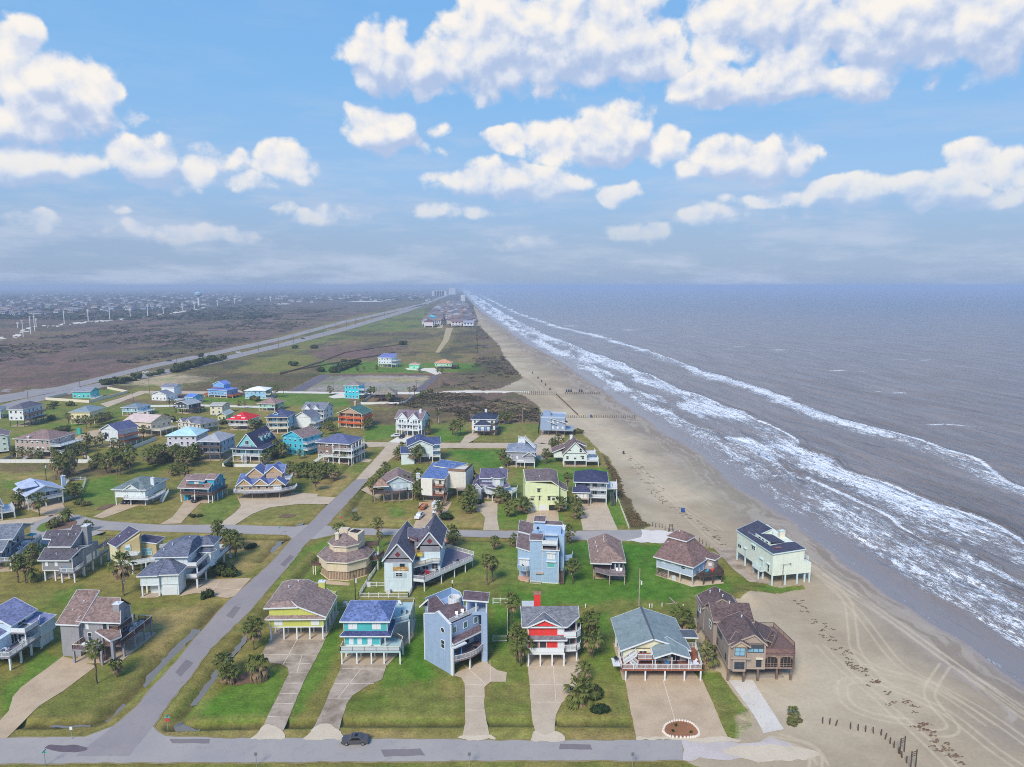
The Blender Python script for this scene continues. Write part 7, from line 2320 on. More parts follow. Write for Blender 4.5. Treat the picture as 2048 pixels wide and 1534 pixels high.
h.rail([(3.7, -4.3), (14.5, -4.3), (14.5, 6)], 2.4, 1.0, DARKW)
h.deck([(8.8, -.6), (14, -.6), (14, 5), (8.8, 5)], 5.6, DARKW)
h.rail([(8.9, -.5), (13.9, -.5), (13.9, 5)], 5.6, 1.0, DARKW)
h.piles([(4, -4), (7.4, -4), (11, -4), (14, -4), (14, 2)], 2.2, .14, DARKW)
for a in (4.4, 7.8):
 h.win('F', -2.6, a, 2.5, 1.6, 2.1, 'slide', gl=glassy(70, 120, 190))
h = mid('white three-storey house with twin front gables and tall chimney, two cars on its drive', (793, 870), (844, 873), 11, (214, 224, 228), (122, 108, 116), pz=3.4, fl=2, fh=3.1, roof='u', rise=3.6, wins='glass', chim=(12.6, 4, .6), levels=[])
for c in (4.0, 10.4):
 h.gable(c - 2.9, c + 2.9, -.7, 5, 9.5, 12.6, 'v', .35)
 h.wallpoly([(c - 2.6, -.7), (c + 2.6, -.7), (c + 2.6, 0), (c - 2.6, 0)], 3.4, 9.5)
for z in (3.5, 6.6):
 h.deck([(.6, -2.2), (14, -2.2), (14, -.6), (.6, -.6)], z, WHITE, .25)
 h.rail([(.7, -2.1), (13.9, -2.1)], z, 1.0)
h.piles([(.8, -2), (4, -2), (7.2, -2), (10.4, -2), (13.8, -2)], 6.6, .16)
for c in (2.6, 4.0, 5.4, 9, 10.4, 11.8):
 for z in (3.9, 7.0):
  h.win('F', -.7, c, z, .9, 1.7)
h = mid('brown house with large blue hip roof and white two-level porches all along one side', (637, 924), (698, 928), 13, (140, 116, 106), (94, 100, 132), pz=3.4, fl=2, fh=3.0, roof='hip', rise=3.0, oh=.9, right=2.4, pm=WHITE, wins='glass', stair=False)
h.piles([(h.W + 2.2, v) for v in span(.2, 11.4, 5)], 9.3, .14)
h.stairs((-1.2, -2.4, .1), (3.6, -.8, 3.4), 1.2)
h.deck([(3.4, -1.6), (h.W + 2.4, -1.6), (h.W + 2.4, 0), (3.4, 0)], 3.4, WHITE)
h.rail([(3.5, -1.5), (h.W + 2.3, -1.5)], 3.4, 1.0)
h.deck([(8, -1.6), (h.W + 2.4, -1.6), (h.W + 2.4, 0), (8, 0)], 6.4, WHITE)
h.rail([(8.1, 0), (8.1, -1.5), (h.W + 2.3, -1.5)], 6.4, 1.0)
h.piles([(8.2, -1.4), (h.W + 2.2, -1.4), (11.4, -1.4)], 9.2, .14)
h = mid('bright turquoise gabled house with a brown roof standing flush to the ground', (567, 907), (607, 912), 13, (78, 186, 214), (132, 114, 112), pz=.2, fl=3, fh=2.9, roof='v', rise=2.8, wins='glass', right=2.6, pm=WHITE, levels=[1, 2], trim=flat(150, 210, 224))
h = mid('teal-gabled house with steep navy roof, dormers, wraparound porch and white front stairs', (466, 923), (519, 925), 20, (130, 196, 206), (64, 66, 90), pz=3.0, fl=1, fh=3.2, roof='none', wins='glass', porch=2.6, pm=WHITE, right=2.0)
h.hip(0, h.W + 1.6, 0, 20, 6.2, 7.4, 'v', .5, inset=3)
h.gable(1.6, h.W - 1.6, 1.6, 20, 7.0, 13.0, 'v', .4, wm=paint(130, 196, 206))
h.rail([(4.6, 1.2), (h.W - 4.4, 1.2)], 6.9, 1.0)
h.win('F', 1.6, h.W / 2, 7.8, 1.6, 1.8, 'slide')
for v in (8, 11.5, 15):
 h.wall(h.W - 4.4, h.W - 2.4, v, v + 1.8, 7.6, 10.4, band=False)
 h.gable(h.W - 5, h.W - 2.4, v, v + 1.8, 10.4, 11.2, 'u', .2)
 h.win('R', h.W - 2.4, v + .9, 8.8, .9, 1.2)
h.stairs((h.W * .62, -4.2, .1), (h.W * .45, -.1, 3.0), 1.5)
h = mid('blue-grey house with pale hip roof and two long dark timber porches', (400, 921), (441, 922), 14, (176, 206, 232), (158, 160, 166, .12), pz=3.2, fl=2, fh=3.0, roof='hip', rise=3.0, porch=2.4, pm=timber(110, 98, 96), pile=timber(130, 126, 130), wins='glass', base=.4)
h = mid('lavender house with pale aqua metal hip roof behind a dark mass of shrubs', (336, 903), (394, 903), 13, (206, 202, 218), (170, 206, 214, .08), pz=2.6, fl=2, fh=2.7, roof='hip', rise=3.2, wins='glass', left=2.4, pm=WHITE, oh=.7)

# the cluster on the left and towards the highway
h = mid('white house with navy roof and big arched window, orange timber decks on its flank', (205, 893), (238, 896), 12, (216, 222, 228), (88, 92, 124), pz=3.2, fl=2, fh=2.9, roof='v', rise=2.8, right=4.0, pm=timber(150, 98, 78), wins='shut', base=.6, trim=WHITE)
h.box('arched_window', 2.2, 4.6, -.05, .1, 4, 7.4, GLASS)
h = mid('beige house with pinkish metal roof and a long white veranda on tall piles', (252, 869), (304, 873), 14, (212, 198, 180), (196, 178, 172, .08), pz=3.6, fl=1, fh=4.4, roof='u', rise=2.6, right=6, pm=CREAM, wins='glass', trim=CREAM, chim=(7, 9, .2))
h = mid('big taupe house with brown hip roof, chimney and long white pier-like deck at the left', (33, 914), (103, 917), 15, (184, 166, 158), (134, 112, 108), pz=3.2, fl=2, fh=2.9, roof='hip', rise=3.0, right=5.5, pm=WHITE, wins='glass', chim=(7.4, .2, -2.0))
h.stairs((7.4, -4.0, .1), (11.6, -.6, 3.2), 1.4)
mid('pale green house with grey roof at the left edge above the big taupe house', (-40, 912), (18, 906), 12, (198, 216, 208), (132, 118, 120), pz=1, fl=3, fh=2.6, roof='v', wins='glass', stair=False)
h = mid('large white house with dark roof and three tiers of timber porches at far left', (20, 853), (49, 853), 17, (224, 228, 232), (100, 98, 110), pz=3.6, fl=2, fh=3.3, roof='hip', rise=2.6, right=3.4, pm=timber(110, 94, 90), pile=timber(116, 104, 100), wins='glass')
mid('pale house with grey roof at the far left edge beside the highway turning', (-60, 842), (2, 838), 14, WH, (120, 130, 140), pz=3, fl=1, roof='hip')
h = mid('cream yellow house with grey-green hip roof and yellow porch among low palms', (142, 848), (181, 848), 15, (234, 222, 178), (126, 142, 150, .12), pz=3.0, fl=1, fh=4.2, roof='hip', rise=2.6, right=2.6, pm=flat(206, 176, 110), trim=CREAM, wins='glass')
mid('low sky blue house with grey roof and white stairs at its right end', (245, 831), (276, 832), 12, (150, 200, 224), (120, 134, 146, .12), pz=2.4, fl=1, fh=2.8, roof='hip', rise=2.0, right=4, pm=WHITE)
mid('aqua house standing on its own fenced green lot beside the highway', (146, 797), (181, 797), 11, (92, 200, 204), (134, 136, 146), pz=.2, fl=1, fh=5.0, roof='u', rise=2.2, right=3.4, pm=WHITE, wins='glass')
h = mid('rambling white house with several low grey roofs and a striped awning, near the highway', (304, 801), (333, 802), 12, WH, (120, 124, 140), pz=.2, fl=1, fh=4.6, roof='v', rise=2.2, right=8, pm=WHITE)
h.wall(2, 12, 8, 16, 3, 8.6, band=False)
h.gable(2, 12, 8, 16, 8.6, 10.6, 'u', .4)
h = mid('sky blue house with blue roof, upper room and orange timber decks on both sides', (417, 794), (454, 796), 12, (120, 176, 232), (104, 128, 196), pz=1.6, fl=1, fh=4.0, roof='hip', rise=1.6, right=5, left=3.4, pm=ORANGEW, wins='glass')
h.wall(3, 12, 2, 9, 6.6, 9.6, band=False)
h.gable(3, 12, 2, 9, 9.6, 11.6, 'v', .4)
h.rail([(3, 1), (12, 1)], 6.6, 1.0, ORANGEW)
mid('light blue house with white metal roof between two dark palms', (491, 798), (532, 798), 13, (150, 200, 232), (232, 234, 236, .05), pz=.2, fl=2, fh=3.0, roof='hip', rise=2.0, wins='glass', right=3, pm=WHITE)
mid('tiny bright blue house with blue roof behind the black timber house', (372, 807), (386, 808), 9, (104, 184, 232), (92, 130, 204), pz=2, fl=1, fh=2.8, roof='u', rise=1.6)
mid('black timber house with pale metal roof and weathered open decks', (352, 826), (378, 828), 10, (72, 80, 92), (150, 160, 164, .1), pz=3.2, fl=1, fh=3.0, roof='v', rise=1.8, right=4, left=1, pm=DARKW, pile=DARKW)
mid('cream two-storey block of a house with flat grey roof', (421, 830), (445, 830), 12, (220, 214, 190), (170, 168, 160, .1), pz=.3, fl=2, fh=2.9, roof='u', rise=1.0, wins='glass')
mid('small yellow-green house with pale roof left of the red-roofed house', (436, 842), (452, 842), 11, (206, 204, 150), (164, 176, 172, .1), pz=.3, fl=1, fh=3.6, roof='v', rise=1.4)
mid('house with broad brown roof and seafoam walls on open piles', (518, 822), (550, 823), 12, (150, 204, 186), (146, 122, 116), pz=2.2, fl=1, fh=2.8, roof='hip', rise=3.0, right=0, oh=.9)
h = mid('white house with a bright red metal hip roof and little arched dormers', (457, 860), (496, 861), 13, (226, 222, 218), (202, 48, 56, .10), pz=2.8, fl=1, fh=3.2, roof='hip', rise=3.4, porch=1.8, pm=WHITE, oh=.8, pile=timber(110, 96, 92))
for u, v in ((2.6, .6), (8.6, .6), (5.4, 2.4)):
 h.box('dormer', u - 1.1, u + 1.1, v, v + 1.4, 5.9 + v * .5, 6.9 + v * .5, WHITE)
h = mid('sky blue house with navy roof, three tiers of white balconies and a small dormer', (534, 867), (576, 867), 14, (120, 184, 236), (80, 86, 116), pz=2.8, fl=2, fh=3.2, roof='hip', rise=3.0, porch=2.4, pm=CREAM, wins='glass', trim=CREAM)
h.wall(3.6, 6.2, 1.0, 4, 9.4, 11, band=False)
h.gable(3.6, 6.2, 1.0, 5, 11, 12, 'v', .3)
h = mid('white gabled house with grey roof in front of a taller white house', (589, 859), (622, 861), 10, (222, 228, 228), (112, 116, 128), pz=1.4, fl=2, fh=3.0, roof='v', rise=3.0, right=3.0, pm=WHITE, wins='shut')
h = mid('taller white house with several steep grey gables behind the white gabled house', (606, 846), (648, 848), 12, (222, 228, 230), (116, 120, 134), pz=2.8, fl=2, fh=3.0, roof='u', rise=3.0, wins='glass', porch=2, pm=WHITE)
for c in (3, 8.6):
 h.gable(c - 2.4, c + 2.4, -.4, 5, 8.6, 11, 'v', .3)
h = mid('grey-roofed house with small white gables and a sweeping curved cream deck', (357, 862), (402, 868), 12, (206, 208, 210), (116, 118, 130), pz=2.6, fl=1, fh=2.9, roof='hip', rise=2.6, wins='glass', pm=CREAM, trim=CREAM)
for c in (3, 9.4):
 h.gable(c - 2, c + 2, -.5, 4, 5.6, 7.6, 'v', .3)
arc = [(8 + 8 * math.sin(R(a)), 4 - 6.5 * math.cos(R(a))) for a in range(-40, 100, 14)]
h.deck(arc + [(13, 6), (3, 3)], 3.0, CREAM)
h.rail(arc, 3.0, 1.0, CREAM)
h.piles([arc[i] for i in (1, 3, 5, 7, 9)], 2.8, .15)
h = mid('tan house with dark green roof, bright orange balconies and white dormer door', (677, 856), (724, 859), 12, (190, 160, 140), (74, 110, 104), pz=.3, fl=3, fh=2.9, roof='v', rise=3.2, wins='glass', porch=2.0, pm=timber(226, 104, 44), levels=[1, 2], right=1.2, trim=CREAM, chim=(5, 11, 1.6))
h = mid('tall bright turquoise house with grey hip roof beside a pale parking slab', (690, 797), (718, 798), 10, (62, 202, 226), (134, 124, 124), pz=.2, fl=3, fh=3.2, roof='hip', rise=2.6, wins='glass', right=4, pm=WHITE, levels=[1, 2])
h = mid('house with broad olive-brown hip roof and dark open porch inside a white fence', (749, 804), (789, 804), 13, (168, 136, 120), (134, 126, 114), pz=3.0, fl=1, fh=2.8, roof='hip', rise=4.0, porch=2.6, pm=DARKW, pile=timber(120, 100, 92), oh=.9)
h = mid('lone white and pale blue house with a slanted blue roof out past the gravel lot', (757, 734), (783, 735), 12, (214, 222, 232), (110, 120, 176), pz=3.4, fl=2, fh=3.2, roof='slope', rise=2.6, right=5, pm=WHITE, wins='glass')
mid('little mint green square house with pinkish roof on the bright lawn past the gravel lot', (819, 739), (838, 739), 10, (130, 218, 178), (184, 150, 138), pz=.2, fl=1, fh=4.6, roof='hip', rise=1.6)
mid('mint house with orange-brown hip roof and dark stilts on the bright lawn near the dunes', (870, 738), (903, 738), 13, (160, 214, 170), (196, 142, 110), pz=2.6, fl=1, fh=3.2, roof='hip', rise=3.0, right=6, pm=DARKW, pile=DARKW)
# ------------------------------------------------------------------ palms, shrubs, thickets
def leaf_mat(a, b_, name='fronds'):
 m, t, s = new_mat(name)
 oi = t.node('ObjectInfo')
 p = objpos(t)
 n = t.noise(p, 2.2, 3.0, .6)
 f = t.math('ADD', t.math('MULTIPLY', oi.outputs['Random'], .45), t.maprange(n, .3, .7, 0, .7))
 t.put(s.inputs['Base Color'], t.mix(f, C3(*a), C3(*b_)))
 s.inputs['Roughness'].default_value = .8
 s.inputs['Specular IOR Level'].default_value = .1
 return m


PALM_G = leaf_mat((70, 84, 44), (112, 116, 62), 'palm fronds')
PALM_Y = leaf_mat((92, 116, 48), (134, 146, 70), 'young palm fronds')
PALM_D = leaf_mat((116, 96, 74), (158, 138, 108), 'dry palm skirt')
SHRUB_G = leaf_mat((44, 58, 34), (84, 92, 50), 'shrub leaves')
HEDGE_G = leaf_mat((30, 48, 30), (58, 76, 42), 'clipped leaves')
OLIVE_G = leaf_mat((74, 82, 50), (112, 112, 68), 'coastal shrub leaves')
BARK = timber(112, 98, 86)


def palm_crown(seed, n=34, fan=True, droop=1.0, brown=.3, size=1.0):
 r = random.Random(seed)
 b = MB()
 for i in range(n):
  k = (i + .5) / n
  el = R(82 - 150 * k ** .9) + r.uniform(-.15, .15)
  az = i * 2.39996 + r.uniform(-.3, .3)
  dead = k > 1 - brown
  d = Vector((math.cos(az) * math.cos(el), math.sin(az) * math.cos(el), math.sin(el)))
  L = size * r.uniform(.75, 1.1) * (1 if not dead else .8)
  side = Vector((-math.sin(az), math.cos(az), 0))
  base = d * L
  if dead:
   base.z -= .25 * L
  mi = 1 if dead else 0
  nb = 7 if fan else 0
  b.bar((0, 0, 0), base, .05, .03, mi)
  for j in range(nb):
   t = (j - (nb - 1) / 2) / (nb / 2)
   dd = (d * math.cos(t * 1.15) + side * math.sin(t * 1.15)).normalized()
   ll = L * .95 * (1 - .25 * abs(t)) * r.uniform(.85, 1.1)
   mid_ = base + dd * ll * .6
   tip = base + dd * ll
   tip.z -= (.32 + .25 * abs(t)) * L * droop
   mid_.z -= .06 * L
   w = dd.cross(Vector((0, 0, 1)))
   w = (w.normalized() if w.length > .1 else side) * (.13 * L)
   b.poly([base, mid_ + w, tip, mid_ - w], [(0, 1, 2, 3)], mi)
  if not fan:                                            # feather frond, arching
   prev = Vector((0, 0, 0))
   for q in range(1, 8):
    s_ = q / 7
    c = d * (L * 1.9 * s_)
    c.z -= 1.25 * L * s_ * s_ * droop
    for sg in (-1, 1):
     w = side * sg * (.42 * L * math.sin(math.pi * min(.98, s_ + .08)))
     b.poly([prev, prev + w * .9 + Vector((0, 0, -.12)), c + w + Vector((0, 0, -.15)), c], [(0, 1, 2, 3)], mi)
    prev = c
 return b.mesh('crown', [PALM_G, PALM_D])


CROWNS = [palm_crown(s, 36, True, 1.0, .28 + .1 * (s % 3)) for s in range(5)]
CROWN_SHABBY = palm_crown(31, 34, True, 1.7, .62)
CROWN_FEATHER = [palm_crown(s, 30, False, 1.0, .15, 1.1) for s in (11, 12)]


def trunk_mesh(seed):
 r = random.Random(seed)
 b = MB()
 n = 7
 pts = [(0, 0, 0)]
 for i in range(1, n + 1):
  pts.append((r.uniform(-.03, .03), r.uniform(-.03, .03), i / n))
 pts[-1] = (0, 0, 1)
 for i in range(n):
  b.tube(pts[i], pts[i + 1], 1 - .03 * i + (.25 if i == 0 else 0), .97 - .03 * i + (.1 if i == n - 2 else 0), 7, caps=i in (0, n - 1))
 return b.mesh('trunk', BARK)


TRUNKS = [trunk_mesh(s) for s in range(3)]
_pn = [0]


def palm(px, py, crow, s, label, group=None, kind='fan'):
 x, y = G(px, py)
 hgt = max(.7, height_at(x, y, crow))
 i = _pn[0]
 _pn[0] += 1
 r = random.Random(i)
 o = tag(empty('palm_tree', (x, y, 0), r.uniform(0, 6.28)), label, 'palm', group)
 t = link(bpy.data.objects.new('trunk', TRUNKS[i % 3]), o)
 w = .16 * min(1.3, s)
 t.scale = (w, w, hgt)
 me = CROWN_SHABBY if kind == 'dry' else CROWN_FEATHER[i % 2] if kind == 'feather' else CROWNS[i % 5]
 c = link(bpy.data.objects.new('crown', me), o)
 c.location = (0, 0, hgt)
 k = s * r.uniform(.82, 1.12)
 c.scale = (k, k, k * r.uniform(.9, 1.05))
 c.rotation_euler = (r.uniform(-.2, .2), r.uniform(-.2, .2), r.uniform(0, 6.28))
 return o


def shrub_mesh(seed, n, m, leaf=.24, flat_=1.0, clumps=7):
 r = random.Random(seed)
 b = MB()
 cs = []
 for i in range(clumps):
  a, e = r.uniform(0, 6.28), r.uniform(0, .75)
  cs.append((math.cos(a) * e, math.sin(a) * e, r.uniform(.25, .75) * flat_, r.uniform(.35, .62)))
 for i in range(n):
  cx, cy, cz, cr = cs[i % clumps]
  d = Vector((r.gauss(0, 1), r.gauss(0, 1), r.gauss(0, .8))).normalized()
  p = Vector((cx, cy, cz)) + d * cr * r.uniform(.55, 1.05)
  p.z = max(.03, p.z)
  u = Vector((r.gauss(0, 1), r.gauss(0, 1), r.gauss(0, 1)))
  u = (u - d * u.dot(d) * .6).normalized() * leaf * r.uniform(.6, 1.3)
  v = d.cross(u).normalized() * leaf * r.uniform(.35, .7)
  b.poly([p - u, p + v, p + u, p - v], [(0, 1, 2, 3)])
 return b.mesh('leaves', m)


SHRUBS = [shrub_mesh(s, 620, SHRUB_G) for s in range(3)]
HEDGES = [shrub_mesh(s + 9, 900, HEDGE_G, .14, .9, 5) for s in range(2)]
OLIVES = [shrub_mesh(s + 20, 520, OLIVE_G, .26) for s in range(3)]
_sn = [0]


def shrub(px, py, wid, hgt, label, group=None, kind=None, name='shrub', cat='shrub'):
 x, y = G(px, py)
 i = _sn[0]
 _sn[0] += 1
 r = random.Random(900 + i)
 me = (kind or SHRUBS)[i % len(kind or SHRUBS)]
 o = tag(empty(name, (x, y, 0), r.uniform(0, 6.28)), label, cat, group)
 c = link(bpy.data.objects.new('crown', me), o)
 c.scale = (wid, wid * r.uniform(.8, 1.1), hgt)
 b = MB()
 return o


def palms(lst, label, group=None, kind='fan'):
 for q in lst:
  palm(*q, label, group, kind)


# single palms and pairs that can be pointed out
palm(194, 1367, 1296, 1.25, 'slim palm standing in front of the small deck of the grey house with brown roofs')
palm(234, 1354, 1330, .95, 'half-dead palm propped by stakes at the lawn edge of the grey house with brown roofs', kind='dry')
palm(508, 1300, 1254, 1.75, 'full green palm on the grass left of the lime yellow bungalow')
palms([(448, 1352, 1322, 1.4), (458, 1366, 1344, 1.7)], 'one of two close-set palms at the left end of the mulch bed by the road', 'two palms at the mulch bed')
palm(517, 1358, 1332, 1.7, 'shaggy brown-skirted palm at the right end of the mulch bed', kind='dry')
palm(1024, 1246, 1202, 1.4, 'slim palm behind the gate fence left of the red house')
palms([(1034, 1325, 1262, 1.5), (1041, 1333, 1286, 1.65)], 'tall palm of the pair against the left wall of the red house', 'two palms left of the red house')
palms([(1180, 1312, 1236, 1.5), (1172, 1296, 1246, 1.3), (1184, 1316, 1274, 1.6)], 'palm of the close trio right of the red house', 'three palms right of the red house')
palm(1166, 1364, 1338, 1.3, 'short palm beside the drive bend of the red house')
palm(1160, 1401, 1384, 2.1, 'squat bushy palm on the lawn corner by the drive of the red house')
palm(1365, 1256, 1237, 1.9, 'round-headed palm between the bungalow roof and the long taupe house')
palm(1413, 1334, 1310, 2.2, 'broad low palm squeezed between the bungalow deck and the long taupe house')
palm(1586, 1434, 1424, .8, 'windblown small palm on a grassy hump on the sand')
palm(247, 1190, 1128, 2.2, 'tall dark palm with drooping fronds in front of the tan house')
palms([(37, 1166, 1124, 1.5), (52, 1166, 1126, 1.5)], 'tall fan palm of the pair on the lawn left of the dark-roofed grey house', 'two tall palms left of the grey house')
palm(64, 1166, 1142, 1.25, 'feather palm next to two tall palms left of the dark-roofed grey house', kind='feather')
palm(67, 1130, 1104, 1.7, 'bushy palm between the two left-hand grey houses of the second row')
palms([(436, 1092, 1050, 1.6), (440, 1094, 1064, 1.5), (460, 1100, 1074, 1.7), (471, 1114, 1080, 1.7)], 'palm of the tall row behind the large white house with slate roofs', 'four palms behind the white house')
palm(756, 1080, 1047, 1.7, 'single tall palm between the eight-sided house and the gabled white house')
palm(760, 1096, 1070, .8, 'thin bare-headed palm just right of the eight-sided house', kind='dry')
palms([(903, 1092, 1064, 1.9), (908, 1093, 1072, 1.5)], 'dense palm beside the wraparound deck of the gabled white house', 'two palms beside the wraparound deck')
palms([(974, 1170, 1120, 1.6), (985, 1164, 1126, 1.5)], 'palm of the pair on the bright lawn left of the tall pale blue house', 'two palms on the bright lawn')
palm(990, 1100, 1082, 1.5, 'low palm by the side street left of the tall pale blue house')
palm(1136, 1089, 1062, 1.5, 'palm by the side street just right of the tall pale blue house')
palm(1145, 1168, 1130, 1.4, 'palm in the grass between the tall pale blue house and the dark timber house')
palm(1028, 1092, 1078, 1.2, 'small palm half hidden behind the tall pale blue house')
palm(79, 1032, 1000, 1.7, 'palm in the drive of the pale blue house by the turning circle')
palms([(37, 1020, 999, 1.9), (42, 1016, 990, 1.7)], 'bushy palm left of the pale blue house by the turning circle', 'bushy palms left of the pale blue house')
palms([(144, 996, 976, 1.7), (155, 998, 978, 1.7)], 'palm of the pair inside the small white fence', 'two palms inside the white fence')
palm(133, 1043, 1024, 1.75, 'large arching date palm on the turning-circle island', kind='feather')
palm(119, 1047, 1038, .9, 'tiny palm beside the date palm on the turning-circle island')
palm(175, 1062, 1050, 1.2, 'palm peeping over the chimney of the dark-roofed grey house')
palm(680, 1068, 1058, 1.5, 'palm behind the chimney of the eight-sided beige house')
palm(708, 1040, 1030, 1.1, 'small bright palm at the grass corner by the crossroads')
palms([(746, 1004, 968, 1.8), (760, 985, 952, 1.8), (771, 960, 934, 1.8), (762, 975, 962, 1.6)], 'palm of the line along the road beside the gazebo house', 'palms beside the gazebo')
palm(810, 994, 960, 1.7, 'palm poking up through the deck end of the gazebo house')
palms([(836, 985, 948, 1.9), (837, 994, 962, 1.8), (838, 1002, 976, 1.9)], 'palm of the dense row between the gazebo house and the tall off-white house', 'palms left of the tall off-white house')
palm(878, 1034, 1012, 1.7, 'yellow-green palm over the round bush bed by the white trailer')
palms([(930, 976, 946, 1.6), (938, 979, 942, 1.7), (944, 973, 950, 1.6)], 'palm of the trio left of the lavender house with the turret', 'three palms left of the lavender house')
palms([(941, 1008, 984, 2.2), (937, 1020, 1000, 2.1), (940, 1024, 1010, 2.0)], 'shaggy palm in the tall clump at the drive of the lavender house', 'palm clump at the lavender house')
palms([(998, 1006, 988, 1.9), (1011, 1004, 992, 1.8)], 'palm before the curved deck of the lavender house', 'two palms before the curved deck')
palm(1018, 1033, 1015, 1.8, 'lone round palm on the lawn between the lavender and lime green houses')
palms([(1042, 1029, 1006, 1.9), (1051, 1028, 1008, 1.9)], 'big palm of the pair at the left front of the lime green house', 'two palms left of the lime green house')
palm(1122, 1024, 1005, 1.8, 'palm against the right front of the lime green house')
palms([(1152, 1024, 1003, 1.6), (1155, 1038, 1019, 1.5)], 'palm by the drive of the navy-roofed house beside the beach fence', 'two palms by the navy-roofed house drive')
palm(1135, 986, 953, 1.6, 'tall palm on the green lawn behind the lime green house')
palm(1092, 928, 906, 1.8, 'solitary palm on the vivid lawn left of the brown gabled white house')
palms([(1117, 902, 877, 1.8), (1110, 906, 890, 1.7), (1105, 905, 884, 1.5)], 'palm of the group behind the brown gabled white house', 'palms behind the brown gabled white house')
palms([(1006, 930, 908, 1.9), (1015, 932, 918, 1.8), (1020, 931, 914, 1.7)], 'palm at the left corner of the grey house with the roof stair', 'palms at the grey house with the roof stair')
palms([(1000, 848, 832, 1.6), (1009, 850, 830, 1.6), (1022, 848, 830, 1.5), (1014, 849, 836, 1.4)], 'palm of the small grove right of the navy-roofed white house', 'palm grove right of the navy-roofed house')
palms([(909, 872, 847, 1.7), (914, 874, 853, 1.6), (921, 871, 844, 1.8), (905, 870, 854, 1.4)], 'palm of the tight grove left of the navy-roofed white house', 'palm grove left of the navy-roofed house')
palm(875, 848, 824, 1.4, 'thin palm near the white lamp pole right of the three-storey house')
palms([(859, 868, 846, 1.7), (857, 870, 858, 1.5)], 'palm against the right side of the three-storey white house', 'palms beside the three-storey house')
palms([(805, 916, 895, 2.0), (798, 920, 906, 1.9), (808, 912, 900, 1.8), (795, 914, 902, 1.5)], 'leafy palm of the mass left of the white garage wing at the T junction', 'palms left of the garage wing')
palms([(826, 928, 905, 1.9), (838, 928, 902, 2.0)], 'palm in front of the white house with the garage wing', 'two palms before the garage wing')
palms([(664, 922, 908, 1.7), (672, 925, 907, 1.6), (687, 926, 905, 1.7), (706, 925, 907, 1.7), (717, 912, 896, 1.6)], 'palm lining the front of the brown house with the blue hip roof', 'palms before the brown house')
palms([(632, 982, 958, 1.8)], 'lone palm on the rough lawn right of the blue-roofed house')
palms([(580 + 12 * i + (i * 7 % 5), 952 + (i * 5) % 9, 934 + (i * 5) % 9, 1.9) for i in range(8)], 'palm of the dark belt right of the blue-roofed house', 'palm belt right of the blue-roofed house')
palms([(555, 912, 893, 2.3), (566, 914, 896, 2.1)], 'full palm left of the bright turquoise gabled house', 'palms left of the turquoise gabled house')
palms([(x, y, y - 17, 1.5) for x, y in ((28, 918), (45, 919), (63, 921), (81, 923), (108, 918), (115, 926), (122, 912), (138, 905), (139, 915), (146, 924), (152, 912), (160, 908), (168, 918), (175, 905), (178, 895), (132, 896))], 'palm in the garden around the big taupe house at the left', 'palms around the big taupe house')
palms([(205, 893, 872, 1.6), (228, 900, 883, 1.5), (240, 902, 886, 1.5), (176, 895, 873, 1.5), (192, 897, 880, 1.4), (287, 876, 858, 1.5)], 'palm around the white house with the arched window', 'palms around the arched-window house')
palms([(157, 850, 838, 1.5), (173, 857, 838, 1.6), (182, 858, 840, 1.6), (195, 850, 836, 1.6), (205, 850, 832, 1.6), (212, 846, 832, 1.6), (220, 843, 830, 1.5), (138, 853, 832, 1.4)], 'palm before the cream yellow house', 'palms before the cream yellow house')
palms([(340, 815, 801, 1.5), (348, 816, 803, 1.5)], 'palm of the pair right of the rambling white house', 'two palms right of the rambling white house')
palms([(488, 794, 777, 1.7), (500, 792, 774, 1.6)], 'dark palm left of the light blue house with the white metal roof', 'palms left of the white metal roof')
palms([(552, 795, 776, 1.8), (538, 797, 786, 1.5)], 'dark palm right of the light blue house with the white metal roof', 'palms right of the white metal roof')
palms([(478, 812, 806, 1.1), (490, 816, 806, 1.1), (660, 790, 778, 1.6), (553, 822, 812, 1.3)], 'scattered palm behind the red-roofed house', 'palms behind the red-roofed house')
palms([(741, 794, 779, 1.7), (749, 794, 780, 1.5), (820, 794, 778, 1.6), (829, 792, 776, 1.6), (778, 806, 792, 1.5), (724, 806, 797, 1.4)], 'palm about the brown hip-roofed house inside the white fence', 'palms about the fenced brown house')
palms([(715, 743, 736, 1.4), (728, 743, 736, 1.4), (754, 744, 734, 1.2), (838, 746, 739, 1.4), (875, 745, 740, 1.3), (884, 748, 740, 1.3)], 'small palm on the bright lawn past the gravel lot', 'palms past the gravel lot')
palms([(505, 872, 846, 1.8), (514, 870, 850, 1.7), (622, 872, 856, 1.6), (640, 880, 866, 1.5), (655, 858, 848, 1.6), (652, 870, 852, 1.7), (660, 862, 850, 1.7), (668, 868, 856, 1.4), (738, 858, 842, 1.5), (730, 862, 848, 1.3)], 'palm among the packed houses of the fourth row', 'palms among the fourth row')
palms([(528, 930, 915, 1.6), (536, 922, 906, 1.5), (545, 918, 903, 1.5), (600, 918, 904, 1.3)], 'palm in the front garden of the teal-gabled house', 'palms before the teal-gabled house')
r_ = random.Random(5)
palms([(300 + i * 6.2, 925 + r_.uniform(-8, 10), 906 + r_.uniform(-9, 8), r_.uniform(1.8, 2.4)) for i in range(16)], 'palm of the wide dark thicket below the lavender house', 'palm thicket below the lavender house')
palms([(188 + i * 6.6, 944 + r_.uniform(-16, 8), 920 + r_.uniform(-16, 8), r_.uniform(1.8, 2.3)) for i in range(12)], 'palm of the shaggy thicket behind the green-roofed white house', 'palm thicket behind the green-roofed house')
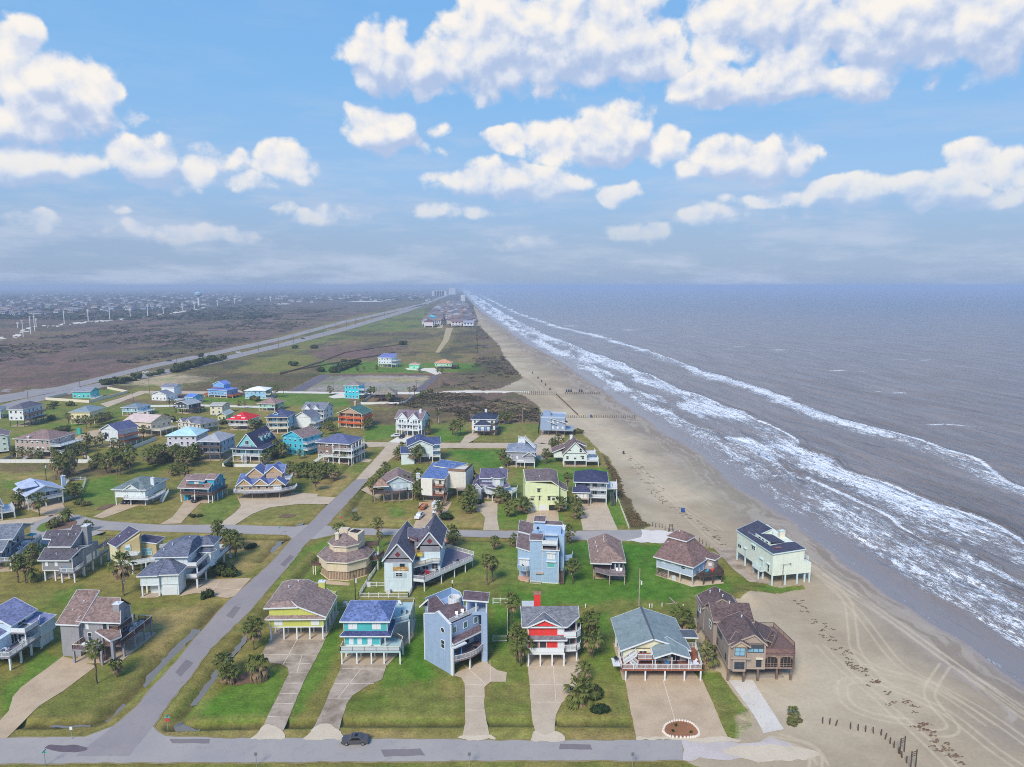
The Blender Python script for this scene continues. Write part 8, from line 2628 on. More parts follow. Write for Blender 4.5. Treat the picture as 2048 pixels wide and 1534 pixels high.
palms([(112, 960, 926, 1.9), (122, 966, 932, 1.9), (128, 955, 918, 1.9), (135, 962, 936, 2.0), (140, 950, 915, 1.8), (150, 945, 922, 1.6)], 'tall dry palm of the sparse grove by the dark utility pole', 'dry palms by the utility pole', 'dry')
palms([(360, 946, 934, 1.6), (345, 952, 938, 1.5), (370, 955, 940, 1.4), (545, 965, 950, 1.6)], 'low palm between the third and fourth rows of houses', 'low palms between the rows')

# shrubs
shrub(1202, 1424, 2.3, 1.5, 'dark clipped double bush on the front lawn right of the red house', kind=HEDGES)
shrub(1190, 1397, 1.7, 1.6, 'small dark shrub beside the squat palm by the red house')
shrub(1196, 1388, 1.0, 1.8, 'upright dark shrub by the squat palm near the red house')
shrub(445, 1150, 3.0, 2.6, 'large dark bush under the side balcony of the large white house')
shrub(462, 1152, 2.0, 2.2, 'smaller dark bush at the lawn edge by the white side balcony')
shrub(414, 1196, 1.6, 2.0, 'young tree-like shrub at the drive corner of the large white house')
shrub(503, 1096, 2.3, 1.5, 'round lone bush on the dry lawn by the crossroads', kind=HEDGES)
shrub(108, 1054, 2.6, 2.6, 'green shrub at the grassy tip of the turning-circle island', kind=OLIVES)
shrub(892, 1038, 3.4, 2.0, 'round dark bush in its own kerbed bed by the white trailer', kind=HEDGES)
shrub(958, 1007, 2.0, 1.7, 'dark bush at the garage corner of the lavender house', kind=HEDGES)
shrub(160, 1008, 2.4, 1.8, 'low shrub in front of the small white fence', kind=OLIVES)
shrub(168, 1012, 1.8, 1.4, 'low spreading shrub beside the white-stone bed', kind=OLIVES)
shrub(385, 1034, 1.3, .9, 'left of the two round bushes by the turquoise house drive')
shrub(399, 1034, 1.3, .9, 'right of the two round bushes by the turquoise house drive')
shrub(1586, 1442, 1.6, .45, 'grassy hump with clinging plants on the open sand', kind=OLIVES)
shrub(1106, 913, 3.0, 1.6, 'dark bush left of the brown gabled white house')
shrub(1155, 866, 3.0, 2.0, 'rough bush on the dune right of the grey modern house', kind=OLIVES)
shrub(728, 895, 2.4, 1.6, 'dark bush by the concrete road corner near the brown house')
shrub(560, 916, 3.4, 1.9, 'dark rounded bush mass left of the bright turquoise house', kind=HEDGES)
shrub(460, 934, 2.6, 2.2, 'dark round bush inside the white fence of the teal-gabled house', kind=HEDGES)
shrub(610, 935, 3.2, 2.6, 'dark bush behind the palm belt', kind=HEDGES)
for x, y, w, h_ in ((209, 770, 5, 4), (218, 769, 6, 4.5), (228, 768, 5, 3.6), (242, 767, 6, 4.8), (249, 764, 5, 4), (263, 762, 4, 3.4), (275, 758, 4.5, 4.6), (301, 753, 4, 2.6), (312, 750, 4, 2.4), (321, 747, 4.5, 3.4)):
 shrub(x, y, w, h_, 'dark bush of the clump between the aqua house and the highway', 'bushes above the aqua house')
for i in range(13):
 shrub(346 + i * 7, 745 - i * 1.9, 5.5, 4.2 + (i % 3), 'bush of the long dark hedge along the near carriageway', 'hedge along the highway')
for x, y, w, h_ in ((438, 722, 4, 3), (447, 719, 5, 4.4), (590, 697, 5, 4), (629, 697, 5, 4.6), (588, 732, 5, 4), (644, 744, 5, 4), (688, 724, 3, 3), (806, 690, 6.5, 5), (402, 714, 4, 4)):
 shrub(x, y, w, h_, 'lone dark tree dotted over the open field', 'lone trees on the open field', name='small_tree', cat='tree')
for i in range(12):
 shrub(668 + i * 4, 745 - i * 1.5, 5.5, 4.4, 'tree of the dark windbreak beyond the gravel lot', 'windbreak beyond the gravel lot', name='small_tree', cat='tree')
for x, y in ((107, 812), (140, 812), (100, 818), (105, 840), (118, 866), (123, 864), (130, 862), (322, 848), (333, 838), (345, 842), (315, 843), (365, 846), (330, 846), (408, 846), (448, 848), (510, 850), (505, 800), (515, 802), (848, 790), (838, 795), (862, 786)):
 shrub(x, y, 3.2, 2.6, 'shrub scattered between the houses of the left cluster', 'shrubs of the left cluster', kind=OLIVES)


# uncountable growth: rough scrub of the dunes and the wild flats
def scatter(name, label, mat, spots, leaf, hgt):
 r = random.Random(len(spots))
 V, F = [], []
 for x, y, s_ in spots:
  for k in range(10):
   px_, py_ = x + r.gauss(0, .55) * s_, y + r.gauss(0, .55) * s_
   z = r.uniform(.1, 1.0) * hgt * s_ * max(.2, 1 - math.hypot(px_ - x, py_ - y) / (1.6 * s_))
   a = r.uniform(0, 6.28)
   l = leaf * s_ * r.uniform(.6, 1.2)
   t = r.uniform(-.5, .9)
   ux, uy = math.cos(a) * l, math.sin(a) * l
   vx, vy, vz = -math.sin(a) * l * .6 * math.cos(t), math.cos(a) * l * .6 * math.cos(t), l * .6 * math.sin(t)
   b0 = len(V)
   V += [(px_ - ux, py_ - uy, z), (px_ + vx, py_ + vy, z + vz), (px_ + ux, py_ + uy, z), (px_ - vx, py_ - vy, z - vz)]
   F.append((b0, b0 + 1, b0 + 2, b0 + 3))
 me = mesh_np(name, V, F, mat)
 tag(link(bpy.data.objects.new(name, me)), label, 'undergrowth', kind='stuff')


def spots_in(poly, n, s0, s1, thr, seed):
 w = [G(*p) for p in poly]
 r = random.Random(seed)
 xs, ys = [p[0] for p in w], [p[1] for p in w]
 X = np.array([r.uniform(min(xs), max(xs)) for _ in range(n)])
 Y = np.array([r.uniform(min(ys), max(ys)) for _ in range(n)])
 k = inpoly(X, Y, w) & (fbm(X * .02, Y * .012, seed, 4) + .25 * (fbm(X * .1, Y * .06, seed + 3, 3) - .5) > thr)
 return [(x, y, r.uniform(s0, s1)) for x, y in zip(X[k], Y[k])]


scatter('undergrowth', 'dark low scrub on the dunes beside the beach track', leaf_mat((72, 62, 52), (96, 88, 66)), spots_in([(870, 787), (1015, 790), (1045, 798), (1076, 820), (1084, 845), (945, 846), (870, 820), (760, 808)], 5200, .8, 2.0, .47, 3) + spots_in([(955, 645), (1040, 755), (985, 779), (880, 780), (890, 750), (945, 745)], 5000, 1.0, 2.4, .5, 4), .42, .8)
scatter('undergrowth', 'dark thickets spread over the wild flats inland of the highway', leaf_mat((64, 68, 52), (84, 80, 62)), spots_in([(-150, 700), (0, 690), (300, 640), (700, 612), (560, 668), (330, 716), (0, 780), (-150, 800)], 15000, 2.0, 5.0, .53, 5), .40, .75)
scatter('undergrowth', 'short rough growth on the sandy bank beside the beachfront lawns', leaf_mat((96, 82, 56), (122, 106, 72)), spots_in([(1205, 908), (1241, 958), (1249, 990), (1265, 1010), (1283, 1041), (1300, 1050), (1264, 1054), (1228, 965)], 2600, .3, .7, .3, 6), .45, .6)
# ------------------------------------------------------------------ fences
def fence(px, label, m=WHITE, h=1.5, style='picket', z=0.0, cat='fence', post=2.4):
 P = [Vector((*G(*p), z)) for p in px]
 root = tag(empty('fence', P[0]), label, cat)
 b = MB()
 o = P[0]
 np_ = 0
 for p, q in zip(P, P[1:]):
  L = (q - p).length
  n = max(1, int(round(L / post)))
  for i in range(n + 1):
   c = p.lerp(q, i / n) - o
   a = MB()
   a.box(c.x - .08, c.x + .08, c.y - .08, c.y + .08, -.2, h + .12)
   np_ += 1
   if np_ < 90:
    a.build('post', m, root)
  if style == 'solid':
   b.bar(p - o + Vector((0, 0, h * .5)), q - o + Vector((0, 0, h * .5)), .05, h * .92)
   b.bar(p - o + Vector((0, 0, h)), q - o + Vector((0, 0, h)), .1, .08)
  else:
   for k in (.25, .9):
    b.bar(p - o + Vector((0, 0, h * k)), q - o + Vector((0, 0, h * k)), .05, .12)
   m_ = max(2, int(L / .22))
   for i in range(m_):
    c = p.lerp(q, (i + .5) / m_) - o
    b.bar(c + Vector((0, 0, .08)), c + Vector((0, 0, h)), .10, .03, up=tuple((q - p).normalized()))
 b.build('panel', m, root)
 return root


FW = flat(222, 222, 218, .6)
fence([(986, 1208), (1015, 1208), (1015, 1284), (986, 1284)], 'white vinyl fence with a gate enclosing grass right of the tall blue house', FW, 1.6)
fence([(758, 1132), (735, 1166), (718, 1195), (817, 1196), (826, 1178)], 'white scalloped fence round the back yard of the gabled white house', FW, 1.3)
fence([(737, 1173), (770, 1173)], 'short white rail between the yard fence and the gabled white house', FW, 1.2)
fence([(0, 926), (186, 926), (155, 904)], 'long white fence in front of the big taupe house at the left', FW, 1.7, 'solid')
fence([(0, 926), (32, 912)], 'white fence running back beside the big taupe house at the far left', FW, 1.6, 'solid')
fence([(250, 905), (312, 880)], 'white fence climbing across the dry lawn left of the lavender house', FW, 1.7, 'solid')
fence([(120, 982), (140, 961), (173, 960), (161, 992), (128, 1002)], 'small white fence round two palms beside the pale blue house', FW, 1.4)
fence([(135, 790), (91, 800), (179, 806), (256, 786), (215, 778)], 'cream fence round the green lot of the aqua house', CREAM, 1.9, 'solid')
fence([(466, 916), (444, 933), (470, 934), (520, 934), (546, 916)], 'white fence before the teal-gabled house', FW, 1.4, 'solid')
fence([(745, 791), (721, 809), (798, 809), (812, 806), (828, 794)], 'white fence round the brown hip-roofed house', FW, 1.6, 'solid')
fence([(1224, 970), (1240, 1012), (1258, 1059)], 'low pale sea wall along the lawn edge above the beach', concrete(206, 200, 188, .2), 1.1, 'solid')
fence([(1075, 868), (1078, 846)], 'short weathered fence left of the grey modern house', DECKW, 1.6)
fence([(345, 845), (310, 842), (300, 848)], 'white fence by the shrubs left of the curved cream deck', FW, 1.3, 'solid')
fence([(560, 750), (640, 726), (690, 706), (800, 690)], 'thin dark fence line across the open field', DARKW, 1.3, 'rail', post=9)
fence([(560, 747), (790, 706), (955, 707), (953, 656)], 'dark wire fence squared round the far brown field', DARKW, 1.4, 'rail', post=12)

# ------------------------------------------------------------------ poles, lamps, signs
POLEM = timber(110, 98, 92)
POLED = timber(66, 58, 56)


def util_pole(px, py, top, label, group=None, m=POLEM, arm=True, can=False, lamp=False):
 x, y = G(px, py)
 h = max(5, min(13, height_at(x, y, top)))
 k = max(1.0, y / 420)
 o = tag(empty('utility_pole', (x, y, 0)), label, 'utility pole', group)
 b = MB()
 b.tube((0, 0, -.3), (0, 0, h), .15 * k, .10 * k, 8)
 b.build('pole', m, o)
 if arm:
  b = MB()
  b.bar((-1.1, 0, h - .5), (1.1, 0, h - .5), .12 * k, .12 * k)
  for q in (-1, 0, 1):
   b.tube((q, 0, h - .45), (q, 0, h - .2), .05 * k, n=6)
  b.build('crossarm', m, o)
 if can:
  b = MB()
  b.tube((.36, -.1, h - 2.0), (.36, -.1, h - 1.0), .27, n=12)
  b.build('transformer', flat(206, 210, 214, .4), o)
 if lamp:
  b = MB()
  b.bar((0, 0, h - .1), (1.3, 0, h + .15), .06 * k, .06 * k)
  b.box(1.1, 1.6, -.12 * k, .12 * k, h, h + .2)
  b.build('lamp_head', flat(226, 228, 230, .4), o)
 return o


HP = 'utility poles along the highway'
for x, y, t in ((160, 775, 739), (275, 752, 725), (354, 736, 712), (419, 717, 696), (517, 703, 680), (557, 695, 673), (587, 686, 663), (620, 677, 658), (648, 669, 651), (672, 661, 644), (693, 655, 639), (711, 649, 635), (728, 645, 631), (744, 640, 627), (769, 633, 621), (790, 627, 617), (808, 622, 613)):
 util_pole(x, y, t, 'thin brown utility pole in the line along the seaside highway', HP)
for x, y, t, lab in ((56, 800, 769, 'utility pole behind the large white house at far left'), (299, 786, 757, 'utility pole left of the rambling white house'), (267, 806, 784, 'utility pole at the sky blue house near the aqua fence'), (423, 809, 783, 'utility pole in front of the sky blue house with orange decks'), (399, 830, 813, 'utility pole right of the black timber house'), (490, 818, 800, 'utility pole behind the red-roofed house'),
                       (567, 786, 761, 'leftmost utility pole by the dark lane at the gravel lot'), (586, 783, 761, 'middle utility pole by the dark lane at the gravel lot'), (605, 773, 753, 'farthest utility pole by the dark lane at the gravel lot'), (667, 783, 763, 'utility pole left of the tall turquoise house'), (833, 784, 760, 'utility pole at the near end of the dark lane by the dunes'), (1068, 898, 872, 'thin pole by the turning loop right of the grey stair house')):
 util_pole(x, y, t, lab)
util_pole(93, 964, 926, 'dark utility pole with a transformer behind the pale blue house', m=POLED, can=True)
util_pole(711, 1201, 1150, 'dark utility pole with a white transformer behind the teal house', m=POLED, arm=False, can=True)
util_pole(248, 1192, 1150, 'pole with a white transformer under the tall dark palm', arm=False, can=True)
util_pole(858, 938, 908, 'dark pole with a transformer behind the tall off-white house', m=POLED, arm=False, can=True)
util_pole(1045, 847, 817, 'pale wooden lamp pole on the dune edge left of the grey modern house', arm=False, lamp=True, m=timber(170, 150, 124))
util_pole(877, 846, 816, 'white lamp pole standing in the scrub right of the three-storey house', arm=False, lamp=True, m=flat(210, 206, 196))
util_pole(1222, 953, 932, 'bare pole at the back of the beachfront lawn', arm=False)


def lantern(px, py, top, label, m):
 x, y = G(px, py)
 h = height_at(x, y, top)
 o = tag(empty('lamp_post', (x, y, 0)), label, 'lamp post')
 b = MB()
 b.tube((0, 0, -.2), (0, 0, h - .6), .11, .07, 8)
 b.build('post', m, o)
 b = MB()
 b.prism([(.22 * math.cos(R(60 * i)), .22 * math.sin(R(60 * i))) for i in range(6)], h - .6, h)
 b.tube((0, 0, h), (0, 0, h + .25), .28, .04, 6)
 b.build('lantern', flat(230, 230, 226, .3), o)
 return o


lantern(905, 1176, 1162, 'black lamp post with a white globe behind the tall blue house', BLACKPL)
o = util_pole(1278, 1211, 1136, 'tall slim pole with a lantern on the bright lawn behind the bungalow', arm=False, m=timber(178, 170, 156))
b = MB()
b.prism([(.5 + .2 * math.cos(R(60 * i)), .2 * math.sin(R(60 * i))) for i in range(6)], 5.6, 6.4)
b.bar((0, 0, 6.7), (.5, 0, 6.5), .06, .06)
b.build('lantern', flat(236, 236, 230, .3), o)


def road_sign(px, py, label, parts, h=2.4):
 x, y = G(px, py)
 o = tag(empty('road_sign', (x, y, 0)), label, 'sign')
 b = MB()
 b.box(-.04, .04, -.04, .04, -.2, h)
 b.build('post', flat(150, 146, 142), o)
 for kind, z, m in parts:
  b = MB()
  if kind == 'oct':
   b.poly([(.40 * math.cos(R(22.5 + 45 * i)), -.06, z + .40 * math.sin(R(22.5 + 45 * i))) for i in range(8)] + [(.40 * math.cos(R(22.5 + 45 * i)), -.045, z + .40 * math.sin(R(22.5 + 45 * i))) for i in range(8)], [tuple(range(8)), tuple(reversed(range(8, 16)))])
  elif kind == 'name':
   b.box(-.5, .5, -.02, .02, z, z + .22)
   b.box(-.02, .02, -.5, .5, z + .24, z + .46)
  else:
   b.box(-.25, .25, -.06, -.045, z - .3, z + .3)
  b.build({'oct': 'stop_plate', 'name': 'name_plate'}.get(kind, 'plate'), m, o)
 return o


RED_S, TEAL_S = flat(196, 66, 52, .4), flat(96, 180, 170, .4)
road_sign(336, 1460, 'red stop sign with teal street name plates at the near crossroads', [('oct', 2.0, RED_S), ('name', 2.4, TEAL_S)])
road_sign(683, 1046, 'red stop sign with a teal name plate at the far crossroads', [('oct', 2.0, RED_S), ('name', 2.4, TEAL_S)])
road_sign(144, 1478, 'small white plate sign on the verge at the bottom left', [('plate', 2.1, WHITE)])
road_sign(91, 1532, 'teal street name sign at the bottom left edge', [('name', 2.4, TEAL_S)], 2.9)
road_sign(560, 1068, 'teal name sign on the side street left of the crossroads', [('name', 2.0, TEAL_S)])
for x, lab in ((513, 'left of the three thin marker posts along the bottom street'), (939, 'middle one of the three thin marker posts along the bottom street'), (1265, 'right one of the three thin marker posts along the bottom street')):
 road_sign(x, 1533, lab, [('plate', 2.3, flat(110, 116, 120))], 2.5)


def wire(px0, t0, px1, t1, label, r=.012):
 a, b_ = Vector((*G(*px0), t0)), Vector((*G(*px1), t1))
 b = MB()
 n = 10
 f = lambda i: a.lerp(b_, i / n) - Vector((0, 0, 1.2 * 4 * (i / n) * (1 - i / n)))
 for i in range(n):
  b.tube(f(i), f(i + 1), r, n=5, caps=False)
 tag(b.build('power_line', flat(120, 120, 122)), label, 'wire')


wire((711, 1201), 6.0, (1278, 1211), 7.0, 'thin wire slung from the teal house pole to the lantern pole')
wire((248, 1192), 6.2, (711, 1201), 6.2, 'thin wire slung over the road towards the teal house pole')

# ------------------------------------------------------------------ posts, barrels and wrack on the beach
PM = timber(92, 76, 64)
_post = MB()
_post.tube((0, 0, -.3), (0, 0, 1.0), .5, .45, 7)
POST = _post.mesh('post', PM)


def post(px, py, h, label, group, w=.22, lean=0):
 x, y = G(px, py)
 o = link(bpy.data.objects.new('beach_post', POST))
 o.location = (x, y, 0)
 o.scale = (w, w, h)
 o.rotation_euler = (0, lean, 0)
 tag(o, label, 'post', group)


for x, y, l in ((1645, 1447, 0), (1659, 1449, .05), (1671, 1452, .25), (1701, 1458, -.02), (1716, 1461, 0), (1731, 1464, 0), (1747, 1467, -.12), (1762, 1471, .04), (1770, 1479, .2), (1780, 1488, .03), (1788, 1496, 0), (1797, 1507, .05), (1804, 1516, -.1), (1813, 1526, 0)):
 post(x, y, 1.25, 'weathered post of the crooked row on the sand at the bottom right', 'crooked post row at the bottom right', .24, l)
for i in range(38):
 post(1134 + i * 3.65, 835 + (i % 3) * .4, 1.5, 'short post of the nearer dense row straight across the beach', 'nearer post row across the beach', .34)
for i in range(20):
 post(1131 + i * 3.6, 788, 1.5, 'short post of the farther row ending at the wet sand', 'farther post row by the wet sand', .38)
for k in range(2):
 for i in range(22):
  post(1026 + i * 4.1, 785.5 + k * 4.5, 1.4, 'post of the two close rows lining the beach track', 'post rows lining the beach track', .36)
for x, y in ((1305, 1053), (1311, 1055), (1318, 1055), (1324, 1056), (1330, 1060), (1337, 1064), (1347, 1068), (1352, 1072), (1399, 1084), (1405, 1088), (1412, 1092), (1418, 1098)):
 post(x, y, 1.4, 'wooden post where the side street runs out onto the sand', 'posts at the end of the side street', .22)
for x, y in ((1303, 988), (1310, 994), (1318, 1001), (1325, 1008)):
 post(x, y, 1.2, 'post of the short broken line on the open beach', 'broken post line on the beach', .2)


def gate_frame(px, py, label, h=2.4, yaw=0):
 x, y = G(px, py)
 b = MB()
 for u in (-.6, .6):
  b.box(u - .07, u + .07, -.07, .07, -.3, h)
 for z in (h - .1, h - .45, h - .8):
  b.box(-.6, .6, -.11, -.07, z - .12, z)
 o = b.build('notice_board', PM)
 o.location = (x, y, 0)
 o.rotation_euler = (0, 0, yaw)
 tag(o, label, 'board')


gate_frame(1804, 1506, 'left of the two slatted timber boards on posts at the bottom right', 3.0, .5)
gate_frame(1826, 1538, 'right of the two slatted timber boards on posts at the bottom right', 3.4, .4)
gate_frame(1342, 1062, 'slatted timber board among the posts at the side street end', 2.4, .3)
b = MB()
A, B = Vector((*G(1113, 790), 0)), Vector((*G(1156, 831), 0))
for i in range(40):
 c = A.lerp(B, i / 39)
 b.box(c.x - .16, c.x + .16, c.y - .16, c.y + .16, -.2, 1.0)
b.bar(A + Vector((0, 0, .7)), B + Vector((0, 0, .7)), .25, .35)
tag(b.build('sand_fence', timber(112, 88, 74)), 'low brown sand fence running slantwise down the beach', 'fence')
_bl = MB()
_bl.tube((0, 0, 0), (0, 0, .95), .3, .3, 12)
_bl.tube((0, 0, .3), (0, 0, .36), .32, .32, 12)
_bl.tube((0, 0, .95), (0, 0, 1.0), .33, .33, 12)
BAR_B, BAR_D = _bl.mesh('barrel', flat(40, 80, 150)), _bl.mesh('barrel', flat(58, 62, 84))


def barrel(px, py, label, me=BAR_B, s=1.3, group=None):
 o = link(bpy.data.objects.new('litter_barrel', me))
 o.location = (*G(px, py), 0)
 o.scale = (s, s, s)
 tag(o, label, 'barrel', group)


barrel(1364, 1024, 'bright blue litter barrel near the tide line of dark weed', s=1.4)
barrel(1367, 1024, 'second blue barrel touching the bright blue litter barrel', s=1.4)
barrel(1247, 908, 'dark litter barrel standing alone on the upper beach', BAR_D, 1.5)
barrel(1182, 835, 'blue litter barrel in the gap of the nearer post row', s=1.7)
for x in (1133, 1137.5, 1142, 1159, 1163.5):
 barrel(x, 784, 'blue barrel of the handful beside the farther post row', BAR_D, 1.9, 'barrels by the farther post row')
for x, y in ((1065, 747), (1076, 757), (1083, 764), (1091, 771), (1100, 780)):
 barrel(x, y, 'dark barrel of the slanting line down the far beach', BAR_D, 1.7, 'barrels down the far beach')
# tide-line wrack
r_ = random.Random(3)
V, F = [], []
LINES = [[(1590, 1200), (1640, 1250), (1690, 1310), (1730, 1350), (1780, 1390), (1830, 1420)], [(1265, 935), (1300, 975), (1340, 1010), (1400, 1050), (1450, 1090)], [(1230, 890), (1280, 935), (1330, 985)], [(1840, 1450), (1880, 1480), (1910, 1520)]]
for ln in LINES:
 w = spline([G(*p) for p in ln], 8)
 for i in range(56 if len(ln) > 4 else 30):
  q = r_.random() * (len(w) - 1)
  a, b_ = w[int(q)], w[min(len(w) - 1, int(q) + 1)]
  x = a[0] + (b_[0] - a[0]) * (q % 1) + r_.gauss(0, 1.0)
  y = a[1] + (b_[1] - a[1]) * (q % 1) + r_.gauss(0, .8)
  for k in range(5):
   cx, cy = x + r_.gauss(0, .35), y + r_.gauss(0, .2)
   b0 = len(V)
   n = 5
   V += [(cx + math.cos(i2 * 1.257) * r_.uniform(.1, .34), cy + math.sin(i2 * 1.257) * r_.uniform(.05, .2), .10 + .04 * r_.random()) for i2 in range(n)]
   F.append(tuple(range(b0, b0 + n)))
tag(link(bpy.data.objects.new('seaweed', mesh_np('seaweed', V, F, concrete(112, 88, 70, .5)))), 'dark clumps of seaweed strewn along the tide line', 'seaweed', kind='stuff')
# white stones round the bark bed
b = MB()
w = spline([G(*p) for p in ((1326, 1464), (1332, 1450), (1354, 1442), (1380, 1446), (1396, 1460), (1396, 1472), (1376, 1476), (1340, 1474), (1326, 1464))], 5)
for i in range(0, len(w)):
 x, y = w[i]
 b.tube((x, y, .08), (x + r_.uniform(-.1, .1), y, .36), .26, .16, 6)
tag(b.build('stones', flat(226, 214, 200, .8)), 'ring of white stones edging the bark bed', 'stones', kind='stuff')
for i, (x, y) in enumerate(((1352, 1452), (1346, 1464), (1382, 1466))):
 shrub(x, y, .35, .5, 'tiny dark shrub planted in the bark bed ringed with stones', 'shrubs in the bark bed', HEDGES)
for x, y, lab in ((1171, 1215, 'white post behind the red house'), (1299, 1215, 'left white post of the pair behind the bungalow'), (1304, 1215, 'right white post of the pair behind the bungalow'), (1324, 1213, 'short white stub behind the bungalow ridge'), (1366, 1216, 'leaning white post between bungalow and taupe house')):
 b = MB()
 b.tube((0, 0, 0), (0, 0, .9), .12, .12, 8)
 b.tube((0, 0, .9), (0, 0, 1.0), .15, .1, 8)
 o = b.build('service_post', flat(232, 232, 226))
 o.location = (*G(x, y), 0)
 tag(o, lab, 'post')
for p, q, lab in (((1332, 1209), (1355, 1206), 'weathered plank lying on the bright lawn behind the bungalow'), ((1339, 1196), (1352, 1208), 'pale plank lying askew on the bright lawn behind the bungalow')):
 b = MB()
 b.bar((*G(*p), .12), (*G(*q), .12), .3, .08)
 tag(b.build('plank', timber(176, 160, 140)), lab, 'plank')

# ------------------------------------------------------------------ vehicles
_prof = {'sedan': ([(-2.35, .35), (-2.4, .75), (-2.1, .92), (-1.15, 1.0), (-.45, 1.42), (.75, 1.45), (1.55, 1.08), (2.25, 1.02), (2.38, .7), (2.3, .35)], (-1.05, -.45, .75, 1.5)),
         'suv': ([(-2.35, .4), (-2.4, .9), (-2.2, 1.08), (-1.2, 1.16), (-.7, 1.72), (1.9, 1.74), (2.3, 1.2), (2.38, .8), (2.3, .4)], (-1.1, -.7, 1.9, 2.25)),
         'pickup': ([(-2.75, .5), (-2.8, 1.0), (-2.55, 1.16), (-1.3, 1.24), (-.75, 1.82), (.6, 1.84), (.85, 1.22), (2.75, 1.2), (2.8, .6), (2.7, .5)], (-1.2, -.75, .6, .82))}
_cars = {}


def vehicle(kind, px, py, yaw, colr, label, group=None, name=None):
 x, y = G(px, py)
 o = tag(empty(name or {'sedan': 'parked_car', 'suv': 'parked_car', 'pickup': 'pickup_truck'}[kind], (x, y, .1), yaw), label, 'truck' if kind == 'pickup' else 'car', group)
 k = (kind, colr)
 if k not in _cars:
  pr, (a0, a1, a2, a3) = _prof[kind]
  W = .9
  body, glass, tyre, rim, lamp = MB(), MB(), MB(), MB(), MB()
  n = len(pr)
  inset = lambda z: W * (1 - .22 * max(0, (z - .95)) / .8)
  L = [(u, -inset(z), z) for u, z in pr]
  Rr = [(u, inset(z), z) for u, z in pr]
  body.poly(L + Rr, [tuple(range(n)), tuple(reversed(range(n, 2 * n)))] + [(i, n + i, n + (i + 1) % n, (i + 1) % n) for i in range(n)])
  zt = max(z for _, z in pr)
  zb = 1.02 if kind == 'sedan' else 1.2
  zr = zt - .08
  for s_ in (-1, 1):
   yb, yt = s_ * (inset(zb) + .012), s_ * (inset(zr) + .012)
   q = [(a0 + .15, yb, zb), (a3 - .3, yb, zb), (a2 - .05, yt, zr), (a1 + .08, yt, zr)]
   glass.face(q if s_ < 0 else q[::-1])
   for u in (-1.42 * (1.14 if kind == 'pickup' else 1), 1.42 * (1.2 if kind == 'pickup' else 1)):
    tyre.tube((u, s_ * .68, .33), (u, s_ * .93, .33), .33, .33, 14)
    rim.tube((u, s_ * .9, .33), (u, s_ * .945, .33), .2, .2, 10)
  iw = lambda z: inset(z) - .06
  glass.face([(a0 + .06, -iw(zb), zb + .05), (a0 + .06, iw(zb), zb + .05), (a1 - .03, iw(zr), zr + .04), (a1 - .03, -iw(zr), zr + .04)][::-1])
  glass.face([(a3 - .06, -iw(zb), zb + .1), (a3 - .06, iw(zb), zb + .1), (a2 + .04, iw(zr), zr + .03), (a2 + .04, -iw(zr), zr + .03)])
  if kind == 'sedan':
   glass.box(-.1, .5, -.4, .4, zt + .0, zt + .015)
  for s_ in (-1, 1):
   lamp.box(pr[1][0] - .01, pr[1][0] + .12, s_ * .62 - .16, s_ * .62 + .16, .68, .8)
  m_ = flat(*colr, .28, .1, 'car paint')
  _cars[k] = [('body', body.mesh('body', m_)), ('windows', glass.mesh('windows', glassy(20, 22, 26))), ('tyres', tyre.mesh('tyres', flat(30, 30, 32, .8))), ('rims', rim.mesh('rims', flat(170, 172, 176, .3, .6))), ('headlights', lamp.mesh('headlights', flat(228, 230, 232, .2)))]
  if kind == 'pickup':
   bed = MB()
   bed.box(.95, 2.6, -.7, .7, 1.205, 1.215)
   _cars[k].append(('bed', bed.mesh('bed', DARK)))
 for nm, me in _cars[k]:
  link(bpy.data.objects.new(nm, me), o)
 return o


vehicle('sedan', 711, 1486, R(2), (84, 82, 86), 'dark grey saloon car driving along the bottom street', name='car')
vehicle('suv', 791, 874, R(25), (222, 226, 230), 'white car on the drive of the three-storey white house')
vehicle('suv', 804, 876, R(75), (42, 42, 52), 'black car beside the white car at the three-storey white house')
vehicle('sedan', 393, 1003, R(80), (60, 56, 60), 'dark car parked under the turquoise house')
vehicle('sedan', 252, 1006, R(95), (46, 48, 58), 'left dark car parked under the green-roofed white house')
vehicle('sedan', 266, 1006, R(95), (40, 42, 50), 'right dark car parked under the green-roofed white house')
vehicle('pickup', 839, 1036, R(76), (226, 230, 232), 'white pickup truck hitched to an orange trailer')
vehicle('suv', 893, 1087, R(60), (214, 150, 130), 'reddish car half hidden behind the wraparound deck')
hw = 'vehicles on the highway'
for k, x, y, yaw, c, lab in (('suv', 338, 723, 25, (60, 64, 76), 'dark vehicle on the far carriageway of the highway'), ('pickup', 393, 712, 25, (150, 96, 84), 'reddish truck on the far carriageway of the highway'), ('suv', 477, 706, 205, (232, 234, 236), 'white van on the near carriageway of the highway'), ('sedan', 291, 746, 205, (232, 234, 236), 'small white car on the near carriageway left of the hedge'), ('suv', 606, 678, 205, (44, 46, 54), 'dark car on the near carriageway beyond the hedge'), ('suv', 658, 661, 205, (214, 216, 220), 'pale car far along the near carriageway')):
 o = vehicle(k, x, y, R(yaw), c, lab, hw, 'car' if k != 'pickup' else 'pickup_truck')
 o.scale = (1.15, 1.15, 1.15)
x, y = G(846, 1018)
o = tag(empty('trailer', (x, y, .1), R(76)), 'orange flat trailer loaded with scrap timber behind the white pickup', 'trailer')
b = MB()
b.box(-2.2, 2.4, -1.0, 1.0, .5, .62)
for s_ in (-1, 1):
 b.box(-2.2, 2.4, s_ * 1.0 - .04, s_ * 1.0 + .04, .62, 1.3)
b.box(2.36, 2.44, -1, 1, .62, 1.3)
b.bar((-2.2, 0, .5), (-3.6, 0, .5), .1, .1)
b.build('bed', flat(184, 112, 66, .6), o)
b = MB()
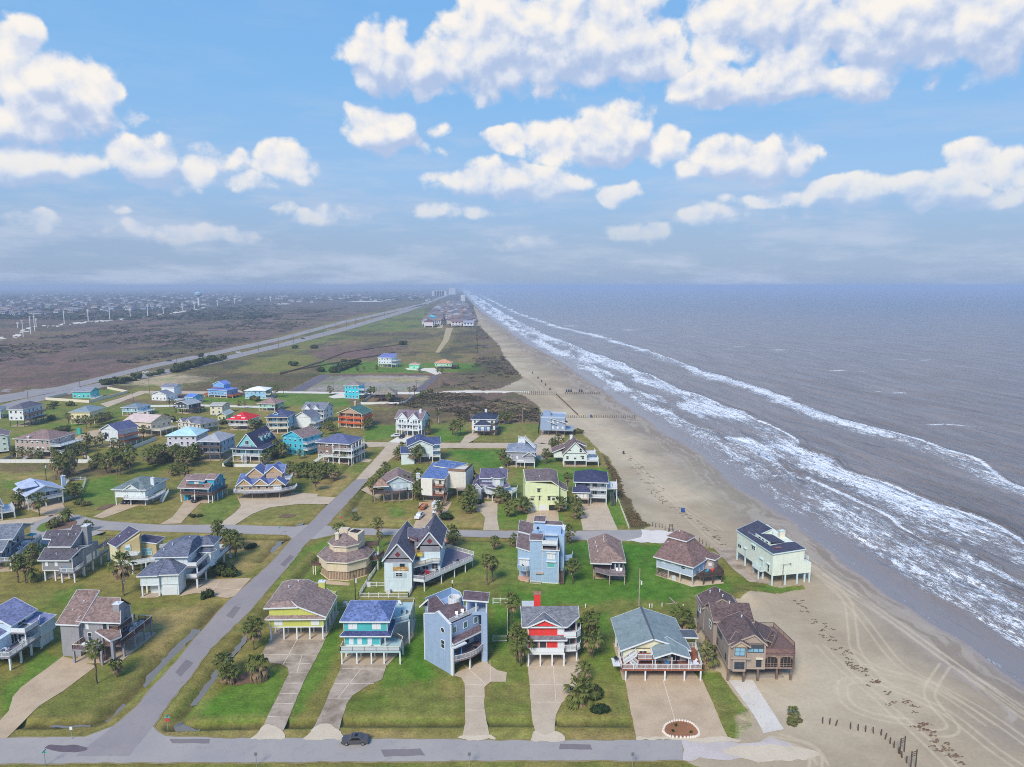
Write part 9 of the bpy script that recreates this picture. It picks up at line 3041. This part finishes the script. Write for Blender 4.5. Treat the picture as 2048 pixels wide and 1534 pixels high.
for i in range(16):
 b.bar((r_.uniform(-2, 0), r_.uniform(-.8, .8), r_.uniform(.7, 1.3)), (r_.uniform(0, 2.2), r_.uniform(-.8, .8), r_.uniform(.7, 1.3)), .2, .06)
b.build('load', timber(196, 150, 118), o)
b = MB()
for s_ in (-1, 1):
 b.tube((.2, s_ * 1.02, .32), (.2, s_ * 1.22, .32), .32, n=12)
b.build('tyres', flat(30, 30, 32, .8), o)
x, y = G(872, 1018)
o = tag(empty('box_trailer', (x, y, .1), R(82)), 'white box trailer in front of the tall off-white house', 'trailer')
b = MB()
b.box(-2.1, 2.1, -1.05, 1.05, .45, 2.5)
b.box(-2.14, 2.14, -1.08, 1.08, 2.5, 2.58)
b.bar((-2.1, 0, .5), (-3.2, 0, .5), .1, .1)
b.build('body', flat(226, 230, 232, .4), o)
b = MB()
b.box(-2.13, -2.1, -.9, .9, .6, 2.3)
b.build('door', flat(204, 208, 212, .4), o)
b = MB()
for s_ in (-1, 1):
 b.tube((.2, s_ * .95, .32), (.2, s_ * 1.15, .32), .32, n=12)
b.build('tyres', flat(30, 30, 32, .8), o)
x, y = G(159, 868)
o = tag(empty('portable_toilet', (x, y, 0), .2), 'teal portable toilet cabin on the sandy drive at the left', 'toilet cabin')
b = MB()
b.box(-.9, .9, -.9, .9, 0, 3.0)
b.prism([(-.95, -.95), (.95, -.95), (.95, .95), (-.95, .95)], 3.0, 3.2)
b.build('cabin', flat(40, 172, 164, .5), o)
b = MB()
b.box(-.5, .5, -.96, -.9, .2, 2.4)
b.build('door', flat(70, 190, 180, .5), o)
_ac = MB()
_ac.box(-.5, .5, -.5, .5, .1, 1.0)
_ac.tube((0, 0, 1.0), (0, 0, 1.06), .4, .4, 14)
_ac.box(-.6, .6, -.6, .6, 0, .1)
AC = _ac.mesh('unit', flat(206, 208, 208, .5))
for x, y, z, lab in ((691, 1212, 0, 'white air conditioner on the grass at the back left of the teal house'), (697, 1216, 0, 'second white air conditioner behind the teal house'), (777, 1186, 0, 'grey meter cabinet at the front left foot of the gabled white house'), (1347, 1160, .1, 'air conditioner under the side of the lavender beach house'), (738, 1172, 0, 'white box unit beside the eight-sided house')):
 o = link(bpy.data.objects.new('air_conditioner', AC))
 o.location = (*G(x, y), z)
 tag(o, lab, 'air conditioner')
# ------------------------------------------------------------------ far inland: pylons, water tower, towns in the haze
PYL = flat(214, 216, 218, .5)


def pylon(px, py, top, label, group=None):
 x, y = G(px, py)
 h = height_at(x, y, top)
 b = MB()
 w = max(.5, y / 1600)
 b.tube((0, 0, 0), (0, 0, h), w * 1.1, w * .6, 8)
 for k in (.78, .88, .98):
  b.bar((-w * 3, 0, h * k), (w * 3, 0, h * k), w * .5, w * .5)
 o = b.build('pylon', PYL)
 o.location = (x, y, 0)
 tag(o, label, 'pylon', group)


for x, y, t in ((129, 648, 619), (177, 644, 618), (220, 639, 613), (261, 635, 617), (296, 632, 608), (327, 629, 614), (365, 622, 606), (389, 619, 603), (435, 612, 600), (470, 608, 596), (541, 604, 593)):
 pylon(x, y, t, 'tall pale steel pylon of the line below the inland town', 'pylons below the inland town')
for x, y, t in ((62, 668, 632), (70, 662, 629), (47, 674, 640), (73, 655, 636), (36, 656, 645)):
 pylon(x, y, t, 'pylon of the close cluster at the bend of the pale track', 'pylon cluster at the track bend')
x, y = G(398, 613)
h = height_at(x, y, 583)
o = tag(empty('water_tower', (x, y, 0)), 'pale blue water tower rising over the inland town', 'water tower')
b = MB()
b.tube((0, 0, 0), (0, 0, h * .8), 4.5, 3.0, 12)
b.build('stem', PYL, o)
b = MB()
for z0, z1, r0, r1 in ((.66, .76, 4, 13), (.76, .88, 13, 14), (.88, .96, 14, 9), (.96, 1.0, 9, 1)):
 b.tube((0, 0, h * z0), (0, 0, h * z1), r0, r1, 16)
b.build('tank', flat(150, 186, 208, .5), o)

_fh = {}


def far_house_mesh(wc, rc, kind):
 k = (wc, rc, kind)
 if k not in _fh:
  b = MB()
  b.box(-.5, .5, -.5, .5, .25, 1.0, 0)
  for u in (-.42, 0, .42):
   for v in (-.42, .42):
    b.box(u - .05, u + .05, v - .05, v + .05, 0, .25, 0)
  if kind == 'gable':
   b.poly([(-.56, -.56, .97), (.56, -.56, .97), (.56, .56, .97), (-.56, .56, .97), (-.56, 0, 1.42), (.56, 0, 1.42)], [(0, 1, 5, 4), (2, 3, 4, 5), (0, 4, 3), (1, 2, 5), (3, 2, 1, 0)], 1)
  else:
   b.poly([(-.58, -.58, .97), (.58, -.58, .97), (.58, .58, .97), (-.58, .58, .97), (-.15, 0, 1.4), (.15, 0, 1.4)], [(0, 1, 5, 4), (2, 3, 4, 5), (3, 0, 4), (1, 2, 5), (3, 2, 1, 0)], 1)
  for i in range(3):
   for z in (.42, .72):
    b.box(-.38 + i * .3, -.22 + i * .3, -.52, -.5, z, z + .16, 2)
  b.box(-.5, .5, -.66, -.5, .33, .37, 0)
  b.box(-.5, .5, -.67, -.65, .37, .5, 0)
  _fh[k] = b.mesh('far_house', [flat(*wc, .6), flat(*rc, .9), DARK])
 return _fh[k]


WC = [(196, 198, 202), (184, 176, 162), (166, 178, 190), (190, 192, 196), (160, 150, 140), (172, 182, 180), (146, 164, 180)]
RC = [(112, 112, 122), (134, 116, 112), (96, 96, 112), (150, 150, 156), (120, 104, 100)]


def far_house(px, py, s, hgt, label, group, wc=None, rc=None, r=None):
 x, y = G(px, py)
 o = link(bpy.data.objects.new('far_house', far_house_mesh(wc or r.choice(WC), rc or r.choice(RC), r.choice(['gable', 'hip']))))
 o.location = (x, y, 0)
 o.scale = (s, s * r.uniform(.8, 1.2), hgt)
 o.rotation_euler = (0, 0, r.choice([0, R(90), R(-4)]) + r.uniform(-.1, .1))
 tag(o, label, 'house', group)


r = random.Random(21)
# the beach town: rows either side of a street, packed tighter with distance
BT = 'houses of the far beach town'
far_house(858, 654, 18, 11, 'house with dark red roof at the near left corner of the far beach town', None, (214, 206, 214), (122, 92, 104), r)
far_house(863, 645, 17, 12, 'turquoise house second from the near left corner of the far beach town', None, (50, 190, 214), (60, 186, 212), r)
far_house(913, 654, 20, 11, 'broad house with brown roof right of the pale street of the far beach town', None, (220, 214, 220), (128, 108, 112), r)
far_house(938, 654, 20, 9, 'pale bluish house at the near right corner of the far beach town', None, (210, 216, 226), (150, 152, 170), r)
n = 0
for row in np.arange(650, 604, -1.75):
 t = (654 - row) / 50
 xl, xr = 851 + 14 * t + 34 * t * t, 950 - 18 * t - 4 * t * t
 step = 12.5 - 7.0 * t
 x_ = xl
 while x_ < xr:
  street = 887 + 6 * t
  if abs(x_ - street) > 5 - 3 * t and n < 190:
   far_house(x_ + r.uniform(-1.2, 1.2), row + r.uniform(-.6, .6), r.uniform(11, 17), r.uniform(7, 11), 'small pale house packed into the far beach town', BT, None, None, r)
   n += 1
  x_ += step * r.uniform(.85, 1.2)
# tower blocks at the vanishing end
for i, (x, y, w, hh) in enumerate(((869, 592, 34, 40), (874, 592, 34, 42), (879, 592, 34, 40), (884, 592, 34, 42), (889, 592, 34, 40), (926, 605, 20, 36), (905, 589, 60, 60))):
 gx, gy = G(x, y)
 b = MB()
 b.box(-w / 2, w / 2, -w / 2, w / 2, 0, hh)
 for f in range(1, int(hh / 3.4)):
  b.box(-w / 2 - .4, w / 2 + .4, -w / 2 - .4, w / 2 + .4, f * 3.4, f * 3.4 + .8)
 o = b.build('tower_block', flat(196, 200, 210, .6))
 o.location = (gx, gy, 0)
 tag(o, 'block of flats at the hazy far end of the beach' if i < 5 else ('slim tower block beside the far surf' if i == 5 else 'tall hazy block at the very end of the coast'), 'tower block', 'blocks at the far end' if i < 5 else None)
# the inland town
IT = 'houses of the inland town'
n = 0
while n < 105:
 x_, y_ = r.uniform(0, 420), r.uniform(606, 636)
 if y_ > 634 - x_ * .045 or y_ < 600:
  continue
 far_house(x_, y_, r.uniform(14, 22), r.uniform(6, 9), 'tiny pale house scattered through the inland town beyond the pylons', IT, None, None, r)
 n += 1
V, F = [], []
me_src = [far_house_mesh(w, q, 'gable') for w in WC[:3] for q in RC[:2]]
b = MB()
rr = random.Random(4)
for i in range(330):
 x_ = rr.uniform(-150, 860)
 y_ = rr.choice([rr.uniform(584, 600), rr.uniform(590, 606), rr.uniform(578, 590)])
 if x_ > 640 and y_ > 602:
  continue
 gx, gy = G(x_, y_)
 s_ = rr.uniform(12, 26)
 b.box(gx - s_ / 2, gx + s_ / 2, gy - s_ / 2, gy + s_ / 2, 0, 6, 0)
 b.poly([(gx - s_ * .55, gy - s_ * .55, 6), (gx + s_ * .55, gy - s_ * .55, 6), (gx + s_ * .55, gy + s_ * .55, 6), (gx - s_ * .55, gy + s_ * .55, 6), (gx - s_ * .2, gy, 10), (gx + s_ * .2, gy, 10)], [(0, 1, 5, 4), (2, 3, 4, 5), (3, 0, 4), (1, 2, 5)], 1)
tag(b.build('distant_town', [flat(176, 178, 180, .7), flat(120, 114, 118, .9)]), 'specks of distant towns spread along the hazy horizon', 'town', kind='stuff')
scatter('treeline', 'dark trees threaded through the inland town and along the horizon', leaf_mat((50, 62, 48), (70, 78, 58)), [(*G(rr.uniform(-100, 560), rr.uniform(600, 640)), rr.uniform(6, 14)) for _ in range(1500)] + [(*G(rr.uniform(-100, 860), rr.uniform(582, 602)), rr.uniform(10, 22)) for _ in range(1400)], .42, .55)
scatter('treeline', 'dark trees between the houses of the far beach town', leaf_mat((58, 66, 52), (80, 84, 62)), [(*G(rr.uniform(850, 950), rr.uniform(606, 655)), rr.uniform(2.5, 5)) for _ in range(420)], .45, .8)
for x, y, w in ((728, 603, 90), (770, 600, 60), (505, 652, 30), (560, 608, 50), (120, 602, 60)):
 gx, gy = G(x, y)
 lay('sand_patch', [(x - w * .4, y), (x - w * .1, y - 1.1), (x + w * .3, y - .9), (x + w * .45, y + .3), (x, y + .9)], .25, PALE, 'bare pale patch in the wild flats', 2, 20, cat='patch')
# sea air last: it lies over everything already standing
build_haze()
